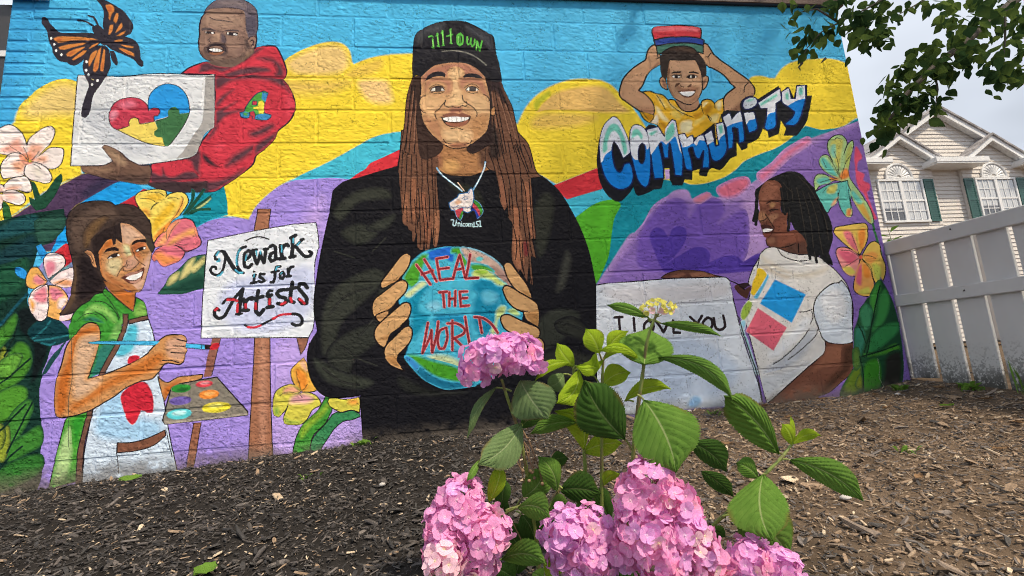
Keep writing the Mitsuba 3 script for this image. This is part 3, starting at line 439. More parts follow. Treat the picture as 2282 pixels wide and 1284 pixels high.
29|S|162||0|13.8|-1261,1130 -1277,1131 -1280,1151 -1263,1173 -1237,1173 -1228,1152 -1230,1112 -1240,1067 -1263,1043 -1286,1052 -1300,1075 -1291,1092 -1275,1091 -1272,1080
29|S|162||0|21.5|-1237,1170 -1209,1123 -1181,1076 -1154,1055
29|S|162||0|15.1|-1154,1055 -1133,1051
29|S|162||0|15.3|-1143,1055 -1166,1093 -1169,1127 -1163,1167 -1148,1190 -1127,1196
29|S|163||0|10.1|-1268,1119 -1256,1122 -1259,1133
29|S|163||0|10.2|-1168,1098 -1172,1127 -1165,1161 -1156,1181
29|S|163||0|10.1|-1175,1070 -1154,1053 -1138,1053
29|S|163||0|10.0|-1238,1061 -1250,1045 -1263,1041
29|S|163||0|10.1|-1273,1154 -1263,1171
29|S|162||0|17.8|-1130,1120 -1104,1139 -1097,1162 -1113,1174 -1128,1160 -1132,1120 -1126,1085 -1107,1079 -1092,1096
29|S|162||0|17.9|-1089,1170 -1080,1135 -1066,1097
29|S|162||0|17.9|-1066,1097 -1056,1129 -1051,1157
29|S|162||0|17.9|-1051,1157 -1043,1128 -1031,1102
29|S|162||0|18.0|-1031,1102 -1027,1133 -1023,1177
29|S|162||0|18.0|-1092,1173 -1073,1176
29|S|162||0|18.0|-1033,1177 -1017,1179
29|S|162||0|18.1|-1004,1191 -991,1199 -977,1190 -974,1161 -971,1126
29|S|162||0|18.0|-974,1161 -998,1150 -1004,1127 -994,1109 -976,1117
29|S|162||0|18.0|-971,1126 -960,1122
29|S|162||0|20.7|-951,1195 -945,1165 -938,1124
29|S|162||0|20.6|-952,1122 -925,1124
29|S|162||0|20.8|-945,1165 -934,1194 -918,1202 -910,1193
29|S|162||0|20.8|-889,1234 -887,1187 -890,1131
29|S|162||0|20.7|-898,1129 -874,1133
29|S|162||0|21.0|-897,1237 -873,1251
29|S|162||0|15.7|-883,1181 -859,1203 -837,1226
29|S|162||0|15.8|-845,1225 -832,1227
29|S|162||0|18.3|-869,1186 -847,1156 -820,1129 -795,1131 -787,1148 -798,1157
29|S|163||0|7.7|-1073,1170 -1067,1141
29|S|163||0|7.7|-1052,1169 -1049,1152
29|S|163||0|7.8|-945,1195 -942,1159
29|S|163||0|7.8|-884,1234 -885,1210
29|S|163||0|7.6|-1120,1148 -1125,1120
29|S|163||0|7.8|-864,1195 -851,1212
29|S|162||0|15.2|-1077,1038 -1079,998
29|S|162||0|15.1|-1092,994 -1068,998
29|S|162||0|15.2|-1082,1035 -1072,1038
29|P|162||0|0.0|-1072,1056 -1073,1053 -1075,1051 -1079,1050 -1083,1051 -1086,1054 -1087,1056 -1086,1059 -1083,1061 -1079,1062 -1076,1061 -1073,1059
29|S|162||0|15.2|-1027,1041 -1048,1042 -1051,1025 -1034,1016 -1026,1004 -1042,997 -1055,1003
29|S|162||0|15.3|-948,1079 -967,1079 -972,1056 -974,1016 -981,994 -994,995
29|S|162||0|15.3|-990,1049 -956,1056
29|S|162||0|15.3|-934,1049 -947,1038 -947,1015 -933,1012 -926,1032 -934,1049
29|S|162||0|15.4|-908,1065 -904,1025
29|S|162||0|15.4|-915,1023 -894,1025
29|S|162||0|15.4|-905,1048 -894,1074 -881,1076
29|S|163||0|6.4|-954,1079 -967,1076 -970,1059
29|S|163||0|6.3|-1077,1044 -1080,1027
29|S|163||0|6.4|-937,1046 -945,1038
29|S|162||0|17.2|-1135,964 -1175,913 -1218,826 -1246,814 -1267,834 -1268,856 -1258,867 -1247,858
29|S|162||0|22.4|-1135,964 -1144,911 -1149,834
29|S|162||0|12.3|-1162,832 -1134,834
29|S|162||0|13.6|-1228,893 -1211,914 -1185,913 -1157,903
29|S|162||0|19.9|-1128,910 -1120,882 -1116,849
29|S|162||0|19.8|-1132,852 -1103,851
29|S|162||0|19.9|-1138,903 -1123,902
29|S|162||0|19.9|-1120,888 -1107,909 -1087,917
29|S|162||0|20.0|-1056,952 -1063,896 -1064,841 -1048,823 -1027,850
29|S|162||0|20.0|-1087,908 -1032,920
29|S|162||0|20.1|-1001,927 -996,865
29|S|162||0|20.0|-1009,860 -981,864
29|S|162||0|20.1|-1011,922 -990,926
29|S|162||0|15.1|-1011,936 -998,951 -987,948
29|S|162||0|20.2|-927,952 -953,947 -964,934 -950,916 -918,906 -913,886 -931,873 -957,880
29|S|162||0|20.3|-885,990 -892,933 -894,888 -875,882
29|S|162||0|20.4|-914,951 -869,961
29|S|162||0|20.4|-809,958 -823,979 -847,980 -855,960 -833,931 -809,896 -811,873 -833,874 -849,897
29|S|164||0|13.6|-1156,884 -1157,845
29|S|164||0|13.7|-1117,882 -1115,865
29|S|164||0|13.7|-1068,885 -1065,857
29|S|164||0|13.8|-997,904 -998,879
29|S|164||0|13.9|-892,905 -886,885
29|S|164||0|13.9|-939,873 -918,884
29|S|164||0|14.0|-846,897 -822,874
29|S|164||0|13.6|-1208,911 -1175,910 -1159,902
29|S|164||0|13.5|-1265,859 -1255,867
29|S|162||0|11.1|-1119,773 -1098,762
29|S|162||0|11.2|-1041,768 -1010,783 -969,803
29|S|164||0|12.3|-1103,762 -1072,758 -1041,767
29|S|164||0|12.5|-979,800 -938,818 -880,820
29|S|162||0|16.3|-880,820 -848,813 -831,784 -842,760 -865,758 -884,768
30|P|165||0|0.0|-1993,1419 -1957,1453 -1898,1469 -1843,1469 -1807,1461 -1785,1441* -1755,1449 -1704,1442 -1662,1417 -1622,1364 -1605,1335 -1599,1283 -1589,1237 -1577,1208 -1581,1191 -1595,1175* -1675,1022* -1798,1010 -1809,973 -1851,948 -1892,912 -1941,877 -1993,869* -1996,877* -1973,911 -1956,958 -1953,1012 -1949,1071 -1959,1132 -1979,1199 -2000,1272 -2010,1352 -2006,1391
30|C|142||0|5.3|-1993,1419 -1957,1453 -1898,1469 -1843,1469 -1807,1461 -1785,1441* -1755,1449 -1704,1442 -1662,1417 -1622,1364 -1605,1335 -1599,1283 -1589,1237 -1577,1208 -1581,1191 -1595,1175* -1675,1022* -1798,1010 -1809,973 -1851,948 -1892,912 -1941,877 -1993,869* -1996,877* -1973,911 -1956,958 -1953,1012 -1949,1071 -1959,1132 -1979,1199 -2000,1272 -2010,1352 -2006,1391
30|P|166|165|25|0.0|-1974,1368 -1904,1423 -1846,1445 -1795,1432 -1771,1391 -1810,1363 -1883,1342 -1924,1298 -1922,1220 -1935,1198 -1974,1255 -1990,1323
30|P|167|165|23|0.0|-1897,1337 -1860,1370 -1820,1375 -1847,1330 -1881,1263 -1907,1219 -1918,1287
30|P|168|165|14|0.0|-1876,1263 -1844,1296 -1805,1306 -1767,1334 -1753,1345 -1764,1288 -1802,1261 -1829,1228 -1846,1195 -1866,1195 -1879,1229
30|P|169|165|15|0.0|-1952,1001 -1948,1066 -1954,1132 -1934,1131 -1924,1005 -1946,925 -1984,879
30|P|170|165|24|0.0|-1933,1170 -1867,1151 -1838,1083 -1803,1016 -1866,954 -1918,945 -1923,1059
31|P|171||0|0.0|-1753,1347* -1707,1335 -1664,1302 -1626,1261 -1623,1249* -1602,1209 -1593,1175 -1597,1118 -1608,1058 -1615,1019 -1628,981 -1657,971 -1697,984 -1743,1005 -1789,1032 -1816,1061 -1831,1100* -1840,1150 -1846,1189 -1837,1206* -1820,1239 -1797,1266 -1774,1288 -1740,1236*
31|C|142||0|5.3|-1753,1347* -1707,1335 -1664,1302 -1626,1261 -1623,1249* -1602,1209 -1593,1175 -1597,1118 -1608,1058 -1615,1019 -1628,981 -1657,971 -1697,984 -1743,1005 -1789,1032 -1816,1061 -1831,1100* -1840,1150 -1846,1189 -1837,1206* -1820,1239 -1797,1266 -1774,1288 -1740,1236*
31|P|172|171|25|0.0|-1747,1333 -1696,1320 -1642,1273 -1631,1255 -1671,1257 -1694,1229 -1691,1178 -1714,1156 -1733,1202 -1730,1236 -1749,1287
31|P|173|171|20|0.0|-1844,1195 -1820,1233 -1788,1271 -1779,1226 -1822,1199 -1833,1150 -1818,1083 -1775,1042 -1713,1001 -1672,980 -1723,996 -1789,1032 -1828,1083
31|P|174|171|20|0.0|-1798,1143 -1764,1158 -1734,1146 -1731,1112 -1757,1064 -1794,1093
31|P|175|171|18|0.0|-1729,1224 -1698,1212 -1685,1167 -1710,1167
31|P|176|171|18|0.0|-1689,1223 -1660,1239 -1624,1232 -1623,1210 -1656,1188 -1639,1154 -1653,1143 -1675,1166
31|P|177|171|18|0.0|-1713,1140 -1675,1161 -1653,1132 -1656,1110 -1685,1094 -1710,1089
31|P|178|171|20|0.0|-1631,1109 -1605,1164 -1598,1186 -1595,1130 -1608,1063 -1624,992 -1652,977 -1679,1011 -1636,1031 -1614,1074
31|P|179|171|18|0.0|-1808,1082 -1745,1036 -1679,1005 -1652,977 -1713,996 -1774,1026
31|S|180||0|4.1|-1706,1142 -1707,1123 -1701,1111
31|S|180||0|4.1|-1724,1112 -1719,1087 -1685,1088 -1652,1121 -1648,1132 -1669,1155 -1679,1183 -1688,1206
31|S|180||0|4.1|-1747,1058 -1735,1090 -1716,1112
31|S|180||0|4.1|-1648,1132 -1616,1108
32|P|181||0|0.0|-1821,1185 -1808,1207 -1769,1216 -1750,1205 -1749,1191 -1777,1197 -1802,1192
32|P|181||0|0.0|-1691,1220 -1680,1245 -1646,1253 -1615,1249 -1622,1235 -1655,1239 -1679,1228
33|P|182||0|0.0|-1803,1154 -1785,1176 -1756,1183 -1740,1169 -1755,1163 -1779,1156
33|P|182||0|0.0|-1672,1189 -1653,1208 -1623,1214 -1620,1201 -1637,1193 -1661,1185
33|P|183||0|0.0|-1799,1155 -1785,1165 -1777,1159 -1789,1155
33|P|183||0|0.0|-1758,1174 -1748,1177 -1743,1169 -1752,1166
33|P|183||0|0.0|-1667,1188 -1657,1199 -1652,1192 -1659,1188
33|P|183||0|0.0|-1632,1207 -1623,1211 -1621,1203 -1629,1198
34|P|184||0|0.0|-1727,1049* -1699,1072 -1659,1082 -1621,1103* -1621,1075 -1631,1036 -1660,1015 -1690,1020 -1711,1037*
34|P|185||0|0.0|-1713,1062 -1684,1077 -1649,1081 -1630,1092 -1634,1081 -1668,1066 -1697,1056
34|P|186||0|0.0|-1707,1045 -1683,1061 -1653,1068 -1627,1081 -1630,1058 -1656,1037 -1686,1036
34|P|187||0|0.0|-1691,1031 -1656,1032 -1633,1053 -1634,1034 -1660,1017 -1680,1022
30|P|168||0|0.0|-1753,1345* -1744,1293 -1734,1233* -1751,1245 -1767,1260* -1767,1231* -1779,1226* -1789,1260* -1806,1255 -1829,1228 -1846,1189* -1837,1139 -1829,1100* -1845,1117 -1856,1167 -1865,1184 -1875,1240 -1844,1296 -1797,1323
30|P|188||0|0.0|-1624,1264* -1599,1243 -1579,1208 -1586,1186 -1593,1180* -1610,1209 -1620,1232
35|P|189||0|0.0|-1915,1194 -1899,1205 -1881,1199 -1864,1173 -1854,1139 -1844,1106 -1859,1109 -1876,1135 -1888,1168
35|C|142||0|4.4|-1915,1194 -1899,1205 -1881,1199 -1864,1173 -1854,1139 -1844,1106 -1859,1109 -1876,1135 -1888,1168
35|S|180||0|3.5|-1900,1185 -1879,1173 -1865,1145 -1866,1129
35|S|180||0|3.5|-1883,1163 -1869,1134
36|P|190||0|0.0|-1810,1038* -1744,1011 -1692,976 -1654,971* -1653,917 -1658,874* -1697,903 -1738,937 -1781,988
36|P|173|190|18|0.0|-1750,970 -1671,967 -1659,922 -1666,885 -1708,919
36|S|142||0|4.6|-1798,1010 -1764,955 -1707,908 -1658,871 -1654,933 -1654,969
37|P|191||0|0.0|-1865,938* -1843,969 -1810,976* -1802,1002* -1770,971 -1717,920 -1657,868* -1650,944* -1619,926 -1603,898 -1589,843* -1672,829* -1709,807* -1721,701* -1772,498* -1788,454* -1789,705* -1784,768 -1816,812 -1855,820 -1901,801 -1913,765* -1936,792 -1940,856 -1910,908
37|C|142||0|5.1|-1865,938* -1843,969 -1810,976* -1802,1002* -1770,971 -1717,920 -1657,868* -1650,944* -1619,926 -1603,898 -1589,843* -1672,829* -1709,807* -1721,701* -1772,498* -1788,454* -1789,705* -1784,768 -1816,812 -1855,820 -1901,801 -1913,765* -1936,792 -1940,856 -1910,908
37|P|192|191|18|0.0|-1655,868 -1628,916 -1608,898 -1595,854 -1633,840
37|P|193|191|17|0.0|-1884,880 -1848,915 -1804,908 -1752,862 -1729,808 -1760,836 -1802,875 -1846,883 -1878,858
37|P|194|191|15|0.0|-1903,822 -1858,852 -1808,833 -1775,784 -1776,731 -1805,796 -1856,836 -1893,811
37|S|142||0|3.7|-1865,935 -1806,929 -1765,900 -1733,861 -1720,823
37|S|142||0|3.7|-1836,880 -1801,859 -1779,832
37|S|142||0|3.7|-1927,818 -1897,859 -1860,873 -1825,861
37|S|142||0|3.7|-1809,973 -1777,939 -1733,872 -1710,817
37|P|191||0|0.0|-1934,739 -1942,833 -1827,827 -1714,794 -1692,840* -1715,727 -1752,643 -1782,573* -1840,544* -1814,666 -1802,752 -1813,806 -1845,827 -1886,816
37|P|195|191|15|0.0|-1739,802 -1716,821 -1706,861 -1711,760 -1742,675 -1758,729
37|P|196|191|15|0.0|-1798,698 -1734,728 -1752,643 -1782,573 -1834,547 -1816,614
37|P|197||0|0.0|-1914,377* -1862,380* -1816,395* -1832,371 -1848,285 -1854,224 -1852,65* -1970,40* -1953,171 -1939,261 -1924,353
37|C|142||0|4.7|-1914,377* -1862,380* -1816,395* -1832,371 -1848,285 -1854,224 -1852,65* -1970,40* -1953,171 -1939,261 -1924,353
37|P|198|197|18|0.0|-1918,290 -1897,320 -1884,226 -1896,105 -1949,62 -1939,200
37|P|199|197|16|0.0|-1894,351 -1843,372 -1854,285 -1872,225 -1884,300
38|P|200||0|0.0|-1681,812* -1592,824* -1583,827* -1548,724 -1511,516* -1487,423 -1461,293* -1437,190 -1411,88* -1416,21* -1827,39* -1828,191 -1812,345 -1804,398* -1770,565*
38|C|142||0|4.9|-1681,812* -1592,824* -1583,827* -1548,724 -1511,516* -1487,423 -1461,293* -1437,190 -1411,88* -1416,21* -1827,39* -1828,191 -1812,345 -1804,398* -1770,565*
38|P|201|200|17|0.0|-1677,802 -1641,807 -1629,776 -1629,722 -1650,670 -1691,646 -1725,654 -1708,713 -1687,765
38|P|202|200|33|0.0|-1693,502 -1622,356 -1499,308 -1518,221 -1674,240 -1783,280 -1775,405
38|P|203|200|4|0.0|-1667,611 -1660,644 -1636,650 -1611,641 -1613,621 -1639,603
38|P|203|200|4|0.0|-1667,481 -1621,510 -1578,512 -1552,479 -1537,439 -1531,387 -1538,359 -1562,361 -1588,376 -1600,335 -1622,308 -1651,339 -1673,398 -1686,450
39|P|204||0|0.0|-1706,861* -1681,860* -1681,805 -1707,700 -1749,610 -1770,562* -1799,551* -1763,637 -1721,727 -1702,807
39|C|142||0|4.2|-1706,861* -1681,860* -1681,805 -1707,700 -1749,610 -1770,562* -1799,551* -1763,637 -1721,727 -1702,807
39|P|204||0|0.0|-1679,829* -1590,848* -1585,829* -1673,808*
39|C|142||0|4.3|-1679,829* -1590,848* -1585,829* -1673,808*
39|P|204||0|0.0|-1830,387* -1806,400* -1812,345 -1828,252 -1832,161 -1831,52* -1854,48* -1858,193 -1843,297
39|C|142||0|4.0|-1830,387* -1806,400* -1812,345 -1828,252 -1832,161 -1831,52* -1854,48* -1858,193 -1843,297
39|P|205||0|0.0|-1685,229* -1614,226 -1543,242 -1472,273* -1468,246* -1522,203 -1599,184 -1682,182*
39|C|142||0|4.8|-1685,229* -1614,226 -1543,242 -1472,273* -1468,246* -1522,203 -1599,184 -1682,182*
38|S|142||0|3.7|-1685,229 -1685,185 -1676,135 -1671,86
38|S|142||0|3.8|-1466,268 -1454,216 -1434,140
40|P|206||0|0.0|-1913,771 -1880,816 -1845,826 -1816,806 -1802,752 -1809,686 -1827,601 -1843,544* -1770,562 -1687,593 -1628,619 -1587,646 -1552,684 -1523,719 -1487,741 -1437,741 -1408,733 -1396,709 -1399,682 -1391,658 -1400,638 -1404,601 -1422,588 -1460,597 -1491,597 -1520,556 -1548,525 -1597,518 -1668,487 -1713,452 -1782,412 -1816,392 -1884,372 -1954,368 -1971,394 -1981,470 -1980,560 -1965,623 -1950,714
40|C|142||0|6.1|-1913,771 -1880,816 -1845,826 -1816,806 -1802,752 -1809,686 -1827,601 -1843,544* -1770,562 -1687,593 -1628,619 -1587,646 -1552,684 -1523,719 -1487,741 -1437,741 -1408,733 -1396,709 -1399,682 -1391,658 -1400,638 -1404,601 -1422,588 -1460,597 -1491,597 -1520,556 -1548,525 -1597,518 -1668,487 -1713,452 -1782,412 -1816,392 -1884,372 -1954,368 -1971,394 -1981,470 -1980,560 -1965,623 -1950,714
40|P|207|206|21|0.0|-1939,654 -1923,752 -1896,790 -1825,806 -1817,779 -1894,757 -1909,652 -1922,530 -1923,416 -1949,374 -1969,407 -1975,534
40|P|208|206|23|0.0|-1898,389 -1808,446 -1717,503 -1611,542 -1545,571 -1499,627 -1519,655 -1580,632 -1686,573 -1766,520 -1839,461 -1901,427
40|P|209|206|23|0.0|-1892,737 -1815,759 -1816,693 -1844,590 -1851,538 -1780,547 -1812,497 -1879,451 -1899,477 -1905,606
40|P|210|206|18|0.0|-1485,714 -1423,730 -1400,702 -1400,641 -1417,609 -1468,625 -1489,667
40|S|142||0|5.2|-1442,718 -1398,705
40|S|142||0|5.2|-1459,685 -1399,680
40|S|142||0|5.1|-1466,652 -1400,645
40|S|142||0|5.1|-1504,614 -1461,612 -1423,596
40|S|211||0|2.7|-1936,772 -1912,555 -1918,453 -1900,227
41|P|206||0|0.0|-1521,536* -1499,515 -1473,503 -1425,527 -1375,530 -1325,533 -1310,532 -1312,516 -1337,504 -1417,493 -1453,473 -1481,416* -1491,436 -1509,490
41|C|142||0|5.1|-1521,536* -1499,515 -1473,503 -1425,527 -1375,530 -1325,533 -1310,532 -1312,516 -1337,504 -1417,493 -1453,473 -1481,416* -1491,436 -1509,490
41|P|207|206|17|0.0|-1490,475 -1448,498 -1412,509 -1447,472 -1481,423
42|P|212||0|0.0|-1855,725 -1807,730 -1535,714 -1523,712 -1546,693 -1646,701 -1806,715 -1848,720
42|P|212||0|0.0|-1398,695* -1304,682* -1304,657* -1398,672*
42|P|213||0|0.0|-1307,683* -1275,680 -1268,659 -1306,657*
42|P|214||0|0.0|-1284,668 -1269,686 -1240,687 -1235,672 -1249,656 -1277,654
42|S|142||0|2.8|-1855,725 -1807,729 -1548,715
42|S|142||0|2.8|-1842,717 -1707,706 -1546,693
42|S|142||0|2.9|-1396,694 -1304,682
42|S|142||0|2.9|-1398,672 -1304,657
42|S|142||0|2.9|-1324,683 -1323,661
43|P|215||0|0.0|-1456,473* -1417,493* -1337,504* -1243,515* -1090,333* -1090,316* -1474,300* -1487,320*
43|C|142||0|6.2|-1456,473* -1417,493* -1337,504* -1243,515* -1090,333* -1090,316* -1474,300* -1487,320*
43|P|216|215|4|0.0|-1481,317* -1377,312* -1093,326* -1091,316* -1376,300* -1475,301*
44|P|217|215|4|0.0|-1363,472 -1368,461 -1384,452 -1406,449 -1430,451 -1448,457 -1456,468 -1451,478 -1435,487 -1413,491 -1389,489 -1371,482
44|P|218|215|4|0.0|-1260,487 -1264,478 -1279,471 -1299,468 -1320,470 -1336,475 -1342,483 -1338,491 -1324,498 -1304,501 -1283,500 -1267,495
44|P|219|215|4|0.0|-1228,433 -1233,421 -1250,412 -1274,408 -1298,410 -1317,418 -1325,429 -1321,441 -1304,450 -1280,454 -1255,452 -1236,444
44|P|220|215|4|0.0|-1357,412 -1362,401 -1380,392 -1406,388 -1433,390 -1453,397 -1462,408 -1457,419 -1439,427 -1413,431 -1386,429 -1365,422
44|P|221|215|4|0.0|-1170,367 -1177,354 -1202,343 -1236,338 -1271,341 -1298,349 -1309,362 -1302,375 -1278,386 -1243,391 -1208,388 -1181,380
44|P|222|215|4|0.0|-1353,347 -1359,334 -1379,323 -1408,319 -1438,321 -1461,330 -1471,343 -1465,356 -1445,366 -1416,371 -1386,368 -1363,360
44|P|223|217|9|0.0|-1378,464 -1381,459 -1390,455 -1402,454 -1414,454 -1424,457 -1428,462 -1425,466 -1417,470 -1404,472 -1392,471 -1382,468
44|P|224|218|9|0.0|-1276,489 -1279,486 -1287,483 -1297,482 -1308,482 -1317,484 -1320,488 -1318,491 -1310,494 -1299,495 -1288,495 -1280,493
44|P|225|219|9|0.0|-1249,435 -1252,430 -1260,427 -1273,425 -1285,426 -1295,429 -1299,433 -1296,438 -1288,442 -1275,443 -1263,443 -1253,440
44|P|226|221|9|0.0|-1206,375 -1210,369 -1223,365 -1242,363 -1260,363 -1275,367 -1280,372 -1276,377 -1263,382 -1245,384 -1226,383 -1212,380
44|P|227|222|9|0.0|-1379,351 -1383,345 -1394,340 -1411,338 -1428,339 -1441,343 -1446,349 -1442,355 -1431,359 -1414,362 -1397,361 -1384,357
45|P|228||0|0.0|-709,386* -683,380* -679,344 -679,309* -709,250 -743,218 -768,194 -781,157 -786,35* -872,42* -869,113 -861,163 -845,209 -820,250 -795,274 -752,310 -735,335
45|C|142||0|4.6|-709,386* -683,380* -679,344 -679,309* -709,250 -743,218 -768,194 -781,157 -786,35* -872,42* -869,113 -861,163 -845,209 -820,250 -795,274 -752,310 -735,335
45|P|229|228|20|0.0|-828,225 -795,265 -735,313 -701,346 -692,328 -735,278 -786,235 -828,182
45|P|230||0|0.0|-679,287* -653,298 -622,294 -578,302 -541,281* -537,268* -579,254 -622,250 -666,217 -691,184 -713,151 -730,123 -733,51* -786,35* -785,127 -777,169 -751,206 -709,246
45|C|142||0|4.6|-679,287* -653,298 -622,294 -578,302 -541,281* -537,268* -579,254 -622,250 -666,217 -691,184 -713,151 -730,123 -733,51* -786,35* -785,127 -777,169 -751,206 -709,246
46|P|231||0|0.0|-835,417* -870,459 -884,504 -882,531 -859,557 -824,586* -807,558 -788,485 -771,448 -753,420* -766,410 -805,410
46|C|142||0|4.7|-835,417* -870,459 -884,504 -882,531 -859,557 -824,586* -807,558 -788,485 -771,448 -753,420* -766,410 -805,410
46|P|232|231|18|0.0|-863,525 -824,523 -801,477 -805,433 -831,421 -844,457
46|P|233|231|14|0.0|-842,564 -824,577 -806,544 -802,513 -824,532
46|P|234||0|0.0|-835,413* -866,450 -887,456 -926,445 -955,425 -969,391 -970,339 -961,304 -940,296 -919,314 -902,334 -882,385
46|C|142||0|4.6|-835,413* -866,450 -887,456 -926,445 -955,425 -969,391 -970,339 -961,304 -940,296 -919,314 -902,334 -882,385
46|P|235|234|18|0.0|-913,435 -874,446 -840,417 -848,405 -891,416 -917,409
46|P|236|234|18|0.0|-966,339 -945,346 -936,302 -957,304
46|P|234||0|0.0|-826,408* -788,405 -753,385 -733,348 -739,335 -761,328 -778,316 -795,283 -825,253 -880,253 -910,261 -916,292 -898,343 -894,368 -874,398 -844,404
46|C|142||0|4.6|-826,408* -788,405 -753,385 -733,348 -739,335 -761,328 -778,316 -795,283 -825,253 -880,253 -910,261 -916,292 -898,343 -894,368 -874,398 -844,404
46|P|237|234|20|0.0|-878,389 -839,404 -801,397 -770,373 -804,353 -856,357 -886,359
46|P|238|234|18|0.0|-914,292 -880,272 -829,264 -871,254 -905,263
46|P|234||0|0.0|-701,355* -694,372 -675,375* -622,360 -578,359 -543,366* -539,321 -541,288* -578,302 -609,300 -635,295 -666,313 -692,332
46|C|142||0|4.7|-701,355* -694,372 -675,375* -622,360 -578,359 -543,366* -539,321 -541,288* -578,302 -609,300 -635,295 -666,313 -692,332
46|P|239|234|18|0.0|-596,356 -552,357 -545,335 -578,328 -600,339
46|S|142||0|3.2|-854,516 -853,485 -840,453 -835,421
46|S|142||0|3.2|-801,450 -814,429 -831,417
46|S|142||0|3.2|-942,398 -904,417 -865,410 -844,400
46|S|142||0|3.2|-839,400 -826,383
46|S|142||0|3.2|-827,410 -788,409 -753,416
47|P|240||0|0.0|-309,1714* 263,1709* 458,1614* 535,1559 622,1465 714,1269 761,1105 786,891 806,683 799,482* 724,242 678,233* 651,-59* -519,40* -536,373* -679,372 -741,401 -791,486 -806,603 -793,661 -753,729* -772,838 -768,959 -740,1157 -698,1365* -679,1503* -621,1555 -535,1581 -411,1620 -323,1646*
47|P|241|240|23|0.0|-669,1385 -560,1488 -412,1512 -364,1457 -536,1435 -633,1332
47|P|242|240|21|0.0|-726,812 -657,954 -467,1046 -396,993 -540,851 -634,759 -679,619 -725,598
47|P|243|240|21|0.0|-702,597 -587,708 -400,747 -448,653 -565,565 -611,475
47|P|244|240|22|0.0|-470,823 -371,1042 -325,940 -424,748
47|P|245|240|22|0.0|-633,1255 -537,1304 -441,1249 -538,1188
47|P|242|240|23|0.0|-489,1277 -415,1327 -341,1351 -392,1274
47|P|246|240|21|0.0|-770,577 -634,499 -474,442 -543,412 -701,458
47|P|247|240|24|0.0|453,1358 528,1467 577,1410 518,1167 460,1089
47|P|242|240|23|0.0|432,703 540,773 667,741 607,643 499,574 421,554
47|P|248|240|24|0.0|548,876 625,1110 647,1055 592,900
47|P|249|240|23|0.0|534,697 639,717 731,586 556,646
47|P|249|240|22|0.0|430,504 547,546 722,486 611,395 435,406
47|P|250|240|21|0.0|-335,457 -173,376 16,351 -174,348 -313,385
47|P|251|240|24|0.0|-34,1532 120,1502 154,1392 66,1449
47|S|252|240|5|6.2|-724,528 -634,453 -543,429
47|S|252|240|5|6.3|-634,640 -542,564 -450,523
47|S|252|240|5|6.5|-397,943 -447,798 -541,682
47|S|252|240|5|6.9|560,696 685,651 781,558
47|S|252|240|5|6.5|-691,810 -610,903 -468,946
47|S|252|240|5|6.6|-669,1154 -562,1113
47|S|252|240|5|6.7|-466,1147 -392,1222
47|S|253||0|6.4|-537,368 -527,196 -519,62
47|S|253||0|6.8|-753,725 -772,838 -766,959 -737,1157 -696,1365
47|S|253||0|6.5|-793,661 -803,580 -787,486 -737,405 -674,373 -543,373
48|P|254||0|0.0|-134,1825* 194,1823* 184,1696 184,1640 209,1615* 149,1595 96,1580 31,1580 -33,1589 -77,1609* -102,1630 -105,1713
48|C|255||0|5.3|-134,1825* 194,1823* 184,1696 184,1640 209,1615* 149,1595 96,1580 31,1580 -33,1589 -77,1609* -102,1630 -105,1713
48|P|256|254|29|0.0|-55,1664 -3,1677 34,1642 -6,1601 -57,1615
48|P|257|254|24|0.0|-104,1740 -79,1726 -75,1643 -95,1643
48|P|258|254|27|0.0|51,1739 131,1760 192,1795 187,1626 151,1640 142,1724 91,1739
48|P|259|254|19|0.0|-69,1810 -0,1754 92,1760 133,1809
49|P|260||0|0.0|-293,1867* -126,1860* -123,1762 -105,1706 -100,1630 -100,1575 -95,1439 -92,1346 -95,1267* -104,1208 -115,1157 -133,1157* -140,1242 -155,1145 -180,1136 -185,1191* -192,1143 -223,1160 -223,1244* -237,1193 -249,1193 -251,1252* -269,1265 -275,1285* -299,1299 -304,1378 -310,1491 -315,1578 -310,1680
49|C|261||0|5.0|-293,1867* -126,1860* -123,1762 -105,1706 -100,1630 -100,1575 -95,1439 -92,1346 -95,1267* -104,1208 -115,1157 -133,1157* -140,1242 -155,1145 -180,1136 -185,1191* -192,1143 -223,1160 -223,1244* -237,1193 -249,1193 -251,1252* -269,1265 -275,1285* -299,1299 -304,1378 -310,1491 -315,1578 -310,1680
49|P|260||0|0.0|197,1888* 352,1902* 415,1822 446,1779 462,1715 471,1658 481,1608 512,1566* 451,1560* 448,1428 448,1326 454,1224 451,1184* 432,1191 444,1092 446,1068* 418,1086 418,994 419,917* 400,924 401,1028 385,931* 348,1010 341,991 304,1070 315,1195 324,1282* 297,1323 298,1390* 280,1364* 260,1418 253,1514 241,1604* 209,1615 185,1654
49|C|261||0|5.2|197,1888* 352,1902* 415,1822 446,1779 462,1715 471,1658 481,1608 512,1566* 451,1560* 448,1428 448,1326 454,1224 451,1184* 432,1191 444,1092 446,1068* 418,1086 418,994 419,917* 400,924 401,1028 385,931* 348,1010 341,991 304,1070 315,1195 324,1282* 297,1323 298,1390* 280,1364* 260,1418 253,1514 241,1604* 209,1615 185,1654
49|P|260||0|0.0|-219,2211* -169,2222* -174,2157 -182,2075 -185,2001 -174,1934 -161,1874 -127,1808 -111,1726 -88,1690* -86,1599* -317,1603* -295,1783 -274,1914 -266,2014 -252,2102 -232,2170
49|P|260||0|0.0|214,2217* 303,2204* 324,2127 346,2072 368,2010 381,1914 398,1778 411,1691* 420,1645* 221,1647* 203,1779 215,1880 229,1961 234,2064
49|S|261||0|4.9|-219,2211 -232,2170 -252,2102 -266,2014 -274,1914 -295,1783 -305,1724
49|S|261||0|5.2|303,2204 324,2127 346,2072 368,2010 381,1914 398,1778 409,1705
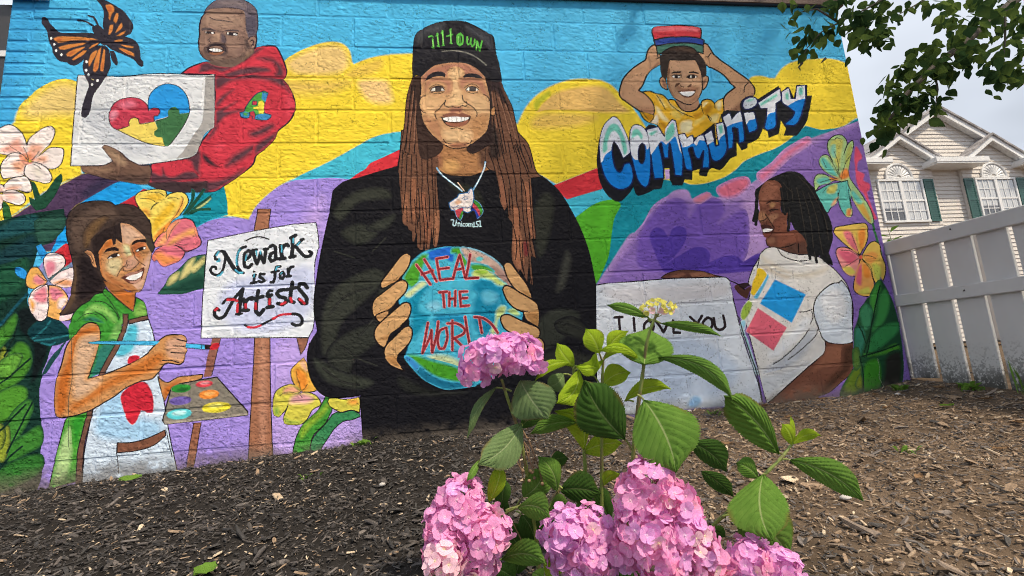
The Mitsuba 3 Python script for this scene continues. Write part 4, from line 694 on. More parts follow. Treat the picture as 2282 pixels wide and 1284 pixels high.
49|P|262|260|22|0.0|-219,2211 -175,2212 -184,2116 -187,2007 -174,1927 -138,1834 -186,1848 -231,1980 -240,2102
49|P|263|260|23|0.0|220,2210 296,2197 323,2106 349,2009 307,2051 260,2120 227,1982 221,1880 210,1914
49|P|264|260|28|0.0|207,1846 248,1914 280,1812 267,1693 211,1693
50|S|265||0|5.3|-226,2156 -241,2047 -256,1914 -273,1728
50|S|265||0|5.3|-208,2156 -224,2014 -239,1881 -255,1717
50|S|265||0|5.3|-194,2116 -203,1980 -203,1881 -195,1727
50|S|265||0|5.2|-249,1980 -261,1848 -285,1718
50|S|265||0|5.2|-214,1914 -217,1815 -225,1717
50|S|265||0|5.3|-184,1914 -169,1815 -160,1716
50|S|265||0|5.3|-237,2075 -245,2007 -253,1940
50|S|265||0|5.5|243,2161 243,2050 248,1914 259,1779 273,1693
50|S|265||0|5.5|262,2161 275,2050 292,1914 312,1723
50|S|265||0|5.5|287,2155 307,2051 330,1914 363,1722
50|S|265||0|5.5|304,2120 336,2009 360,1880 393,1711
50|S|265||0|5.5|256,2050 246,1982 252,1873 253,1779
50|S|265||0|5.4|265,1982 282,1846 299,1712
50|S|265||0|5.5|321,2078 347,1982 370,1846
50|S|266|260|3|5.7|-218,2115 -234,1980 -249,1848
50|S|266|260|3|5.6|-201,2075 -213,1947 -224,1782
50|S|266|260|3|5.9|247,2119 254,2016 265,1880
50|S|266|260|3|5.9|289,2078 315,1982 339,1846
50|S|266|260|3|5.9|325,2037 351,1941 375,1812
49|P|267|260|13|0.0|-249,1564 -218,1563 -214,1455 -218,1310 -243,1317 -246,1443
49|P|268|260|13|0.0|-195,1482 -170,1481 -161,1348 -143,1347 -140,1242 -173,1178 -187,1309
49|P|269|260|13|0.0|-289,1484 -264,1476 -268,1318 -293,1312
49|P|270|260|13|0.0|-130,1347 -98,1373 -104,1208 -129,1177
49|P|271|260|13|0.0|334,1389 365,1362 363,1240 380,1094 355,1016 314,1070 325,1255
49|P|65|260|13|0.0|409,1539 441,1511 437,1360 439,1198 416,1252 406,1388
49|P|272|260|13|0.0|259,1569 284,1548 296,1418 280,1370 261,1432
49|P|273|260|13|0.0|378,1173 404,1172 399,1093 379,1087
50|S|274||0|5.1|-289,1742 -298,1612 -304,1497
50|S|274||0|5.1|-264,1728 -274,1578 -283,1470 -298,1351
50|S|274||0|5.1|-239,1714 -246,1577 -252,1443 -247,1297
50|S|274||0|5.1|-214,1714 -212,1563 -219,1415 -216,1270
50|S|274||0|5.1|-182,1727 -183,1563 -190,1441 -181,1309 -179,1178
50|S|274||0|5.1|-150,1713 -154,1576 -146,1427 -153,1308
50|S|274||0|5.1|-125,1699 -126,1562 -124,1440 -125,1307 -135,1190
50|S|274||0|5.1|-109,1609 -113,1473 -111,1346
50|S|274||0|5.0|-205,1349 -202,1244 -207,1160
50|S|274||0|5.0|-163,1308 -166,1210 -174,1152
50|S|274||0|5.0|-230,1442 -224,1336 -230,1245
50|S|274||0|5.0|-275,1403 -274,1311
50|S|274||0|5.0|-171,1454 -167,1361 -158,1269
50|S|274||0|5.0|-142,1268 -141,1203
50|S|274||0|5.0|-120,1268 -126,1176
50|S|274||0|5.0|-207,1509 -203,1402 -212,1310
50|S|274||0|5.6|208,1724 231,1653 246,1570 262,1446
50|S|274||0|5.6|245,1780 258,1674 284,1548 296,1418 301,1329
50|S|274||0|5.6|279,1794 293,1695 318,1555 329,1417 327,1281
50|S|274||0|5.6|326,1794 338,1673 356,1540 355,1416 365,1362 363,1240
50|S|274||0|5.7|364,1765 384,1666 390,1547 386,1388 390,1253
50|S|274||0|5.8|391,1765 419,1680 440,1595
50|S|274||0|5.7|371,1772 416,1637 438,1567
50|S|274||0|5.6|397,1553 411,1470 409,1333 419,1198
50|S|274||0|5.6|437,1553 436,1442 436,1305 438,1191
50|S|274||0|5.5|326,1268 339,1161 326,1070
50|S|274||0|5.4|355,1214 355,1108 361,1016
50|S|274||0|5.5|390,1253 397,1159 404,1080
50|S|274||0|5.5|416,1252 416,1159 425,1092
50|S|274||0|5.5|364,1348 367,1294
50|S|274||0|5.4|371,1160 364,1055 372,977
50|S|274||0|5.4|404,1073 402,995 410,923
50|S|274||0|5.6|314,1499 312,1417 311,1336
50|S|274||0|5.8|418,1772 447,1693 459,1623
49|P|275||0|0.0|-206,2211* -95,2213* -105,1914 -56,1761 -112,1697 -190,1697 -202,1914*
49|P|276||0|0.0|188,2216* 244,2189 236,1914 228,1779* 113,1714 78,1754 185,1914
51|P|277||0|0.0|234,1995* 257,2023 263,1982 257,1961 235,1961*
51|C|261||0|4.8|234,1995* 257,2023 263,1982 257,1961 235,1961*
52|P|278||0|0.0|-172,2212* -137,2254 -92,2289 -36,2304 28,2312 104,2307 166,2272 202,2231 216,2203* 228,2133 232,2050 229,1968 216,1907 201,1860 155,1813 110,1780 79,1760 29,1751 -19,1758 -55,1781 -108,1827 -143,1874 -163,1914 -175,1960 -179,1994* -187,2034 -180,2068* -175,2129
52|C|261||0|6.5|-172,2212* -137,2254 -92,2289 -36,2304 28,2312 104,2307 166,2272 202,2231 216,2203* 228,2133 232,2050 229,1968 216,1907 201,1860 155,1813 110,1780 79,1760 29,1751 -19,1758 -55,1781 -108,1827 -143,1874 -163,1914 -175,1960 -179,1994* -187,2034 -180,2068* -175,2129
52|P|279|278|28|0.0|-166,2212 -112,2268 -29,2297 40,2306 116,2300 178,2258 201,2217 187,2188 137,2216 74,2201 51,2271 13,2256 -2,2186 -38,2227 -114,2213 -152,2157
52|P|280|278|28|0.0|-0,2242 39,2270 75,2243 65,2159 68,2077 91,2029 28,2008 -27,2028 6,2090 9,2159
52|P|281|278|22|0.0|-33,2200 4,2186 1,2124 -31,2103 -23,2145 -53,2179 -115,2171 -147,2116 -146,2171 -95,2206
52|P|282|278|23|0.0|61,2201 125,2216 193,2189 215,2119 225,2078 189,2105 160,2160 97,2167 70,2132 56,2159
52|P|283|278|28|0.0|-180,2061 -142,2096 -93,2076 -44,2076 -58,2021 -96,1994 -104,1947 -152,1974 -179,1994
52|P|284|278|31|0.0|94,2097 182,2091 224,2050 220,1982 150,1961 121,2009
52|P|285|278|30|0.0|-168,1947 -122,1940 -74,1920 -64,1860 -17,1807 -55,1788 -108,1834 -148,1887
52|P|286|278|30|0.0|124,1941 213,1961 216,1907 195,1860 143,1813 111,1793 109,1873
52|P|280|278|30|0.0|-52,1860 34,1874 108,1853 93,1793 31,1787 -30,1794
52|P|287|278|17|0.0|-3,2008 59,2015 64,1981 27,1978 -11,1974
52|P|288|278|14|0.0|-25,1774 31,1787 92,1783 79,1762 29,1752 -13,1758
52|P|289|280|17|0.0|24,2069 52,2077 60,2042 32,2029
52|S|182||0|5.4|-32,2059 -40,2028 -28,2015 10,2016
52|S|182||0|5.4|92,2049 96,2029 84,2017 66,2023
52|S|182||0|5.4|4,2025 28,2008 53,2015 66,2027
52|S|182||0|5.5|69,2090 73,2056 98,2036 128,2015 151,1981 149,1954
52|S|182||0|5.4|-32,2052 -58,2021 -71,2001 -93,1987 -97,1961 -86,1934
52|S|182||0|5.4|-148,2092 -176,2075 -187,2034 -179,1994 -149,1974
52|S|182||0|5.4|-9,1874 29,1880 62,1870
52|S|182||0|5.3|-54,1807 -42,1788 -6,1781
52|S|182||0|5.3|112,1803 105,1787 67,1777
52|S|182||0|5.5|195,2098 220,2085 231,2057
52|S|182||0|5.3|-178,1914 -155,1874 -108,1824 -55,1778 5,1749 79,1759
53|P|290||0|0.0|-148,2185* -132,2216 -88,2244 -44,2245 -26,2231 -30,2210* -51,2217 -89,2213 -120,2199
53|P|290||0|0.0|77,2212* 91,2229 132,2237 170,2230 200,2203* 162,2206 118,2212 86,2208
54|P|291||0|0.0|-123,2116* -110,2140 -78,2154 -48,2148 -30,2124* -55,2115 -92,2113
54|P|291||0|0.0|86,2125* 103,2146 134,2153 159,2143 174,2126* 145,2119 108,2118
54|P|292||0|0.0|-115,2118* -105,2136 -91,2141 -91,2118
54|P|292||0|0.0|-53,2142 -35,2124* -54,2119
54|P|292||0|0.0|93,2126* 106,2143 114,2143 111,2121
54|P|292||0|0.0|153,2141 167,2126* 151,2121
54|P|293||0|0.0|-53,2131 -56,2123 -63,2117 -72,2115 -81,2117 -88,2123 -90,2130 -88,2138 -81,2143 -71,2145 -62,2144 -55,2138
54|P|293||0|0.0|151,2134 148,2127 141,2122 131,2120 121,2122 114,2127 112,2133 115,2140 122,2146 132,2148 142,2146 149,2141
54|S|294||0|4.4|-126,2130 -103,2154 -66,2161 -35,2141
54|S|294||0|4.3|-117,2109 -74,2100 -36,2114
54|S|294||0|4.4|83,2139 109,2160 141,2166 172,2141
54|S|294||0|4.4|95,2115 132,2103 164,2115
55|P|295||0|0.0|-64,1951* -49,1947 26,1957 113,1958* 105,1927 73,1897 23,1885 -20,1890 -47,1914
55|P|296||0|0.0|-58,1954 -29,1971 14,1978 39,1971 64,1978 94,1968 116,1958 69,1951 25,1951 -24,1947
55|P|297||0|0.0|-54,1939 -24,1949 25,1953 75,1951 106,1947 93,1934 61,1924 12,1917 -31,1924
55|P|298||0|0.0|-41,1917 11,1912 61,1919 102,1937 85,1907 54,1890 17,1887 -20,1895
55|S|299||0|2.9|-21,1947* -20,1924*
55|S|299||0|2.9|1,1951* 1,1919*
55|S|299||0|2.9|29,1951* 29,1918*
55|S|299||0|2.9|56,1951* 55,1922*
55|S|299||0|2.9|78,1950* 75,1928*
56|P|300||0|0.0|-219,2204* -220,2273 -214,2371 -206,2449 -193,2492 -160,2525 -102,2559 -38,2582 26,2595 91,2593 141,2573 192,2545 242,2514 274,2496 282,2460 287,2374 302,2296 312,2190* 289,2183 251,2189 220,2206* 196,2238 166,2272 103,2305 28,2311 -36,2303 -93,2286 -137,2250 -172,2212* -200,2222
56|C|261||0|5.2|-219,2204* -220,2273 -214,2371 -206,2449 -193,2492 -160,2525 -102,2559 -38,2582 26,2595 91,2593 141,2573 192,2545 242,2514 274,2496 282,2460 287,2374 302,2296 312,2190* 289,2183 251,2189 220,2206* 196,2238 166,2272 103,2305 28,2311 -36,2303 -93,2286 -137,2250 -172,2212* -200,2222
56|P|301|300|32|0.0|-186,2499 -103,2552 -26,2568 -40,2524 -130,2493 -182,2435
56|P|302|300|32|0.0|115,2558 191,2523 254,2489 262,2402 214,2459 151,2508
56|P|303|300|23|0.0|-205,2267 -135,2310 -47,2346 55,2355 143,2329 204,2280 265,2217 239,2203 190,2252 104,2314 -35,2311 -137,2261 -175,2226
56|S|304|300|4|8.2|-39,2383 18,2391 75,2384 119,2371 169,2343 224,2294
56|S|305||0|5.2|-108,2377 -45,2387 6,2393
57|S|306||0|10.5|-94,2462* -91,2409*
57|S|306||0|10.6|-116,2478* -101,2486* -94,2479*
57|S|306||0|10.6|-65,2502* -60,2418*
57|S|306||0|10.6|-72,2486* -61,2497*
57|S|306||0|10.6|-33,2521* -31,2423*
57|S|306||0|10.6|-40,2504* -30,2516*
57|S|306||0|10.6|16,2532* 16,2436*
57|S|306||0|10.6|-9,2484* 26,2497*
57|S|306||0|8.0|-100,2407* -89,2403*
57|S|306||0|8.0|-68,2417* -55,2413*
57|S|306||0|8.1|-38,2421* -25,2422*
57|S|306||0|8.1|9,2437* 23,2436*
57|S|306||0|8.2|10,2526* 19,2535*
57|S|306||0|11.9|75,2506 59,2495 54,2466 56,2437 67,2423 82,2434 89,2463 88,2492 75,2506
57|S|306||0|7.5|71,2499 71,2428
57|S|306||0|10.1|117,2484 111,2453 119,2429 133,2442 139,2474
57|S|306||0|10.1|139,2474 135,2439 144,2418 157,2432 162,2468
57|S|306||0|10.1|176,2456* 168,2399*
57|S|306||0|10.1|176,2456* 189,2392*
57|S|306||0|10.1|189,2392* 206,2457*
57|S|307||0|3.4|-95,2457 -93,2412
57|S|307||0|3.4|-64,2491 -62,2427
57|S|307||0|3.4|-32,2510 -32,2432
57|S|307||0|3.4|16,2522 15,2443
57|S|307||0|3.4|64,2484 60,2444
57|S|307||0|3.4|121,2471 117,2442
57|S|307||0|3.4|174,2443 169,2407
58|S|308||0|9.7|-98,1630 -83,1602 -52,1571 -21,1543 16,1512 40,1487
58|S|308||0|9.9|185,1664 177,1626 158,1585 133,1537 105,1493
58|S|309||0|5.5|-89,1616 -65,1585 -28,1550 16,1513 41,1491
58|S|309||0|5.6|185,1657 173,1616 151,1571 119,1513
58|P|310||0|0.0|-36,1418* -13,1434 13,1451 20,1467 46,1474 72,1477* 79,1490 96,1507* 105,1483 106,1442 98,1408 87,1382 89,1365 66,1355 42,1369* 42,1389 23,1383 -3,1370 -25,1374 -34,1391
58|C|311||0|5.5|-36,1418* -13,1434 13,1451 20,1467 46,1474 72,1477* 79,1490 96,1507* 105,1483 106,1442 98,1408 87,1382 89,1365 66,1355 42,1369* 42,1389 23,1383 -3,1370 -25,1374 -34,1391
58|P|312|310|8|0.0|-7,1417 19,1437 38,1423 11,1404
58|S|313||0|7.5|20,1539 35,1515 53,1491
58|S|314||0|3.5|17,1539 56,1487
58|S|311||0|4.1|38,1443 55,1453 71,1451
58|S|311||0|4.1|48,1436 70,1439
58|S|311||0|4.1|-31,1394 -5,1391 17,1400
58|S|311||0|4.1|42,1389 68,1385 94,1398
58|S|311||0|4.1|78,1470 89,1490
58|S|311||0|4.1|-15,1381 -3,1377
58|P|315||0|0.0|-6,1370* 10,1380 42,1386* 35,1356 17,1323* 2,1337
58|P|228||0|0.0|32,1363* 42,1369 39,1343 26,1313 17,1325
58|P|316||0|0.0|101,1415* 120,1394 138,1367 139,1340 123,1324* 112,1361 97,1388
58|P|228||0|0.0|106,1435* 133,1414 148,1387 157,1363* 146,1340 139,1340 138,1367 120,1398 105,1418
58|P|317||0|0.0|89,1368 105,1368 114,1341 119,1317 132,1324 130,1340 112,1374 97,1388
58|S|318||0|3.4|106,1435 137,1414 157,1363 139,1333 122,1320
58|S|318||0|3.4|-6,1370 2,1337 23,1311 40,1343
57|S|319||0|6.7|-29,1315 -18,1318 -14,1311 -20,1288 -14,1279 -4,1284 2,1314
57|S|319||0|5.4|9,1298 10,1277
57|S|319||0|5.4|10,1293 16,1298 21,1294 22,1277
57|S|319||0|5.4|29,1295 30,1276
57|S|319||0|5.4|29,1303 30,1302
57|S|319||0|5.4|47,1293 38,1292 36,1280 45,1275
57|S|319||0|5.4|59,1293 52,1288 53,1277 59,1276 64,1282 64,1291 59,1293
57|S|319||0|5.4|70,1293 70,1274
57|S|319||0|5.4|70,1287 77,1292
57|S|319||0|5.4|81,1292 82,1273
57|S|319||0|5.4|82,1288 88,1292 91,1287 93,1272
57|S|319||0|6.1|101,1297 101,1271
57|S|319||0|6.1|97,1295 101,1298
57|S|319||0|6.1|96,1271 106,1272
57|S|319||0|6.1|127,1303 114,1301 114,1289 122,1287 124,1278 117,1271 111,1274
57|S|319||0|6.1|136,1307 136,1272
57|S|319||0|6.1|132,1303 136,1307
57|S|319||0|6.1|131,1271 142,1273
59|P|320||0|0.0|-253,1086* -192,1133 -117,1153 -35,1157 47,1150 129,1122 196,1077 249,1025 301,959 337,874 344,776 331,681 290,582 224,486 146,419 65,385 -14,375 -92,374 -155,400 -218,443 -268,504 -305,558* -285,615 -263,713 -300,808 -331,863 -309,964
59|C|321||0|4.5|-253,1086* -192,1133 -117,1153 -35,1157 47,1150 129,1122 196,1077 249,1025 301,959 337,874 344,776 331,681 290,582 224,486 146,419 65,385 -14,375 -92,374 -155,400 -218,443 -268,504 -305,558* -285,615 -263,713 -300,808 -331,863 -309,964
60|P|322|320|22|0.0|-298,869* -258,887 -218,926 -177,952 -164,938 -206,878 -221,804 -169,775 -184,735 -238,672 -251,646 -270,674 -261,779 -280,807*
60|P|323|320|23|0.0|64,914 86,948 135,966 182,950 215,921 262,905 247,871 282,779 330,777 336,749 289,779 242,795 217,838 207,783 181,689 153,664 105,653 69,736 72,790 81,844 103,884
60|P|324|320|22|0.0|-130,773 -50,775 30,765 22,725 -78,743 -145,720
60|P|325|323|23|0.0|124,883 165,895 212,872 196,832 141,827
60|P|326|320|22|0.0|-181,829 -127,854 -101,819 -142,800
60|P|327|320|10|0.0|-172,1125 -117,1148 -35,1156 -23,1113 -31,1071 -78,1094 -133,1082 -159,1097
61|P|328|320|15|0.0|-199,1119* -165,1118 -180,1084 -209,1008 -223,961 -257,935 -289,963 -302,991* -261,1059
61|P|329|320|15|0.0|-298,896 -257,928 -203,967 -177,952 -231,913 -272,881
61|P|328|320|13|0.0|-28,1149 20,1147 45,1104 50,1054 36,1040 10,1077 -9,1120 -36,1121
61|P|330|320|15|0.0|20,1147 88,1138 156,1107 210,1069 249,1025 281,981 292,932 258,940 218,977 180,1035 112,1059 58,1075
61|P|331|330|15|0.0|180,1042 241,1011 280,960 288,925 250,937 212,984
61|P|328|320|13|0.0|70,1046 112,1052 166,1035 199,1006 178,1000 123,1009 82,1018
61|P|332|320|15|0.0|75,1004 130,1016 185,999 231,955 264,926 215,928 183,957 128,974 87,975
61|P|333|332|10|0.0|89,1010 131,1019 165,1007 136,991
61|P|334|330|8|0.0|100,1087 121,1097 144,1086 133,1069 106,1070
61|P|335|320|15|0.0|200,783 229,809 256,801 240,761 204,729 194,675 172,649 160,670 190,722
61|P|336|320|13|0.0|262,780 304,792 329,756 301,751
61|P|337|320|19|0.0|-189,551 -137,561 -72,550 -8,514 37,472 3,461 -61,497 -138,522 -196,532
61|P|338|320|17|0.0|-286,570 -228,560 -177,537 -100,513 -35,489 16,453 54,412 14,402 -77,421 -154,451 -217,501 -261,542
60|P|339|320|9|0.0|-305,558 -267,543 -217,494 -154,445 -64,410 53,399 65,385 -27,379 -92,377 -155,403 -218,446 -274,511
60|P|340|320|9|0.0|-305,564 -273,550 -230,502 -243,483 -287,531
62|S|341||0|18.8|-230,1061 -195,1008 -157,948
62|S|341||0|18.9|-186,1091 -154,1034 -123,963
62|S|341||0|18.9|-202,1005 -141,1026
62|S|341||0|19.0|-119,1092 -111,1032 -103,969
62|S|341||0|19.1|-119,1092 -57,1100
62|S|341||0|19.0|-111,1032 -53,1037
62|S|341||0|18.9|-103,969 -35,975
62|S|341||0|19.1|11,1108 -12,1042 -32,973
62|S|341||0|19.2|11,1108 25,1041 36,977
62|S|341||0|19.1|-16,1025 25,1030
62|S|341||0|19.2|70,1110 56,1040 39,974
62|S|341||0|19.1|39,972 108,974
62|S|341||0|18.8|-109,901 -68,902
62|S|341||0|18.7|-89,900 -85,818
62|S|341||0|18.7|-55,898 -58,823
62|S|341||0|18.8|-21,904 -27,822
62|S|341||0|18.8|-56,861 -23,863
62|S|341||0|18.8|2,899 5,817
62|S|341||0|18.9|2,899 43,899
62|S|341||0|18.9|4,861 41,863
62|S|341||0|18.8|5,817 49,820
62|S|341||0|18.2|-177,735 -193,656 -211,575
62|S|341||0|18.2|-211,575 -173,648 -159,694
62|S|341||0|18.2|-159,694 -161,628 -159,575
62|S|341||0|18.3|-159,575 -133,666 -121,739
62|S|341||0|18.3|-79,703 -113,691 -128,639 -119,593 -97,591 -75,649 -79,703
62|S|341||0|18.4|-45,741 -48,655 -51,582
62|S|341||0|18.5|-72,726 -19,723 20,691 12,665 -45,641
62|S|341||0|18.4|-42,648 9,592
62|S|341||0|18.5|26,758 33,684 43,610
62|S|341||0|18.8|77,755 124,746 169,710 200,661
62|S|341||0|18.7|103,744 113,666
62|S|342||0|12.4|-230,1061 -195,1008 -157,948
62|S|342||0|12.4|-186,1091 -154,1034 -123,963
62|S|342||0|12.4|-202,1005 -141,1026
62|S|342||0|12.5|-119,1092 -111,1032 -103,969
62|S|342||0|12.6|-119,1092 -57,1100
62|S|342||0|12.5|-111,1032 -53,1037
62|S|342||0|12.4|-103,969 -35,975
62|S|342||0|12.6|11,1108 -12,1042 -32,973
62|S|342||0|12.6|11,1108 25,1041 36,977
62|S|342||0|12.6|-16,1025 25,1030
62|S|342||0|12.6|70,1110 56,1040 39,974
62|S|342||0|12.6|39,972 108,974
62|S|342||0|12.3|-109,901 -68,902
62|S|342||0|12.3|-89,900 -85,818
62|S|342||0|12.3|-55,898 -58,823
62|S|342||0|12.4|-21,904 -27,822
62|S|342||0|12.3|-56,861 -23,863
62|S|342||0|12.4|2,899 5,817
62|S|342||0|12.4|2,899 43,899
62|S|342||0|12.4|4,861 41,863
62|S|342||0|12.3|5,817 49,820
62|S|342||0|12.0|-177,735 -193,656 -211,575
62|S|342||0|11.9|-211,575 -173,648 -159,694
62|S|342||0|12.0|-159,694 -161,628 -159,575
62|S|342||0|12.0|-159,575 -133,666 -121,739
62|S|342||0|12.0|-79,703 -113,691 -128,639 -119,593 -97,591 -75,649 -79,703
62|S|342||0|12.1|-45,741 -48,655 -51,582
62|S|342||0|12.1|-72,726 -19,723 20,691 12,665 -45,641
62|S|342||0|12.1|-42,648 9,592
62|S|342||0|12.2|26,758 33,684 43,610
62|S|342||0|12.3|77,755 124,746 169,710 200,661
62|S|342||0|12.3|103,744 113,666
63|P|343||0|0.0|-418,935 -424,969 -400,1002 -360,1056 -312,1116 -279,1131 -259,1115 -267,1066 -295,1019 -335,979 -382,954
63|C|344||0|7.7|-418,935 -424,969 -400,1002 -360,1056 -312,1116 -279,1131 -259,1115 -267,1066 -295,1019 -335,979 -382,954
63|P|345|343|12|0.0|-414,948 -375,967 -328,999 -362,960
63|P|343||0|0.0|-430,752 -465,790 -471,843 -454,883 -395,927 -335,972 -302,979 -280,956 -290,916 -331,870 -377,825 -417,794
63|C|344||0|7.6|-430,752 -465,790 -471,843 -454,883 -395,927 -335,972 -302,979 -280,956 -290,916 -331,870 -377,825 -417,794
63|P|345|343|12|0.0|-461,803 -416,807 -351,851 -417,787
63|P|346||0|0.0|-455,786 -416,807 -384,812 -388,786 -430,752
63|C|344||0|6.2|-455,786 -416,807 -384,812 -388,786 -430,752
63|P|343||0|0.0|-406,616 -444,638 -463,684 -450,729 -404,773 -351,817 -305,852 -272,847 -265,813 -281,767 -327,723 -380,686 -393,654
63|C|344||0|7.5|-406,616 -444,638 -463,684 -450,729 -404,773 -351,817 -305,852 -272,847 -265,813 -281,767 -327,723 -380,686 -393,654
63|P|345|343|12|0.0|-444,657 -393,680 -327,723 -387,660
63|P|343||0|0.0|-307,484* -364,510 -401,551 -413,590 -400,629 -354,672 -308,715 -282,724 -263,706 -267,654 -298,610 -343,567 -347,541
63|C|344||0|7.4|-307,484* -364,510 -401,551 -413,590 -400,629 -354,672 -308,715 -282,724 -263,706 -267,654 -298,610 -343,567 -347,541
63|P|345|343|12|0.0|-401,564 -350,567 -325,514 -370,523
63|P|343||0|0.0|256,1032 268,1056 296,1052 331,1001 376,935 397,885 401,839* 371,858 324,888 279,953
63|C|344||0|8.0|256,1032 268,1056 296,1052 331,1001 376,935 397,885 401,839* 371,858 324,888 279,953
63|P|345|343|13|0.0|379,886 398,850 351,880
63|P|343||0|0.0|242,902 253,923 284,918 337,881 397,843 434,810 438,772 434,717 428,683* 395,705 355,734 351,769* 304,792 265,835
63|C|344||0|7.9|242,902 253,923 284,918 337,881 397,843 434,810 438,772 434,717 428,683* 395,705 355,734 351,769* 304,792 265,835
63|P|345|343|13|0.0|364,755 434,772 428,689 388,712
63|P|343||0|0.0|221,728 229,755 267,759 334,722 401,691 434,669 435,635 416,619* 362,632 295,649 242,679
63|C|344||0|7.8|221,728 229,755 267,759 334,722 401,691 434,669 435,635 416,619* 362,632 295,649 242,679
63|P|345|343|13|0.0|336,654 424,628 362,635
63|P|343||0|0.0|388,610* 430,621 456,593 453,552 423,527* 390,536 379,577
63|C|344||0|7.8|388,610* 430,621 456,593 453,552 423,527* 390,536 379,577
63|P|345|343|12|0.0|411,548 446,559 431,533
63|S|344||0|5.3|344,776 385,766
63|S|344||0|5.3|350,766 362,727
64|P|347||0|0.0|1329,2461* 1298,2448 1271,2416 1254,2372 1245,2347 1195,2316 1138,2272 1086,2216 1064,2168 1047,2114 1055,2084 1081,2060 1123,2025 1176,1989 1219,1972 1255,1963* 1266,2002 1267,2037 1248,2073 1218,2109 1177,2133* 1207,2169 1245,2243 1278,2280 1341,2318* 1349,2380
64|C|348||0|9.5|1329,2461* 1298,2448 1271,2416 1254,2372 1245,2347 1195,2316 1138,2272 1086,2216 1064,2168 1047,2114 1055,2084 1081,2060 1123,2025 1176,1989 1219,1972 1255,1963* 1266,2002 1267,2037 1248,2073 1218,2109 1177,2133* 1207,2169 1245,2243 1278,2280 1341,2318* 1349,2380
64|P|349|347|21|0.0|1167,2013 1225,2025 1264,2013 1256,1966 1208,1978
64|P|350|347|15|0.0|1278,2280 1332,2337 1342,2324 1310,2299 1251,2249
64|P|347||0|0.0|1661,2479* 1684,2469 1703,2432 1722,2394 1753,2357 1802,2319 1862,2270 1917,2227 1948,2196 1967,2159 1965,2127 1946,2102* 1867,2065 1844,1997* 1759,1985 1727,1997* 1737,2064 1759,2107 1800,2138 1834,2163* 1807,2188 1767,2244 1729,2274 1673,2305 1645,2323* 1622,2373 1609,2408*
64|C|348||0|9.9|1661,2479* 1684,2469 1703,2432 1722,2394 1753,2357 1802,2319 1862,2270 1917,2227 1948,2196 1967,2159 1965,2127 1946,2102* 1867,2065 1844,1997* 1759,1985 1727,1997* 1737,2064 1759,2107 1800,2138 1834,2163* 1807,2188 1767,2244 1729,2274 1673,2305 1645,2323* 1622,2373 1609,2408*
64|P|351|347|19|0.0|1778,1997 1827,2040 1881,2077 1953,2109 1930,2078 1843,1991
64|S|348||0|6.2|1889,2127 1898,2164 1930,2196
64|S|348||0|6.2|1660,2383 1674,2377 1703,2409
64|S|348||0|6.1|1332,2386 1332,2365
64|S|348||0|6.1|1319,2355 1347,2368
65|P|352||0|0.0|1347,2368* 1376,2412 1427,2438 1489,2452 1560,2451 1600,2429 1629,2379 1650,2336 1650,2273 1640,2242 1613,2223* 1342,2226* 1337,2281
65|P|353|352|19|0.0|1414,2426 1488,2446 1559,2441 1604,2417 1578,2404 1496,2421
66|P|347||0|0.0|1364,2214* 1348,2232 1329,2219 1323,2189 1334,2158 1355,2143 1369,2141*
66|C|348||0|7.2|1364,2214* 1348,2232 1329,2219 1323,2189 1334,2158 1355,2143 1369,2141*
66|P|347||0|0.0|1614,2229* 1640,2242 1657,2233 1655,2211 1636,2168 1611,2143 1603,2149*
66|C|348||0|7.3|1614,2229* 1640,2242 1657,2233 1655,2211 1636,2168 1611,2143 1603,2149*
66|P|354|347|9|0.0|1340,2213 1359,2195 1362,2153 1346,2165
66|P|354|347|9|0.0|1643,2223 1626,2186 1611,2161 1616,2198
67|P|355||0|0.0|1416,2074* 1569,2075* 1569,2033 1542,2002 1493,1990 1448,2002 1423,2032
68|P|356||0|0.0|1165,1995* 1182,1948 1202,1924 1224,1913 1274,1901* 1271,1834 1268,1807* 1661,1805* 1700,1955* 1730,1991 1737,2064 1743,2086* 1705,2070 1675,2045* 1658,2070 1623,2077 1591,2063 1579,2039 1542,2002 1493,1990 1448,2002 1424,2038 1410,2068* 1381,2074 1363,2068* 1333,2104 1287,2113 1249,2130 1202,2124* 1243,2079 1264,2037 1266,2002 1255,1963*
68|C|348||0|7.9|1165,1995* 1182,1948 1202,1924 1224,1913 1274,1901* 1271,1834 1268,1807* 1661,1805* 1700,1955* 1730,1991 1737,2064 1743,2086* 1705,2070 1675,2045* 1658,2070 1623,2077 1591,2063 1579,2039 1542,2002 1493,1990 1448,2002 1424,2038 1410,2068* 1381,2074 1363,2068* 1333,2104 1287,2113 1249,2130 1202,2124* 1243,2079 1264,2037 1266,2002 1255,1963*
68|P|357|356|18|0.0|1277,2025 1303,2002 1322,1966 1351,1924 1317,1930 1287,1966
68|P|358|356|18|0.0|1292,2104 1323,2074 1351,2020 1329,2026 1299,2068
68|P|359|356|18|0.0|1357,2062 1409,2014 1463,1984 1449,1966 1395,1996
68|P|360|356|18|0.0|1431,1913 1491,1930 1511,1907 1481,1853 1422,1848
68|P|361|356|18|0.0|1595,2045 1626,2057 1626,2015 1601,2003
68|P|362|356|19|0.0|1684,2045 1722,2064 1717,2027 1696,2003
68|P|363|356|18|0.0|1556,1978 1608,2015 1613,1967 1560,1919 1510,1895
68|P|364|356|18|0.0|1244,1942 1281,1966 1274,1907 1224,1919
68|P|365|356|18|0.0|1407,2002 1436,1954 1410,1936 1369,1978
68|P|366|356|18|0.0|1622,1942 1667,1973 1696,1967 1659,1913
68|P|367|356|18|0.0|1294,1924 1336,1895 1391,1871 1354,1854 1300,1883
68|P|367|356|18|0.0|1595,2003 1642,2045 1664,2033 1613,1967
68|P|367|356|18|0.0|1191,1978 1251,1954 1220,1927
68|P|367|356|18|0.0|1519,1966 1582,1997 1578,1966 1528,1942
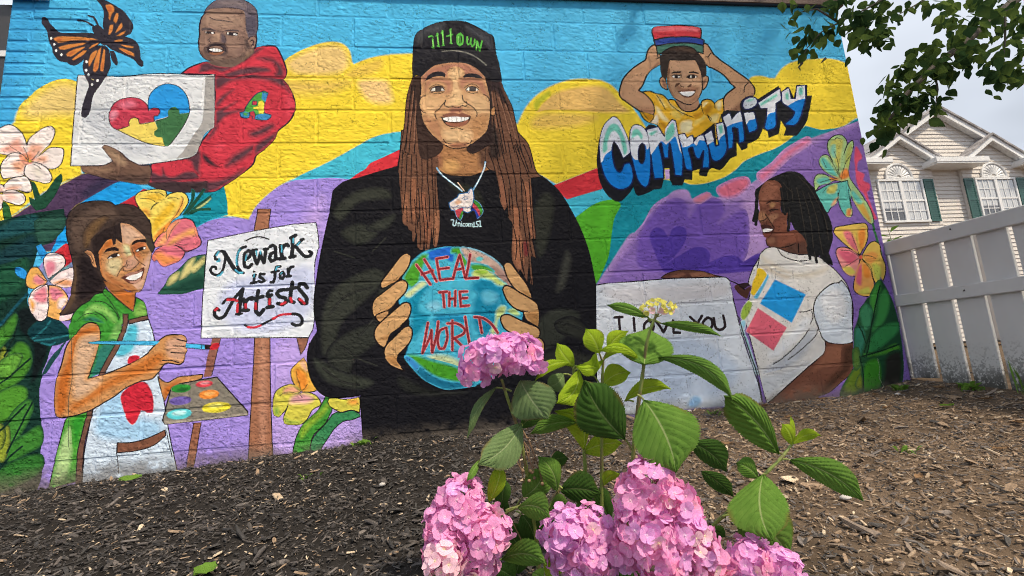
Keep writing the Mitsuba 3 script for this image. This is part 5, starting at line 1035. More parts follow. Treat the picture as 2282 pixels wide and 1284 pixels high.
68|S|348||0|5.5|1363,2068 1377,2038 1408,2008 1462,1972 1517,1951
68|S|348||0|5.5|1292,2104 1320,2050 1338,2002
68|S|348||0|5.6|1410,2068 1423,2035 1448,2002 1493,1990 1549,2012 1574,2045
68|S|348||0|5.6|1585,2042 1584,2009 1591,1979
68|S|348||0|5.6|1675,2045 1674,2015
68|S|348||0|5.4|1224,1913 1250,1942 1259,1966
68|S|348||0|5.4|1176,1992 1215,1936
68|S|348||0|5.6|1639,1937 1613,1967 1631,1925
69|P|368||0|0.0|1408,2353* 1475,2345 1541,2350 1583,2353* 1596,2316 1611,2273 1613,2223 1606,2149 1585,2106 1557,2069 1511,2039 1482,2041 1438,2062 1406,2086 1383,2135 1375,2183 1378,2232 1391,2294
69|C|348||0|7.3|1408,2353* 1475,2345 1541,2350 1583,2353* 1596,2316 1611,2273 1613,2223 1606,2149 1585,2106 1557,2069 1511,2039 1482,2041 1438,2062 1406,2086 1383,2135 1375,2183 1378,2232 1391,2294
69|P|369|368|12|0.0|1399,2332 1417,2338 1407,2282 1388,2220 1391,2147 1412,2086 1388,2129 1375,2189 1385,2269
69|P|370|368|19|0.0|1474,2160 1534,2167 1581,2161 1557,2112 1572,2094 1531,2057 1502,2057 1564,2124 1543,2142 1448,2135 1427,2153 1442,2184
69|P|371|368|28|0.0|1426,2332 1570,2341 1586,2285 1537,2278 1496,2234 1465,2271 1418,2270
69|P|372|368|22|0.0|1428,2215 1467,2190 1471,2221 1506,2222 1539,2204 1588,2210 1583,2173 1537,2185 1486,2160 1443,2190
65|P|352||0|0.0|1337,2281* 1353,2368 1405,2357* 1385,2294 1370,2214* 1345,2232
65|P|352||0|0.0|1583,2353* 1628,2373 1651,2323 1644,2248 1610,2223* 1611,2273 1597,2322
70|P|373||0|0.0|1404,2251* 1423,2267 1477,2271* 1472,2258 1434,2256
70|P|373||0|0.0|1528,2265* 1560,2272 1595,2260* 1591,2252 1559,2259 1529,2259
71|P|374||0|0.0|1407,2233* 1432,2245 1467,2240* 1462,2222 1429,2221
71|P|374||0|0.0|1507,2228 1527,2247 1557,2246 1582,2232* 1554,2222 1518,2219
71|P|375||0|0.0|1410,2233 1426,2240 1427,2224 1419,2225
71|P|375||0|0.0|1450,2238 1465,2235 1459,2225 1449,2225
71|P|375||0|0.0|1533,2239 1542,2242 1541,2226 1530,2226
71|P|375||0|0.0|1567,2241 1579,2231 1565,2227
71|S|182||0|4.0|1405,2238 1432,2245 1469,2242
71|S|182||0|4.1|1530,2243 1557,2248 1582,2236
71|S|182||0|4.0|1472,2252 1476,2221
72|P|376||0|0.0|1421,2156 1430,2184 1461,2190 1453,2178 1437,2166
72|P|376||0|0.0|1460,2184 1469,2166 1487,2163 1480,2159 1457,2163
72|P|376||0|0.0|1504,2163 1524,2179 1537,2185 1531,2163 1509,2157
73|P|377||0|0.0|1436,2132* 1484,2142 1561,2145* 1548,2112 1518,2090 1488,2087 1455,2105
73|P|378||0|0.0|1444,2132 1478,2145 1501,2139 1532,2147 1558,2144 1529,2130 1470,2128
73|P|379||0|0.0|1446,2123 1476,2128 1550,2131 1535,2109 1507,2096 1473,2102
73|P|378||0|0.0|1461,2100 1506,2090 1534,2101 1518,2086 1482,2086
74|P|380||0|0.0|1321,2493* 1313,2550 1322,2575 1350,2589 1423,2597 1508,2603 1604,2599 1652,2587 1655,2559 1644,2510* 1570,2521 1497,2519 1413,2514
74|C|348||0|9.0|1321,2493* 1313,2550 1322,2575 1350,2589 1423,2597 1508,2603 1604,2599 1652,2587 1655,2559 1644,2510* 1570,2521 1497,2519 1413,2514
74|P|381|380|22|0.0|1328,2556 1349,2579 1434,2588 1543,2593 1639,2584 1636,2564 1528,2571 1419,2565
75|P|382||0|0.0|1318,2490* 1412,2513 1497,2519 1570,2521 1647,2510* 1667,2498* 1655,2461* 1588,2475 1504,2477 1419,2467 1327,2449*
75|C|348||0|9.1|1318,2490* 1412,2513 1497,2519 1570,2521 1647,2510* 1667,2498* 1655,2461* 1588,2475 1504,2477 1419,2467 1327,2449*
76|P|383||0|0.0|1330,2449* 1419,2467 1503,2475 1588,2474 1655,2459* 1647,2402* 1627,2408 1603,2411* 1588,2436 1554,2449 1501,2453 1433,2442 1383,2416 1363,2399* 1332,2389*
76|C|348||0|8.2|1330,2449* 1419,2467 1503,2475 1588,2474 1655,2459* 1647,2402* 1627,2408 1603,2411* 1588,2436 1554,2449 1501,2453 1433,2442 1383,2416 1363,2399* 1332,2389*
77|P|384||0|0.0|860,1664 879,1768 894,1820 916,1880 938,1913 984,1926 1083,1766 1214,1899 1278,1886* 1316,1818* 1331,1886 1377,1940 1404,1892* 1401,1818 1521,1817 1564,1844 1655,1913* 1646,1756* 1708,1722* 1704,1968* 1750,2003* 1845,1996* 1855,2059 1902,2095 1946,2103 1969,2074* 2142,2176* 2139,2118 2205,2169 2234,2090* 2272,2185* 2345,2185* 2330,2105* 2366,2106* 2322,1983 2288,1912 2207,1822* 2113,1822* 2139,1871* 2113,1927* 2083,1836* 2009,1808* 2007,1857* 1978,1871* 1932,1802 1855,1768* 1854,1744 1810,1724* 1785,1782* 1771,1687* 1728,1671 1680,1621 1643,1595 1598,1609* 1573,1596 1551,1554* 1502,1561* 1511,1604* 1464,1591* 1452,1532* 1404,1536* 1391,1507 1383,1498* 1322,1499* 1307,1541* 1316,1613* 1284,1613* 1273,1548 1249,1481* 1197,1475* 1183,1466 1149,1451 1091,1439 1072,1494* 1050,1462 987,1406 950,1407 904,1446 873,1510 861,1574
77|P|385||0|0.0|1284,1603* 1316,1606* 1308,1544* 1281,1538*
78|P|386||0|0.0|997,1953 973,1940 937,1906 911,1860 892,1800 885,1728 884,1650 893,1586 913,1535 947,1496 989,1479 1027,1485 1062,1513 1079,1558 1079,1616 1067,1652* 1031,1642 1015,1610 1001,1592 982,1598 967,1637 963,1689 964,1741 969,1780 981,1797* 1000,1767 1015,1727 1029,1681* 1077,1717* 1076,1766 1066,1819 1047,1879 1023,1933
78|C|387||0|9.0|997,1953 973,1940 937,1906 911,1860 892,1800 885,1728 884,1650 893,1586 913,1535 947,1496 989,1479 1027,1485 1062,1513 1079,1558 1079,1616 1067,1652* 1031,1642 1015,1610 1001,1592 982,1598 967,1637 963,1689 964,1741 969,1780 981,1797* 1000,1767 1015,1727 1029,1681* 1077,1717* 1076,1766 1066,1819 1047,1879 1023,1933
78|P|388||0|0.0|996,1952 973,1938 937,1906 912,1860 893,1800 886,1728 884,1650* 898,1663 917,1702 958,1731* 967,1767 981,1797* 1000,1767 1015,1727 1029,1683* 1076,1717* 1076,1766 1066,1819 1047,1879 1023,1932
78|P|389|388|9|0.0|906,1715 908,1767 927,1833 955,1886 982,1906 1013,1899 1035,1859 1054,1793 1059,1727 1037,1701 1030,1753 1018,1820 990,1859 963,1840 938,1780 933,1734
79|P|386||0|0.0|1130,1899 1105,1883 1087,1839 1080,1766 1081,1687 1091,1609 1103,1544 1124,1505 1148,1489 1168,1505 1189,1569 1201,1647 1207,1726 1207,1805 1190,1859 1167,1889
79|C|387||0|9.1|1130,1899 1105,1883 1087,1839 1080,1766 1081,1687 1091,1609 1103,1544 1124,1505 1148,1489 1168,1505 1189,1569 1201,1647 1207,1726 1207,1805 1190,1859 1167,1889
79|P|388||0|0.0|1129,1898 1105,1881 1089,1839 1081,1766 1083,1700 1095,1674* 1123,1667 1136,1726 1179,1766 1185,1733 1204,1752* 1207,1805 1190,1859 1167,1888
79|P|389|388|9|0.0|1094,1806 1106,1859 1133,1872 1157,1852 1169,1819 1157,1799 1135,1832 1114,1819
79|P|384||0|0.0|1161,1779 1140,1759 1127,1713 1126,1661 1143,1641 1162,1667 1173,1719 1173,1766
79|C|387||0|6.1|1161,1779 1140,1759 1127,1713 1126,1661 1143,1641 1162,1667 1173,1719 1173,1766
80|P|386||0|0.0|1197,1866* 1278,1886* 1320,1798* 1312,1818 1329,1872 1376,1933 1395,1926* 1398,1845 1408,1764 1414,1684* 1403,1605* 1391,1559* 1346,1563* 1346,1619 1343,1725 1337,1778 1318,1679* 1289,1679* 1285,1778* 1265,1778* 1277,1659 1273,1548* 1211,1543* 1206,1608 1207,1699 1205,1819
80|C|387||0|9.2|1197,1866* 1278,1886* 1320,1798* 1312,1818 1329,1872 1376,1933 1395,1926* 1398,1845 1408,1764 1414,1684* 1403,1605* 1391,1559* 1346,1563* 1346,1619 1343,1725 1337,1778 1318,1679* 1289,1679* 1285,1778* 1265,1778* 1277,1659 1273,1548* 1211,1543* 1206,1608 1207,1699 1205,1819
80|P|388||0|0.0|1200,1864* 1275,1884* 1309,1818 1322,1872 1376,1932 1393,1923* 1398,1845 1408,1764 1414,1691* 1397,1731 1381,1818 1345,1791 1312,1765* 1286,1792 1241,1739 1207,1699* 1204,1812
80|P|389|388|9|0.0|1207,1839 1249,1859 1268,1859 1225,1825
80|P|389|388|9|0.0|1317,1832 1344,1886 1380,1913 1378,1845 1347,1805 1319,1791
81|P|386||0|0.0|1402,1831* 1444,1841* 1456,1808* 1495,1828 1495,1777* 1535,1824 1569,1831* 1577,1790 1590,1736 1585,1656 1575,1609* 1529,1610* 1554,1723 1520,1670 1496,1683 1485,1750* 1457,1737 1466,1657 1464,1594* 1423,1605 1414,1684
81|C|387||0|9.3|1402,1831* 1444,1841* 1456,1808* 1495,1828 1495,1777* 1535,1824 1569,1831* 1577,1790 1590,1736 1585,1656 1575,1609* 1529,1610* 1554,1723 1520,1670 1496,1683 1485,1750* 1457,1737 1466,1657 1464,1594* 1423,1605 1414,1684
81|P|388||0|0.0|1403,1830* 1442,1839* 1456,1806* 1492,1826 1495,1776* 1535,1823 1567,1827* 1570,1790 1538,1797 1512,1757 1495,1777 1459,1757 1419,1747*
82|P|386||0|0.0|1576,1831* 1628,1865* 1631,1817 1639,1756* 1660,1763 1660,1830 1664,1906* 1713,1916* 1716,1844 1717,1755 1698,1702 1659,1662 1624,1652 1600,1669 1594,1723 1589,1783
82|C|387||0|9.4|1576,1831* 1628,1865* 1631,1817 1639,1756* 1660,1763 1660,1830 1664,1906* 1713,1916* 1716,1844 1717,1755 1698,1702 1659,1662 1624,1652 1600,1669 1594,1723 1589,1783
82|P|388||0|0.0|1577,1829* 1626,1861* 1631,1817 1634,1790* 1587,1763* 1585,1797
82|P|388||0|0.0|1666,1904* 1712,1914* 1715,1837* 1685,1817 1666,1790* 1662,1830
82|P|389|388|9|0.0|1679,1892 1704,1899 1699,1844 1681,1837
83|P|386||0|0.0|1715,1951* 1767,1982* 1774,1933* 1815,1975 1845,1996* 1848,1926 1845,1816 1837,1785* 1801,1772* 1806,1871* 1772,1878 1770,1816 1752,1742* 1720,1732* 1726,1817 1728,1899
83|C|387||0|9.6|1715,1951* 1767,1982* 1774,1933* 1815,1975 1845,1996* 1848,1926 1845,1816 1837,1785* 1801,1772* 1806,1871* 1772,1878 1770,1816 1752,1742* 1720,1732* 1726,1817 1728,1899
83|P|388||0|0.0|1716,1949* 1766,1979* 1774,1932* 1814,1974 1843,1993* 1846,1923* 1777,1906 1732,1885* 1725,1906
84|P|386||0|0.0|1864,1982* 1935,1989* 1941,1940 1940,1871 1876,1840* 1871,1892 1868,1940
84|C|387||0|9.7|1864,1982* 1935,1989* 1941,1940 1940,1871 1876,1840* 1871,1892 1868,1940
84|P|388||0|0.0|1865,1981* 1933,1987* 1935,1940 1898,1933 1868,1899* 1868,1940
84|P|390||0|0.0|1865,2031 1877,2067 1916,2092 1958,2092 1975,2067 1963,2039 1925,2014 1882,2007
84|C|387||0|9.8|1865,2031 1877,2067 1916,2092 1958,2092 1975,2067 1963,2039 1925,2014 1882,2007
84|P|391|390|9|0.0|1891,2063 1928,2081 1956,2078 1911,2060
85|P|386||0|0.0|1976,2053* 2146,2158* 2142,2075* 2099,2050* 2090,1976 2077,1899 2054,1871 2004,1860* 1989,1878 2015,1948 2037,2018* 1987,2014*
85|C|387||0|9.8|1976,2053* 2146,2158* 2142,2075* 2099,2050* 2090,1976 2077,1899 2054,1871 2004,1860* 1989,1878 2015,1948 2037,2018* 1987,2014*
85|P|388||0|0.0|1978,2052* 2143,2153* 2140,2077* 2098,2052* 2085,1990* 2037,1976 2018,1948* 2037,2017* 1989,2016*
85|P|389|388|10|0.0|1986,2046 2048,2082 2118,2118 2122,2104 2051,2061 1990,2032
86|P|386||0|0.0|2156,2133* 2211,2162* 2211,2083* 2247,2083* 2271,2177* 2330,2181* 2315,2084 2282,1998 2231,1913 2199,1891* 2139,1895* 2134,1906 2194,1948 2223,1990* 2180,2026* 2146,2058
86|C|387||0|10.0|2156,2133* 2211,2162* 2211,2083* 2247,2083* 2271,2177* 2330,2181* 2315,2084 2282,1998 2231,1913 2199,1891* 2139,1895* 2134,1906 2194,1948 2223,1990* 2180,2026* 2146,2058
86|P|388||0|0.0|2157,2131* 2209,2159* 2211,2082* 2247,2082* 2272,2174* 2328,2178* 2312,2084* 2267,2076 2213,2051 2181,2033* 2150,2058
86|P|389|388|10|0.0|2178,2119 2199,2133 2196,2076 2178,2076
86|P|389|388|10|0.0|2287,2163 2308,2163 2299,2112 2277,2112
87|P|392||0|0.0|1850,1429* 1861,1461 1906,1492 1958,1527* 2008,1549 2044,1562 2087,1577 2122,1582 2161,1576 2198,1553 2219,1520 2252,1480 2279,1440 2295,1381 2316,1316 2335,1238 2336,1175 2326,1124 2294,1062 2276,1019 2296,969* 2269,967 2228,996 2215,1028* 2197,985 2183,983 2169,1029 2148,1005* 2137,1037 2134,1130 2104,1181* 2080,1195 2062,1246 2042,1186 2029,1187* 2038,1259 2025,1297* 2012,1298 2012,1374 2018,1451 2000,1497 1932,1492 1883,1435 1865,1365 1843,1289 1827,1230 1822,1240 1819,1259 1806,1259* 1838,1315 1852,1365
88|P|393||0|0.0|1957,1520 2003,1520 2038,1490 2035,1432 2013,1361 2011,1310 2031,1294 2054,1309 2038,1259 2032,1187* 2080,1195 2104,1181 2126,1156 2144,1111 2141,1040* 2065,1039 2002,1054 1949,1083* 1918,1091 1881,1101 1877,1138 1882,1151* 1863,1170 1866,1207 1860,1232* 1854,1254 1844,1270 1852,1302 1869,1327 1872,1365 1874,1416 1895,1467 1928,1505
88|P|394|393|24|0.0|1891,1441 1933,1498 1989,1510 2016,1477 1999,1413 1948,1388 1905,1364 1881,1377
88|P|395|393|15|0.0|1848,1277 1864,1314 1896,1313 1911,1281 1887,1257 1854,1256
88|P|396|393|15|0.0|1918,1287 1953,1299 1986,1298 1957,1249 1942,1236 1920,1262
88|P|397|393|15|0.0|1882,1126 1901,1147 1934,1149 1936,1124 1902,1113
88|P|398|393|26|0.0|1957,1249 2038,1259 2103,1175 2093,1119 1997,1097 1954,1111 1958,1173
89|P|399|393|18|0.0|2010,1097 2090,1107 2132,1118 2141,1040 2078,1039 2015,1050
88|P|400|393|12|0.0|1941,1363 1963,1379 1981,1369 1960,1343 1941,1344
88|S|401||0|6.2|1922,1370 1948,1385 1981,1386 2009,1379
88|S|401||0|6.2|1931,1325 1952,1331 1991,1330
88|S|401||0|6.2|1936,1319 1964,1324
88|S|401||0|6.1|1901,1301 1920,1262 1945,1211
88|S|401||0|6.1|1855,1258 1888,1263 1911,1281
88|S|401||0|6.0|1877,1138 1880,1102 1911,1089 1949,1084
88|S|401||0|6.1|1956,1084 2022,1092 2078,1113
88|S|401||0|6.1|2090,1107 2082,1051
90|P|402||0|0.0|1857,1232* 1890,1235 1921,1224 1944,1205* 1925,1174 1895,1150 1870,1154 1864,1176
90|P|403||0|0.0|1865,1204 1886,1210 1911,1206 1936,1205 1922,1192 1888,1187 1868,1188
90|P|404||0|0.0|1868,1179 1900,1181 1928,1190 1910,1162 1882,1149 1867,1157
87|S|405|392|2|4.3|2038,1451 2038,1374 2033,1304
87|S|405|392|2|4.3|2072,1450 2068,1354 2055,1259 2037,1196
87|S|405|392|2|4.3|2107,1463 2101,1353 2093,1232
87|S|405|392|2|4.3|2143,1475 2148,1352 2146,1193 2149,1067
87|S|405|392|2|4.3|2179,1448 2195,1319 2193,1160 2179,1017
87|S|405|392|2|4.3|2217,1435 2242,1279 2240,1127 2243,1002
87|S|405|392|2|4.3|2204,1513 2254,1414 2295,1278 2300,1125
87|S|405|392|2|4.3|2054,1503 2076,1476 2098,1450
87|S|405|392|2|4.4|2169,1547 2202,1500
87|S|405|392|2|4.2|2222,1065 2232,1015
91|P|406||0|0.0|1626,855 1698,878 1746,864 1758,822 1690,783
92|P|407||0|0.0|1949,1083* 1918,1091 1872,1086* 1835,1060 1817,1030* 1770,971 1735,912 1719,871* 1738,850* 1665,668* 1728,146* 1802,185 1984,306 2128,399 2248,490* 2321,469* 2380,691 2373,822 2340,887 2298,944 2269,967* 2219,1015 2181,1023 2140,1037* 2078,1039 2015,1053
92|C|348||0|5.9|1949,1083* 1918,1091 1872,1086* 1835,1060 1817,1030* 1770,971 1735,912 1719,871* 1738,850* 1665,668* 1728,146* 1802,185 1984,306 2128,399 2248,490* 2321,469* 2380,691 2373,822 2340,887 2298,944 2269,967* 2219,1015 2181,1023 2140,1037* 2078,1039 2015,1053
92|P|408|407|26|0.0|1832,1041 1924,977 2032,924 2163,931 2260,952 2226,916 2091,891 1952,915 1848,980
92|P|409|407|20|0.0|1810,981 1867,979 1917,935 2003,907 1974,890 1890,924 1825,957
92|S|348||0|6.0|1945,1081 1967,1037 2021,1010 2077,997 2130,999
92|S|348||0|5.9|1817,1027 1801,988 1776,910 1738,850
92|S|410||0|4.4|1902,923 1900,893
92|S|410||0|4.5|2022,943 2016,888
93|P|411||0|0.0|2336,867 2317,853 2268,848 2205,814 2148,765 2117,701 2116,637 2129,579 2141,521 2182,491 2243,479 2298,478 2339,489* 2351,567 2368,667 2382,740 2372,806
93|C|348||0|6.7|2336,867 2317,853 2268,848 2205,814 2148,765 2117,701 2116,637 2129,579 2141,521 2182,491 2243,479 2298,478 2339,489* 2351,567 2368,667 2382,740 2372,806
93|P|412|411|29|0.0|2188,763 2278,818 2333,771 2328,669 2235,602 2184,662
92|P|413|407|30|0.0|1896,438 1986,516 2075,582 2111,566 2039,471 1948,393 1849,344 1753,310 1731,352
92|P|414|407|28|0.0|1776,445 1915,548 2057,654 2083,624 1988,530 1851,440
92|P|415|407|30|0.0|1709,312 1802,334 1911,354 2024,388 1951,324 1851,269 1738,216
92|S|348||0|5.5|2108,698 2063,686 2016,685
92|S|348||0|5.3|2067,582 2020,535 1948,476 1862,419 1797,389
92|S|348||0|5.5|2102,688 2104,652 2080,610
92|S|348||0|5.4|2125,579 2098,538 2026,486 1966,447 1898,410
92|S|348||0|5.5|2116,637 2130,586
94|P|416|407|6|0.0|1896,889* 2082,790* 1959,623* 1774,748*
94|P|417|407|5|0.0|1757,722* 1923,597* 1813,467* 1661,590*
94|P|418|407|6|0.0|1796,963 1830,954 1847,917 1798,854 1750,798 1726,813 1748,877 1778,920
94|P|419|407|6|0.0|1856,924 1861,909 1762,776 1740,784 1806,860
94|P|420|407|6|0.0|1708,771 1725,756 1705,707 1659,653 1642,675 1659,724
94|P|421|407|8|0.0|1636,647 1667,653 1661,618 1642,591 1634,612
95|S|392||0|19.3|2035,1464 2033,1387 2033,1335 2032,1300
95|S|392||0|19.2|2062,1373 2063,1296 2052,1246 2035,1193
95|S|392||0|19.3|2095,1372 2092,1296 2089,1226
95|S|392||0|19.1|1867,1435 1851,1365 1838,1315 1815,1262
95|S|392||0|19.0|1854,1327 1839,1277 1827,1236
95|S|392||0|19.2|2109,1283 2108,1207
95|S|392||0|18.9|2148,1080 2150,1043 2150,1010
95|S|392||0|19.0|2182,1066 2190,1022 2191,987
95|S|392||0|19.0|2222,1065 2234,1027 2245,994
95|S|392||0|19.1|2268,1063 2281,1013 2290,970
95|S|405|392|2|3.9|2038,1451 2036,1374 2033,1316
95|S|405|392|2|3.9|2066,1341 2064,1284 2048,1221
95|S|405|392|2|3.8|2186,1054 2190,1004
91|P|422||0|0.0|2154,506* 2182,491 2258,478 2338,482* 2331,411 2311,349 2269,296 2207,259 2128,210 2040,189 1956,181 1872,133* 1743,156 1700,166* 1747,182 1831,237 1915,292 2001,348 2071,392 2132,430 2150,464
91|C|348||0|6.4|2154,506* 2182,491 2258,478 2338,482* 2331,411 2311,349 2269,296 2207,259 2128,210 2040,189 1956,181 1872,133* 1743,156 1700,166* 1747,182 1831,237 1915,292 2001,348 2071,392 2132,430 2150,464
91|P|423|422|28|0.0|2162,464 2256,465 2295,428 2238,375 2111,362 2044,332 2102,397
91|P|424|422|27|0.0|1776,180 1891,240 1986,267 2041,236 1928,196 1818,164
91|P|425|422|28|0.0|2270,457 2339,467 2312,356 2219,279 2081,206 2142,284 2232,347
91|P|426|422|13|0.0|1872,133 1956,181 2048,188 1896,99 1838,109
91|P|427||0|0.0|1178,930* 1218,953 1286,969 1361,969 1448,955 1520,930 1579,917* 1294,915 1221,921
91|C|428||0|5.0|1178,930* 1218,953 1286,969 1361,969 1448,955 1520,930 1579,917* 1294,915 1221,921
91|P|429|427|11|0.0|1238,935 1299,954 1328,945 1288,926
91|P|430|427|11|0.0|1358,948 1433,952 1505,927 1370,926
91|P|431|432|6|0.0|1598,898* 1648,874 1688,837* 1737,856 1703,786 1677,716 1633,676* 1618,775
91|S|433||0|7.2|1598,898 1648,874 1691,835
96|P|434||0|0.0|780,903* 831,909 930,912 1075,917 1221,923 1369,921 1518,919 1582,916 1602,898* 1608,812 1620,690 1632,578 1652,466 1674,369 1692,273 1698,173* 1483,175 1269,177 1129,175 921,171 719,179*
96|C|348||0|6.2|780,903* 831,909 930,912 1075,917 1221,923 1369,921 1518,919 1582,916 1602,898* 1608,812 1620,690 1632,578 1652,466 1674,369 1692,273 1698,173* 1483,175 1269,177 1129,175 921,171 719,179*
96|P|435|434|41|0.0|815,609 961,534 1250,571 1459,505 1584,361 1420,239 1135,226 864,277
96|P|436|434|43|0.0|828,882 1071,885 1439,891 1588,877 1585,806 1275,771 917,788
96|P|437|434|20|0.0|1244,199 1293,247 1333,225 1313,187 1269,177
96|P|438|434|8|0.0|704,171* 921,169 1128,173 1269,176 1519,174* 1529,145 1264,139 911,83 698,99*
96|S|439|434|11|10.2|1635,619 1656,535 1675,423 1692,341
96|S|440||0|7.6|1629,676 1645,563 1670,437 1692,341 1699,206 1696,166
97|S|441||0|15.5|874,711 920,712
97|S|441||0|15.5|899,710 898,665 897,628
97|S|441||0|15.5|986,702 984,630
97|S|441||0|15.6|1070,684 1046,664 1042,631 1062,616 1092,628 1099,662 1070,684
97|S|441||0|15.7|1115,678 1137,646 1154,611
97|S|441||0|15.7|1154,611 1180,650
97|S|441||0|15.8|1220,676 1215,607
97|S|441||0|15.7|1215,606 1254,604
97|S|441||0|15.8|1219,642 1252,643
97|S|441||0|15.9|1327,691 1363,655
97|S|441||0|15.9|1401,694 1370,654 1352,607
97|S|441||0|16.0|1433,682 1404,659 1399,625 1422,610 1455,629 1457,671 1433,682
97|S|441||0|16.1|1472,677 1476,621 1503,606 1535,625 1533,688
98|P|442||0|0.0|2609,1216* 2573,1258 2531,1343 2512,1428 2501,1484 2418,1514 2370,1494 2308,1481 2266,1446 2271,1517 2301,1556 2352,1555 2406,1529 2441,1521* 2363,1572 2329,1629 2354,1679 2400,1689 2428,1643* 2408,1730 2427,1788 2479,1824 2532,1824 2559,1773 2522,1700* 2556,1758 2601,1790 2600,1750 2561,1670 2523,1555 2541,1498 2590,1412 2629,1313 2634,1229
98|C|443||0|6.1|2609,1216* 2573,1258 2531,1343 2512,1428 2501,1484 2418,1514 2370,1494 2308,1481 2266,1446 2271,1517 2301,1556 2352,1555 2406,1529 2441,1521* 2363,1572 2329,1629 2354,1679 2400,1689 2428,1643* 2408,1730 2427,1788 2479,1824 2532,1824 2559,1773 2522,1700* 2556,1758 2601,1790 2600,1750 2561,1670 2523,1555 2541,1498 2590,1412 2629,1313 2634,1229
98|P|444||0|0.0|2507,1513* 2445,1500 2368,1487 2305,1460 2264,1439* 2289,1376 2318,1299 2353,1333 2404,1367 2423,1429 2414,1346 2444,1275 2479,1268 2497,1302 2500,1372 2519,1427 2507,1477
98|C|443||0|6.0|2507,1513* 2445,1500 2368,1487 2305,1460 2264,1439* 2289,1376 2318,1299 2353,1333 2404,1367 2423,1429 2414,1346 2444,1275 2479,1268 2497,1302 2500,1372 2519,1427 2507,1477
98|P|445|442|16|0.0|2439,1773 2489,1802 2532,1787 2499,1700 2464,1599 2443,1643
98|P|446|442|16|0.0|2550,1729 2586,1758 2558,1656 2518,1570 2518,1642
98|P|444|442|16|0.0|2339,1644 2374,1672 2420,1600 2438,1542 2383,1564
98|P|444|442|15|0.0|2286,1516 2348,1537 2403,1514 2309,1485
98|P|447|442|16|0.0|2453,1542 2516,1598 2527,1541 2463,1516
98|P|448|442|15|0.0|2516,1413 2570,1384 2608,1285 2611,1230 2564,1286
98|P|444|442|15|0.0|2512,1428 2537,1441 2582,1370 2549,1357
98|P|449|442|15|0.0|2467,1317 2493,1316 2473,1272 2452,1278
98|P|447|442|15|0.0|2394,1543 2449,1521 2388,1515
98|P|450|442|16|0.0|2425,1701 2440,1744 2466,1758 2449,1671
98|P|445|444|12|0.0|2366,1473 2428,1489 2401,1430 2343,1431
98|P|451|444|12|0.0|2393,1388 2422,1401 2386,1353 2355,1344
98|S|443||0|4.1|2404,1672 2436,1607 2458,1528
98|S|443||0|4.1|2450,1715 2465,1642 2454,1549
98|S|443||0|4.1|2564,1685 2515,1627 2464,1521
98|S|443||0|4.0|2357,1658 2375,1600
98|S|443||0|4.0|2312,1502 2390,1520 2446,1507
98|S|443||0|4.0|2350,1466 2314,1431
98|S|443||0|4.0|2433,1443 2405,1374
98|S|443||0|4.0|2503,1456 2496,1386 2489,1316
98|S|443||0|4.1|2473,1795 2491,1810 2512,1802
98|S|443||0|4.1|2464,1599 2441,1557
99|S|452||0|16.4|2623,1215 2632,1119 2641,1023
100|P|7||0|0.0|2494,1022* 2455,1043 2419,1078 2371,1127 2343,1169 2357,1202 2432,1214 2522,1225 2579,1217 2576,1148 2553,1094
100|C|443||0|6.3|2494,1022* 2455,1043 2419,1078 2371,1127 2343,1169 2357,1202 2432,1214 2522,1225 2579,1217 2576,1148 2553,1094
100|P|453||0|0.0|2493,1015* 2444,1057 2389,1075 2345,1067 2331,1034 2346,967 2371,913 2409,889 2447,897 2479,962
100|C|443||0|6.1|2493,1015* 2444,1057 2389,1075 2345,1067 2331,1034 2346,967 2371,913 2409,889 2447,897 2479,962
100|P|7||0|0.0|2499,1008* 2566,1087 2615,1106 2645,1077 2641,1023 2656,955 2641,889 2599,831 2563,832* 2543,906
100|C|443||0|6.2|2499,1008* 2566,1087 2615,1106 2645,1077 2641,1023 2656,955 2641,889 2599,831 2563,832* 2543,906
100|P|454||0|0.0|2497,1001* 2462,936 2415,845 2411,793 2463,764 2512,762 2549,813 2552,879 2537,946
100|C|443||0|6.1|2497,1001* 2462,936 2415,845 2411,793 2463,764 2512,762 2549,813 2552,879 2537,946
100|P|455|7|15|0.0|2408,1167 2454,1179 2484,1110 2484,1042 2435,1084
100|P|456|7|15|0.0|2509,1164 2559,1190 2552,1121 2507,1048
100|P|457|453|15|0.0|2348,1047 2414,1051 2470,1009 2410,964
100|P|458|453|15|0.0|2355,940 2408,951 2442,910 2397,896
100|P|459|7|15|0.0|2515,1014 2586,1039 2616,1010 2554,959
100|P|460|7|15|0.0|2568,958 2616,943 2609,877 2575,852
100|P|461|454|15|0.0|2432,858 2472,949 2496,961 2462,830
100|P|456|454|15|0.0|2504,961 2534,933 2537,880 2494,881
100|P|462|454|15|0.0|2432,792 2509,815 2515,775 2457,771
100|S|443||0|3.9|2493,1015 2482,1069 2463,1151
100|S|443||0|3.9|2497,1021 2526,1068
100|S|443||0|3.9|2492,1008 2428,1051 2371,1053
100|S|443||0|3.8|2483,1002 2410,964 2379,952
100|S|443||0|3.9|2507,1014 2565,1012 2598,995
100|S|443||0|3.9|2503,994 2551,946 2554,892
100|P|463||0|0.0|2509,1006 2506,1000 2501,996 2495,995 2489,996 2486,1001 2486,1007 2488,1013 2494,1017 2500,1019 2505,1017 2508,1012
101|P|464|31|6|0.0|2602,877* 2635,796 2658,703 2667,547 2651,383 2602,261 2588,200* 2449,137* 2192,155* 2186,192 2224,249 2300,318 2334,452 2355,551 2387,607 2423,676 2488,750 2512,762 2555,826 2606,863*
102|P|465|464|18|0.0|2509,749 2589,851 2592,798 2538,683 2502,646
102|P|466|464|17|0.0|2566,747 2621,797 2632,717 2581,616 2511,556 2480,544 2530,644
102|P|467|464|17|0.0|2420,663 2473,712 2500,672 2474,583 2427,560
102|P|194|464|17|0.0|2371,563 2416,573 2423,510 2365,400 2343,426
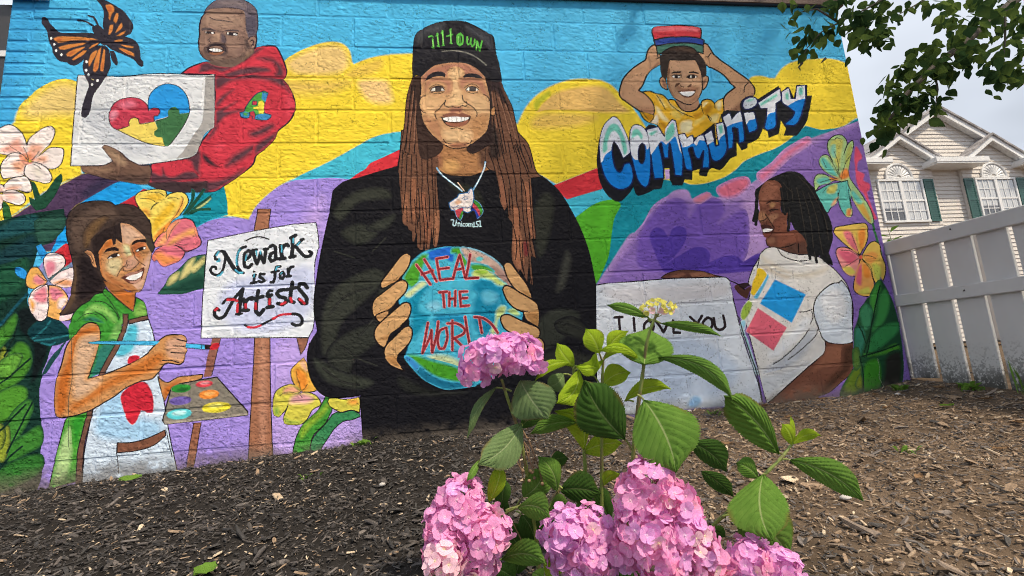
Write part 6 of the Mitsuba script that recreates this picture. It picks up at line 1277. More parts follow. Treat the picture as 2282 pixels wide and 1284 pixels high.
102|P|468|464|17|0.0|2426,421 2475,519 2573,578 2661,586 2649,535 2565,476 2484,430
102|P|469|464|17|0.0|2396,411 2495,417 2618,461 2641,434 2579,412 2421,397
102|P|470|464|17|0.0|2352,204 2390,349 2473,381 2485,306 2450,210
102|P|471|464|17|0.0|2217,214 2325,341 2355,351 2312,207
102|P|472|464|17|0.0|2303,232 2343,290 2341,217
102|P|473|464|17|0.0|2332,439 2362,450 2358,363 2316,329
102|P|474|464|25|0.0|2546,389 2635,409 2624,297 2574,201 2473,184 2513,304
102|S|475|464|4|5.6|2591,824 2524,683 2466,545 2398,423
102|S|475|464|4|5.5|2379,399 2526,428 2647,459
102|S|475|464|4|5.5|2464,533 2431,446 2407,398
102|S|475|464|4|5.4|2365,400 2363,289 2329,158
102|S|475|464|4|5.5|2386,600 2410,548 2422,472
102|S|476||0|3.3|2480,381 2481,318 2463,270 2492,207""".split("\n")
 # palette colours and the mural's shapes in wall millimetres
_mix, PALETTE = {}, []


def paint_no(col, under=None, k=1.0):
    key = (col, under if k < 1 else None, round(k, 3))
    if key not in _mix:
        c = lin(P[col])
        if under is not None and k < 1:
            c = lin(P[under]) * (1 - k) + c * k
        _mix[key] = len(PALETTE)
        PALETTE.append(np.clip(c * 1.04, 0.006, 0.86))
    return _mix[key]


pal = {}


def mural_colour(p, n, uv):
    i = mi.UInt32(dr.clip(dr.round(uv.x), 0, len(PALETTE) - 1))
    c = mi.Color3f(dr.gather(mi.Float, pal['r'], i), dr.gather(mi.Float, pal['g'], i), dr.gather(mi.Float, pal['b'], i))
    tone = 0.90 + 0.20 * mikit.fbm(p.x * 9, p.z * 9, 2.0, 3) + 0.10 * (mikit.noise(p.x * 55, p.z * 55) - 0.5)
    c = c * tone
    # pin holes of the block that the paint never reached, chalky rubbed spots, splashed soil along the foot of the wall
    pit = mikit.smoothstep(0.80, 0.86, mikit.noise(p.x * 150, p.z * 150, 3.0)) * mikit.smoothstep(0.45, 0.65, mikit.noise(p.x * 14, p.z * 14, 8.0))
    c = mikit.mix(c, c * 0.35, 0.7 * pit)
    chalk = mikit.smoothstep(0.62, 0.9, mikit.fbm(p.x * 24, p.z * 24, 5.0, 3))
    c = c * (1 + 0.12 * chalk)
    base = 0.105 + 0.024 * p.x
    soil = mikit.smoothstep(0.13, 0.0, p.z - base + 0.07 * (mikit.fbm(p.x * 7, p.z * 9, 1.0, 3) - 0.5))
    return mikit.mix(c, mi.Color3f(0.13, 0.11, 0.09), 0.75 * soil * mikit.smoothstep(0.2, 0.7, mikit.fbm(p.x * 30, p.z * 40, 4.0, 2) + 0.25 * soil))


def mural_bump(p, n, uv):
    a = mikit.noise(p.x * 62, p.z * 70, 1.0)
    b = mikit.fbm(p.x * 150, p.z * 150, 6.0, 2)
    big = mikit.fbm(p.x * 17, p.z * 17, 9.0, 2)
    hole = mikit.smoothstep(0.74, 0.84, mikit.noise(p.x * 120, p.z * 120, 3.0))
    return 0.0036 * a + 0.0030 * b + 0.0022 * big - 0.003 * hole


def M(key, d):
    scene[key] = d
    return key


def rgb(*c):
    return {'type': 'rgb', 'value': list(c)}


M('mural_paint', {'type': 'twosided', 'bsdf': {'type': 'bumpmap', 'arbitrary': mikit.proc(mural_bump, 0.0012), 'scale': 1.0,
   'bsdf': {'type': 'principled', 'base_color': mikit.proc(mural_colour), 'roughness': 0.55, 'specular': 0.05}}})


def soil_colour(p, n, uv):
    a = mikit.fbm(p.x * 20, p.y * 20, 0.0, 4)
    c = mikit.mix(mi.Color3f(0.026, 0.024, 0.023), mi.Color3f(0.125, 0.092, 0.066), mikit.smoothstep(-0.3, 1.3, p.x))
    return c * (0.5 + 0.9 * a)


M('soil', {'type': 'twosided', 'bsdf': {'type': 'diffuse', 'reflectance': mikit.proc(soil_colour)}})


def chip_colour(p, n, uv):
    k, w = uv.x, uv.y
    c = mikit.mix(mi.Color3f(0.030, 0.028, 0.027), mi.Color3f(0.150, 0.130, 0.118), mikit.smoothstep(0.0, 0.55, k))
    c = mikit.mix(c, mi.Color3f(0.27, 0.19, 0.125), mikit.smoothstep(0.5, 0.8, k))
    c = mikit.mix(c, mi.Color3f(0.52, 0.42, 0.30), mikit.smoothstep(0.9, 0.985, k))
    grain = 0.7 + 0.6 * mikit.noise(p.x * 260, p.y * 260, p.z * 260)
    return c * grain


M('mulch_chip', {'type': 'twosided', 'bsdf': {'type': 'principled', 'base_color': mikit.proc(chip_colour), 'roughness': 0.6, 'specular': 0.4}})


def leaf_veins(uv):
    s = dr.abs(uv.y)
    mid = mikit.smoothstep(0.045, 0.012, s)
    v = uv.x * 8.5 - 2.6 * s
    f = dr.abs(v - dr.floor(v) - 0.5)
    side = mikit.smoothstep(0.43, 0.49, f)
    g = v * 5
    tert = mikit.smoothstep(0.40, 0.49, dr.abs(s * 9 + 0.7 * mikit.noise(v * 3, s * 9) - dr.floor(s * 9 + 0.7 * mikit.noise(v * 3, s * 9)) - 0.5)) * 0.35
    return mid, dr.maximum(side, tert)


def leaf_paint(base, vein, dark):
    def fn(p, n, uv):
        mid, side = leaf_veins(uv)
        c = mikit.mix(mi.Color3f(*base), mi.Color3f(*dark), 0.75 * mikit.fbm(p.x * 60, p.y * 60, p.z * 60, 2))
        c = mikit.mix(c, mi.Color3f(*dark) * 0.8, 0.55 * side)
        rim = mikit.smoothstep(0.80, 1.0, dr.abs(uv.y)) * mikit.smoothstep(0.55, 0.75, mikit.noise(p.x * 31, p.y * 31, p.z * 31))
        c = mikit.mix(c, mi.Color3f(0.16, 0.10, 0.04), 0.6 * rim)
        spot = mikit.smoothstep(0.80, 0.88, mikit.noise(p.x * 130, p.y * 130, p.z * 130 + 4.0))
        c = mikit.mix(c, c * 0.6, 0.5 * spot)
        return mikit.mix(c, mi.Color3f(*vein), 0.7 * mid)
    return fn


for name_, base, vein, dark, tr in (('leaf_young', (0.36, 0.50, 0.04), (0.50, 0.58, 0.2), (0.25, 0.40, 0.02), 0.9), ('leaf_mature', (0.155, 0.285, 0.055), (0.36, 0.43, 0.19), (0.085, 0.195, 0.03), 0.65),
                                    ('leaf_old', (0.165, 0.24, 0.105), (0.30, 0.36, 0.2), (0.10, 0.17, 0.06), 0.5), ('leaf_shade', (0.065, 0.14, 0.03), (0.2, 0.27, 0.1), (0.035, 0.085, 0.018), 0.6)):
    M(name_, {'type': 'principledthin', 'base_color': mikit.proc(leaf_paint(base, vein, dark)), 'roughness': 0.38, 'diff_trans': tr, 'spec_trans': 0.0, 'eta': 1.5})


def petal_paint(edge, heart):
    def fn(p, n, uv):
        k = mikit.smoothstep(0.0, 0.32, uv.x)
        c = mikit.mix(mi.Color3f(*heart), mi.Color3f(*edge), k)
        vein = mikit.noise(uv.y * 40, uv.x * 3)
        return c * (0.86 + 0.2 * vein + 0.1 * mikit.noise(p.x * 35, p.y * 35, p.z * 35))
    return fn


for name_, edge, heart in (('petal_pink', (0.85, 0.39, 0.67), (0.88, 0.64, 0.76)), ('petal_lilac', (0.81, 0.42, 0.77), (0.86, 0.68, 0.84)), ('petal_pale', (0.90, 0.62, 0.72), (0.90, 0.82, 0.60)), ('petal_rose', (0.88, 0.36, 0.58), (0.88, 0.56, 0.64)), ('petal_yellow', (0.80, 0.76, 0.22), (0.70, 0.72, 0.16))):
    M(name_, {'type': 'principledthin', 'base_color': mikit.proc(petal_paint(edge, heart)), 'roughness': 0.55, 'diff_trans': 0.75, 'spec_trans': 0.0, 'eta': 1.35})


def stem_colour(p, n, uv):
    return mikit.mix(mi.Color3f(0.20, 0.27, 0.06), mi.Color3f(0.16, 0.13, 0.06), mikit.smoothstep(0.45, 0.75, mikit.fbm(p.x * 70, p.y * 70, p.z * 18, 3)))


M('plant_stem', {'type': 'principled', 'base_color': mikit.proc(stem_colour), 'roughness': 0.5})
M('dead_stem', {'type': 'principled', 'base_color': rgb(0.22, 0.14, 0.08), 'roughness': 0.8})


def tree_leaf_colour(p, n, uv):
    return mikit.mix(mi.Color3f(0.030, 0.065, 0.024), mi.Color3f(0.115, 0.175, 0.04), mikit.smoothstep(0.3, 0.75, mikit.fbm(p.x * 13, p.y * 13, p.z * 13, 2)))


M('tree_leaf', {'type': 'principledthin', 'base_color': mikit.proc(tree_leaf_colour), 'roughness': 0.4, 'diff_trans': 0.95, 'spec_trans': 0.0, 'eta': 1.4})
M('bark', {'type': 'principled', 'base_color': mikit.proc(lambda p, n, uv: mikit.mix(mi.Color3f(0.05, 0.04, 0.033), mi.Color3f(0.14, 0.12, 0.1), mikit.fbm(p.x * 40, p.y * 40, p.z * 9, 3))), 'roughness': 0.85})


def vinyl_colour(p, n, uv):
    c = mi.Color3f(0.55, 0.55, 0.545) * (0.93 + 0.12 * mikit.fbm(p.y * 14, p.z * 4, 1.0, 3))
    h = p.z - 0.18
    mildew = mikit.smoothstep(0.34, 0.0, h + 0.26 * (mikit.fbm(p.y * 16, p.z * 12, p.x * 5, 4) - 0.45))
    speck = mikit.smoothstep(0.42, 0.62, mikit.fbm(p.y * 130, p.z * 110, p.x * 60, 3) + 0.35 * (mildew - 0.4))
    c = mikit.mix(c, mi.Color3f(0.035, 0.035, 0.03), 0.92 * mildew * speck)
    return mikit.mix(c, mi.Color3f(0.09, 0.085, 0.07), 0.6 * mikit.smoothstep(0.12, -0.02, h))


M('fence_vinyl', {'type': 'principled', 'base_color': mikit.proc(vinyl_colour), 'roughness': 0.42, 'specular': 0.4})


def siding_colour(p, n, uv):
    return mi.Color3f(0.54, 0.51, 0.48) * (0.94 + 0.1 * mikit.fbm(p.x * 1.3, p.z * 9, 2.0, 3))


M('house_siding', {'type': 'principled', 'base_color': mikit.proc(siding_colour), 'roughness': 0.55})
M('house_trim', {'type': 'principled', 'base_color': rgb(0.64, 0.65, 0.66), 'roughness': 0.45})
M('shutter_green', {'type': 'principled', 'base_color': rgb(0.025, 0.085, 0.075), 'roughness': 0.4})


def shingle_colour(p, n, uv):
    return mi.Color3f(0.24, 0.23, 0.235) * (0.65 + 0.7 * mikit.cell_rand(p.x * 4 + 50, p.y * 3 + 90, p.z * 7 + 50)) * (0.85 + 0.3 * mikit.noise(p.x * 60, p.y * 60, p.z * 60))


M('shingle', {'type': 'principled', 'base_color': mikit.proc(shingle_colour), 'roughness': 0.9})
M('window_glass', {'type': 'thindielectric', 'int_ior': 1.5})
M('curtain', {'type': 'twosided', 'bsdf': {'type': 'diffuse', 'reflectance': mikit.proc(lambda p, n, uv: mi.Color3f(0.62, 0.64, 0.66) * (0.7 + 0.3 * dr.abs(dr.sin(p.x * 42))))}})
M('room_dark', {'type': 'twosided', 'bsdf': {'type': 'diffuse', 'reflectance': rgb(0.10, 0.10, 0.11)}})
M('fascia_brown', {'type': 'principled', 'base_color': rgb(0.075, 0.035, 0.028), 'roughness': 0.5})
M('pipe_dark', {'type': 'principled', 'base_color': rgb(0.035, 0.034, 0.036), 'roughness': 0.45})
M('render_grey', {'type': 'twosided', 'bsdf': {'type': 'diffuse', 'reflectance': mikit.proc(lambda p, n, uv: mi.Color3f(0.30, 0.29, 0.28) * (0.8 + 0.4 * mikit.fbm(p.x * 4, p.y * 4, p.z * 4, 3)))}})
M('grass_blade', {'type': 'principledthin', 'base_color': rgb(0.10, 0.19, 0.035), 'roughness': 0.5, 'diff_trans': 0.8, 'spec_trans': 0.0, 'eta': 1.4})
M('weed_leaf', {'type': 'principledthin', 'base_color': rgb(0.16, 0.30, 0.05), 'roughness': 0.5, 'diff_trans': 0.8, 'spec_trans': 0.0, 'eta': 1.4})


def dry_leaf_colour(p, n, uv):
    return mikit.mix(mi.Color3f(0.10, 0.06, 0.035), mi.Color3f(0.33, 0.21, 0.12), mikit.fbm(p.x * 50, p.y * 50, p.z * 30, 3))


M('dry_leaf_brown', {'type': 'principledthin', 'base_color': mikit.proc(dry_leaf_colour), 'roughness': 0.7, 'diff_trans': 0.4, 'spec_trans': 0.0, 'eta': 1.4})
M('pale_stone', {'type': 'principled', 'base_color': mikit.proc(lambda p, n, uv: mi.Color3f(0.42, 0.40, 0.38) * (0.7 + 0.6 * mikit.fbm(p.x * 90, p.y * 90, p.z * 90, 3))), 'roughness': 0.7})

# ---------------------------------------------------------------- ground
def spread(lo, hi, step, far):
    mid = np.arange(lo, hi + 1e-6, step)
    out = [lo - s for s in (0.2, 0.6, 1.5, 3, 6, 12, 25, 60, 150, far)]
    return np.concatenate([out[::-1], mid, [hi + s for s in (0.2, 0.6, 1.5, 3, 6, 12, 25, 60, 150, far)]])


gx, gy = spread(-3.6, 4.4, 0.035, 600), spread(-0.6, 3.4, 0.035, 600)
X, Y = np.meshgrid(gx, gy, indexing='ij')
V = np.stack([X, Y, ground(X, Y)], -1).reshape(-1, 3)
i = np.arange(len(gx) * len(gy)).reshape(len(gx), len(gy))
F = np.stack([i[:-1, :-1], i[1:, :-1], i[1:, 1:], i[:-1, 1:]], -1).reshape(-1, 4)
put('ground', (V, F), 'soil', smooth=True)
tag('ground', 'dark bare soil sloping up to the foot of the painted wall', kind='structure')


# ---------------------------------------------------------------- the painted block wall
S = 0.2032
Z0, U0 = 2.59843, -0.96836          # top edge of course 0, a head joint of course 0
WX0, WX1, WTOP, WBOT = -2.395, 2.672, 2.765, -0.10
JOINT, CH, DEEP = 0.0068, 0.0060, 0.0025


def curve(p, corner, closed):
    """Catmull-Rom through the points p (mm), straight into marked corners."""
    n, out = len(p), []
    for i in range(n if closed else n - 1):
        j = (i + 1) % n
        a, b = p[i], p[j]
        ca, cb = corner[i] or (not closed and i == 0), corner[j] or (not closed and j == n - 1)
        if ca and cb:
            out.append(a)
            continue
        L = np.linalg.norm(b - a)
        ta = (b - a) * 0.6 if ca else (b - p[i - 1]) / 2
        tb = (b - a) * 0.6 if cb else (p[(j + 1) % n] - a) / 2
        ta = ta * min(1.0, L / max(np.linalg.norm(ta), 1e-9))
        tb = tb * min(1.0, L / max(np.linalg.norm(tb), 1e-9))
        m = int(max(1, min(5, L / 13)))
        for k in range(m):
            t = k / m
            out.append((2 * t ** 3 - 3 * t ** 2 + 1) * a + (t ** 3 - 2 * t ** 2 + t) * ta + (-2 * t ** 3 + 3 * t ** 2) * b + (t ** 3 - t ** 2) * tb)
    if not closed:
        out.append(p[-1])
    return np.array(out)


PARTS = "bg painted_person__hoodie painted_person__patch painted_person__face painted_person__hair painted_person__brow painted_person__eye painted_person__mouth painted_person__ear painted_person__hand painted_person__board painted_person__heart painted_flower__leaf painted_flower__petal painted_flower_001__petal painted_butterfly__wing painted_butterfly__body painted_butterfly__wing_patch painted_butterfly__wing_spot painted_foliage painted_foliage__leaf painted_flower_002__bud painted_flower_002__petal painted_flower_003__leaf painted_flower_003__petal painted_flower_003__petal_001 painted_leaf painted_easel__leg painted_sign painted_sign__lettering painted_person_001__hair painted_person_001__face painted_person_001__brow painted_person_001__eye painted_person_001__mouth painted_person_001__ear painted_person_001__neck painted_person_001__shirt painted_person_001__apron painted_person_001__strap painted_person_001__arm painted_person_001__hand painted_person_001__brush painted_palette painted_palette__paint painted_flower_004__stem painted_flower_004__petal painted_person_002__jacket painted_person_002__neck painted_person_002__hair painted_person_002__lock painted_person_002__ear painted_person_002__face painted_person_002__brow painted_person_002__eye painted_person_002__mouth painted_person_002__cap painted_person_002__lettering painted_person_002__pendant painted_globe painted_globe__ocean painted_globe__land painted_globe__lettering painted_person_002__hand painted_person_003__arm painted_person_003__hair painted_person_003__ear painted_person_003__neck painted_person_003__shirt painted_person_003__face painted_person_003__brow painted_person_003__eye painted_person_003__nose painted_person_003__mouth painted_person_003__red_book painted_person_003__blue_book painted_person_003__green_book painted_lettering__shadow painted_lettering__letter painted_lettering__letter_001 painted_lettering__letter_002 painted_lettering__letter_003 painted_lettering__letter_004 painted_lettering__letter_005 painted_lettering__letter_006 painted_lettering__letter_007 painted_lettering__letter_008 painted_person_004__hair painted_person_004__face painted_person_004__neck painted_person_004__mouth painted_person_004__arm painted_person_004__shirt painted_person_004__sleeve painted_person_004__shirt_print painted_person_004__lock painted_person_004__board painted_person_004__lettering painted_flower_005__petal painted_flower_005__stem painted_flower_006__petal painted_foliage_001 painted_foliage_001__leaf".split()
layers = []                         # (geometry in metres on the wall, part, paint)
solid = {}                          # the opaque ground coat of each part: sprayed shading stays inside it
for line in MURAL:
    part, kind, col, under, soft, width, body = line.split('|')
    pts, cor = [], []
    for a in body.split():
        cor.append(a.endswith('*'))
        u, v = a.rstrip('*').split(',')
        pts.append((float(u), float(v)))
    p = curve(np.array(pts), cor, kind != 'S')
    if kind == 'P':
        g = Polygon(p)
    elif kind == 'C':
        g = LineString(np.vstack([p, p[:1]])).buffer(float(width) / 2, quad_segs=3)
    else:
        g = LineString(p).buffer(float(width) / 2, quad_segs=3)
    if not g.is_valid:
        g = g.buffer(0)
    g = g.simplify(0.5)
    soft, part, col = float(soft), int(part), int(col)
    if soft > 0:
        un = int(under) if under else None
        for i in range(5):
            h = g.buffer(soft * (0.5 - i / 4), quad_segs=2).simplify(0.8)
            if part and kind == 'P' and part in solid:
                k_ = h.intersection(solid[part])
                h = k_ if k_.area > 0.3 * h.area else h
            if not h.is_empty:
                layers.append((shapely.transform(h, lambda c: c / 1000.0), part, paint_no(col, un, (i + 1) / 5) if un is not None else paint_no(col)))
    else:
        layers.append((shapely.transform(g, lambda c: c / 1000.0), part, paint_no(col)))
        if kind == 'P' and part:
            solid[part] = solid[part].union(g) if part in solid else g
tree = shapely.STRtree([g for g, _, _ in layers])
for g, _, _ in layers:
    shapely.prepare(g)

made = {}                           # owner -> (vertices, faces, paint numbers)


def emit(owner, geom, height, no):
    for g in getattr(geom, 'geoms', [geom]):
        if g.geom_type != 'Polygon' or g.area < 2e-8:
            continue
        rings = [np.asarray(g.exterior.coords)[:-1, :2]] + [np.asarray(r.coords)[:-1, :2] for r in g.interiors]
        uv = np.vstack(rings)
        f = mapbox_earcut.triangulate_float64(uv, np.cumsum([len(r) for r in rings]).astype(np.uint32)).reshape(-1, 3)
        if not len(f):
            continue
        v, fs, ps, o = made.setdefault(owner, ([], [], [], [0]))
        xyz = np.column_stack([uv[:, 0], WALL_Y - height(uv), uv[:, 1]])
        a, b, c = xyz[f[0]]
        f = f if np.cross(b - a, c - a)[1] < 0 else f[:, ::-1]
        v.append(xyz)
        fs.append(f.astype(int) + o[0])
        ps.append(np.full(len(xyz), no))
        o[0] += len(xyz)


def coat(cell, height, owner):
    """Cuts the cell by the paint on it, topmost coat first; what is background stays with the owner."""
    rest = cell
    for k in sorted(tree.query(cell, predicate='intersects'), reverse=True):
        g, part, no = layers[k]
        if g.contains(rest):
            emit(owner if part == 0 else part, rest, height, no)
            return
        piece = rest.intersection(g)
        if piece.is_empty or piece.area < 1e-8:
            continue
        emit(owner if part == 0 else part, piece, height, no)
        rest = rest.difference(g)
        if rest.is_empty or rest.area < 1e-8:
            return
    emit(owner, rest, height, paint_no(0))


faces_all, blocks = [], []
for row in range(-1, 14):
    z1 = min(Z0 - row * S, WTOP + JOINT / 2)
    z0 = Z0 - (row + 1) * S
    shift = U0 + (S if row % 2 else 0.0)
    quoin = {-1: 2, 0: 2, 6: 2}.get(row, 1)
    start = WX0 + (0.40 if quoin == 2 else (0.205 if row % 2 else 0.15))
    ks = [shift + 2 * S * k for k in range(-6, 14)]
    joints = [start] + [x for x in ks if start + 0.09 < x < WX1 - 0.08] + [WX1]
    for a, b in zip(joints[:-1], joints[1:]):
        blocks.append(('block', a + JOINT / 2, b - (JOINT / 2 if b < WX1 else 0), z0 + JOINT / 2, z1 - JOINT / 2))
    for t in range(3):              # three brick courses to one block course at the left edge
        h = S / 3
        c1 = Z0 - row * S - t * h
        if c1 - h > WTOP:
            continue
        c0, c1 = c1 - h, min(c1, WTOP + JOINT / 2)
        cuts = [WX0, start] if quoin == 1 else [WX0, WX0 + (0.20 if t % 2 else 0.11), start] if t % 2 == 0 else [WX0, WX0 + 0.2, start]
        for a, b in zip(cuts[:-1], cuts[1:]):
            blocks.append(('brick', a + (JOINT / 2 if a > WX0 else 0), b - JOINT / 2, c0 + JOINT / 2, c1 - JOINT / 2))

W = 'mural_wall'
faces_all = []
for kind, a, b, c, d in blocks:
    key = f'{W}__{kind}'
    n_ = sum(1 for k in made if isinstance(k, str) and k.rsplit('_', 1)[0].rstrip('_0123456789') == key or k == key)
    owner = key
    q = 0
    while owner in made:
        q += 1
        owner = f'{key}_{q:03d}'
    made[owner] = ([], [], [], [0])
    h0 = rng.uniform(-0.0016, 0.0020) + (0.001 if kind == 'brick' else 0)
    gxs, gzs = rng.uniform(-0.0035, 0.0035), rng.uniform(-0.006, 0.006)
    ch = CH * rng.uniform(0.7, 1.5)
    a, b = a + rng.uniform(0, 0.0012), b - rng.uniform(0, 0.0012)
    c, d = c + rng.uniform(0, 0.001), d - rng.uniform(0, 0.0012)
    mx, mz = (a + b) / 2, (c + d) / 2

    def top(uv, h0=h0, gxs=gxs, gzs=gzs, mx=mx, mz=mz):
        return h0 + gxs * (uv[:, 0] - mx) + gzs * (uv[:, 1] - mz)

    def slope(uv, a=a, b=b, c=c, d=d, ch=ch, top=top):
        e = np.minimum.reduce([uv[:, 0] - a, b - uv[:, 0], uv[:, 1] - c, d - uv[:, 1]])
        t = np.clip(e / ch, 0, 1)
        return top(uv) * t - DEEP * (1 - t)

    coat(box(a + ch, c + ch, b - ch, d - ch), top, owner)
    for quad in ([(a, c), (b, c), (b - ch, c + ch), (a + ch, c + ch)], [(b, c), (b, d), (b - ch, d - ch), (b - ch, c + ch)], [(b, d), (a, d), (a + ch, d - ch), (b - ch, d - ch)], [(a, d), (a, c), (a + ch, c + ch), (a + ch, d - ch)]):
        coat(Polygon(quad), slope, owner)
    # the body of the block behind its painted face
    e = 0.0006
    body = bx(a + e, b - e, WALL_Y + DEEP + 0.0045, WALL_Y + 0.19, c + e, d - e)
    v, f, ps, o = made[owner]
    v.append(np.asarray(body.vertices))
    f.append(np.asarray(body.faces) + o[0])
    ps.append(np.full(len(body.vertices), ps[0][0] if ps else paint_no(0)))
    o[0] += len(body.vertices)
    faces_all.append(box(a, c, b, d))
mortar = box(WX0, WBOT, WX1, WTOP).difference(shapely.union_all(faces_all))
for x in np.arange(WX0, WX1, 0.4):
    strip = mortar.intersection(box(x, WBOT, min(x + 0.4, WX1), WTOP))
    for g in getattr(strip, 'geoms', [strip]):
        if g.geom_type == 'Polygon':
            coat(g, lambda uv: np.full(len(uv), -DEEP), W + '__mortar')
back = bx(WX0 + 0.004, WX1 - 0.004, WALL_Y + DEEP + 0.006, WALL_Y + 0.18, WBOT - 0.2, WTOP - 0.004)
v, f, ps, o = made[W + '__mortar']
v.append(np.asarray(back.vertices))
f.append(np.asarray(back.faces) + o[0])
ps.append(np.full(8, paint_no(0)))

for owner, (v, f, ps, o) in made.items():
    if not v:
        continue
    key = owner if isinstance(owner, str) else f'{W}__{PARTS[owner]}'
    no = np.concatenate(ps)
    scene[key] = mikit.ply((np.vstack(v), np.vstack(f)), 'mural_paint', uv=np.column_stack([no, 0 * no]).astype(float))
PAL_ = np.array(PALETTE)
for k, c in zip('rgb', PAL_.T):
    pal[k] = mi.Float(np.ascontiguousarray(c, dtype=np.float32))
dr.eval(pal)
tag(W, 'concrete block wall covered with a bright community mural of painted people and flowers', 'mural wall')
for part, text in {'painted_butterfly': 'painted orange and black butterfly',
    'painted_person': 'painted man in a red hoodie holding a white board with a heart',
    'painted_person_001': 'painted girl in a green shirt and pale apron holding a paintbrush',
    'painted_person_002': 'painted long haired person in a black cap and jacket cupping a globe',
    'painted_person_003': 'painted boy in a yellow shirt balancing books on his head',
    'painted_person_004': 'painted woman in a white shirt beside a white board',
    'painted_globe': 'painted blue and green globe with red lettering',
    'painted_sign': 'painted white sign on an easel',
    'painted_easel': 'painted brown wooden easel legs',
    'painted_palette': 'painted grey palette with six blobs of paint',
    'painted_lettering': 'painted blue and white bubble letters with black shadow',
    'painted_flower': 'painted white and peach flower with five petals',
    'painted_flower_001': 'painted white flower cut by the left edge',
    'painted_flower_002': 'painted pink, white and orange flower with blue buds',
    'painted_flower_003': 'painted yellow and pink flower behind the girl',
    'painted_flower_004': 'painted yellow and orange flower with green stems',
    'painted_flower_005': 'painted green, teal and orange lily',
    'painted_flower_006': 'painted pink and yellow flower with five petals',
    'painted_foliage': 'painted dark green foliage at the left end',
    'painted_foliage_001': 'painted dark green foliage at the right end',
    'painted_leaf': 'painted dark green leaf with pale streaks beside the sign'}.items():
    tag(f'{W}__{part}', text)
# the rest of the building that the wall belongs to
scene[W + '__side_wall'] = mikit.ply(join([bx(WX0, WX0 + 0.19, WALL_Y + 0.196, 8.5, -0.3, WTOP - 0.004), bx(WX1 - 0.19, WX1, WALL_Y + 0.196, 8.5, -0.3, WTOP - 0.004), bx(WX0 + 0.19, WX1 - 0.19, 8.3, 8.5, -0.3, WTOP - 0.004)]), 'render_grey')
scene[W + '__roof'] = mikit.ply(bx(WX0 - 0.05, WX1 + 0.03, WALL_Y - 0.012, 8.55, WTOP + 0.001, WTOP + 0.05), 'pipe_dark')
scene[W + '__fascia'] = mikit.ply(join([bx(WX0 + 0.21, WX1 + 0.03, WALL_Y - 0.034, WALL_Y - 0.0125, WTOP - 0.004, WTOP + 0.13, 0.004), bx(WX0 + 0.21, WX1 + 0.03, WALL_Y - 0.05, WALL_Y - 0.0345, WTOP + 0.06, WTOP + 0.14, 0.004)]), 'fascia_brown')
scene[W + '__trim'] = mikit.ply(bx(WX0 - 0.06, WX0 + 0.20, WALL_Y - 0.032, WALL_Y - 0.0125, WTOP - 0.125, WTOP + 0.04, 0.004), 'house_trim')
tag(W + '__trim', 'short white board under the roof edge')


# ---------------------------------------------------------------- neighbour seen past the left end of the wall
NB = 'neighbour_house'
scene[NB + '__wall'] = mikit.ply(bx(-9.0, -4.2, 5.6, 11.0, -0.2, 4.3), 'render_grey')
scene[NB + '__eave'] = mikit.ply(bx(-9.2, -4.05, 5.3, 11.2, 4.30, 4.42, 0.01), 'house_trim')
scene[NB + '__roof'] = mikit.ply(trimesh.convex.convex_hull(np.array([[-9.2, 5.3, 4.421], [-4.05, 5.3, 4.421], [-9.2, 11.2, 4.421], [-4.05, 11.2, 4.421], [-9.2, 8.2, 6.2], [-4.05, 8.2, 6.2]])), 'shingle')
tag(NB, 'grey house with white eave glimpsed past the left end of the mural wall', 'house')
DP = 'downspout'
scene[DP + '__pipe'] = mikit.ply(join([bx(-2.475, -2.398, 2.492, 2.565, 0.10, 2.64, 0.008), bx(-2.47, -2.403, 2.38, 2.491, 0.04, 0.16, 0.008)]), 'pipe_dark')
scene[DP + '__bracket'] = mikit.ply(join([bx(-2.480, -2.3965, 2.484, 2.57, 2.31, 2.345), bx(-2.480, -2.3965, 2.484, 2.57, 1.2, 1.22)]), 'house_trim')
tag(DP, 'dark square downspout at the left end of the mural wall', 'drain pipe')

# ---------------------------------------------------------------- white vinyl fence from the wall's right corner
FN = 'vinyl_fence'
FA = math.radians(4.88)
FD, FP = np.array([math.sin(FA), -math.cos(FA)]), np.array([math.cos(FA), math.sin(FA)])   # along the fence, away from the lens
F0 = np.array([2.70, 2.52])


def fence_box(s0, s1, o0, o1, z0, z1, ch=0.003):
    m = bx(s0, s1, o0, o1, z0, z1, ch)
    v = np.asarray(m.vertices)
    xy = F0 + v[:, :1] * FD + v[:, 1:2] * FP
    return np.column_stack([xy, v[:, 2]]), np.asarray(m.faces)


def fence_ground(s):
    x, y = F0 + s * FD
    return float(np.interp(s, [0, 0.1, 0.31, 0.54, 1.2, 2.4], [0.26, 0.255, 0.205, 0.17, 0.10, 0.02]))


for s0, s1, z0, z1, name_ in ((-0.02, 2.3, 1.012, 1.096, 'top_rail'), (-0.02, 2.3, 0.686, 0.757, 'middle_rail')):
    put(f'{FN}__{name_}', fence_box(s0, s1, -0.024, 0.0, z0, z1, 0.004), 'fence_vinyl')
for k in range(15):
    s = 0.035 + 0.152 * k
    zb = fence_ground(s + 0.07) - 0.004
    put(f'{FN}__board', fence_box(s, s + 0.127, 0.0025, 0.0245, zb + rng.uniform(0, 0.012), 1.074 - rng.uniform(0, 0.004), 0.002), 'fence_vinyl')
put(f'{FN}__bottom_rail', fence_box(0.30, 2.3, -0.016, 0.0, 0.150, 0.178, 0.003), 'fence_vinyl')
put(f'{FN}__post', fence_box(-0.075, 0.012, 0.018, 0.10, 0.1, 1.09, 0.004), 'fence_vinyl')
put(f'{FN}__post', fence_box(2.305, 2.40, -0.03, 0.07, -0.1, 1.16, 0.004), 'fence_vinyl')
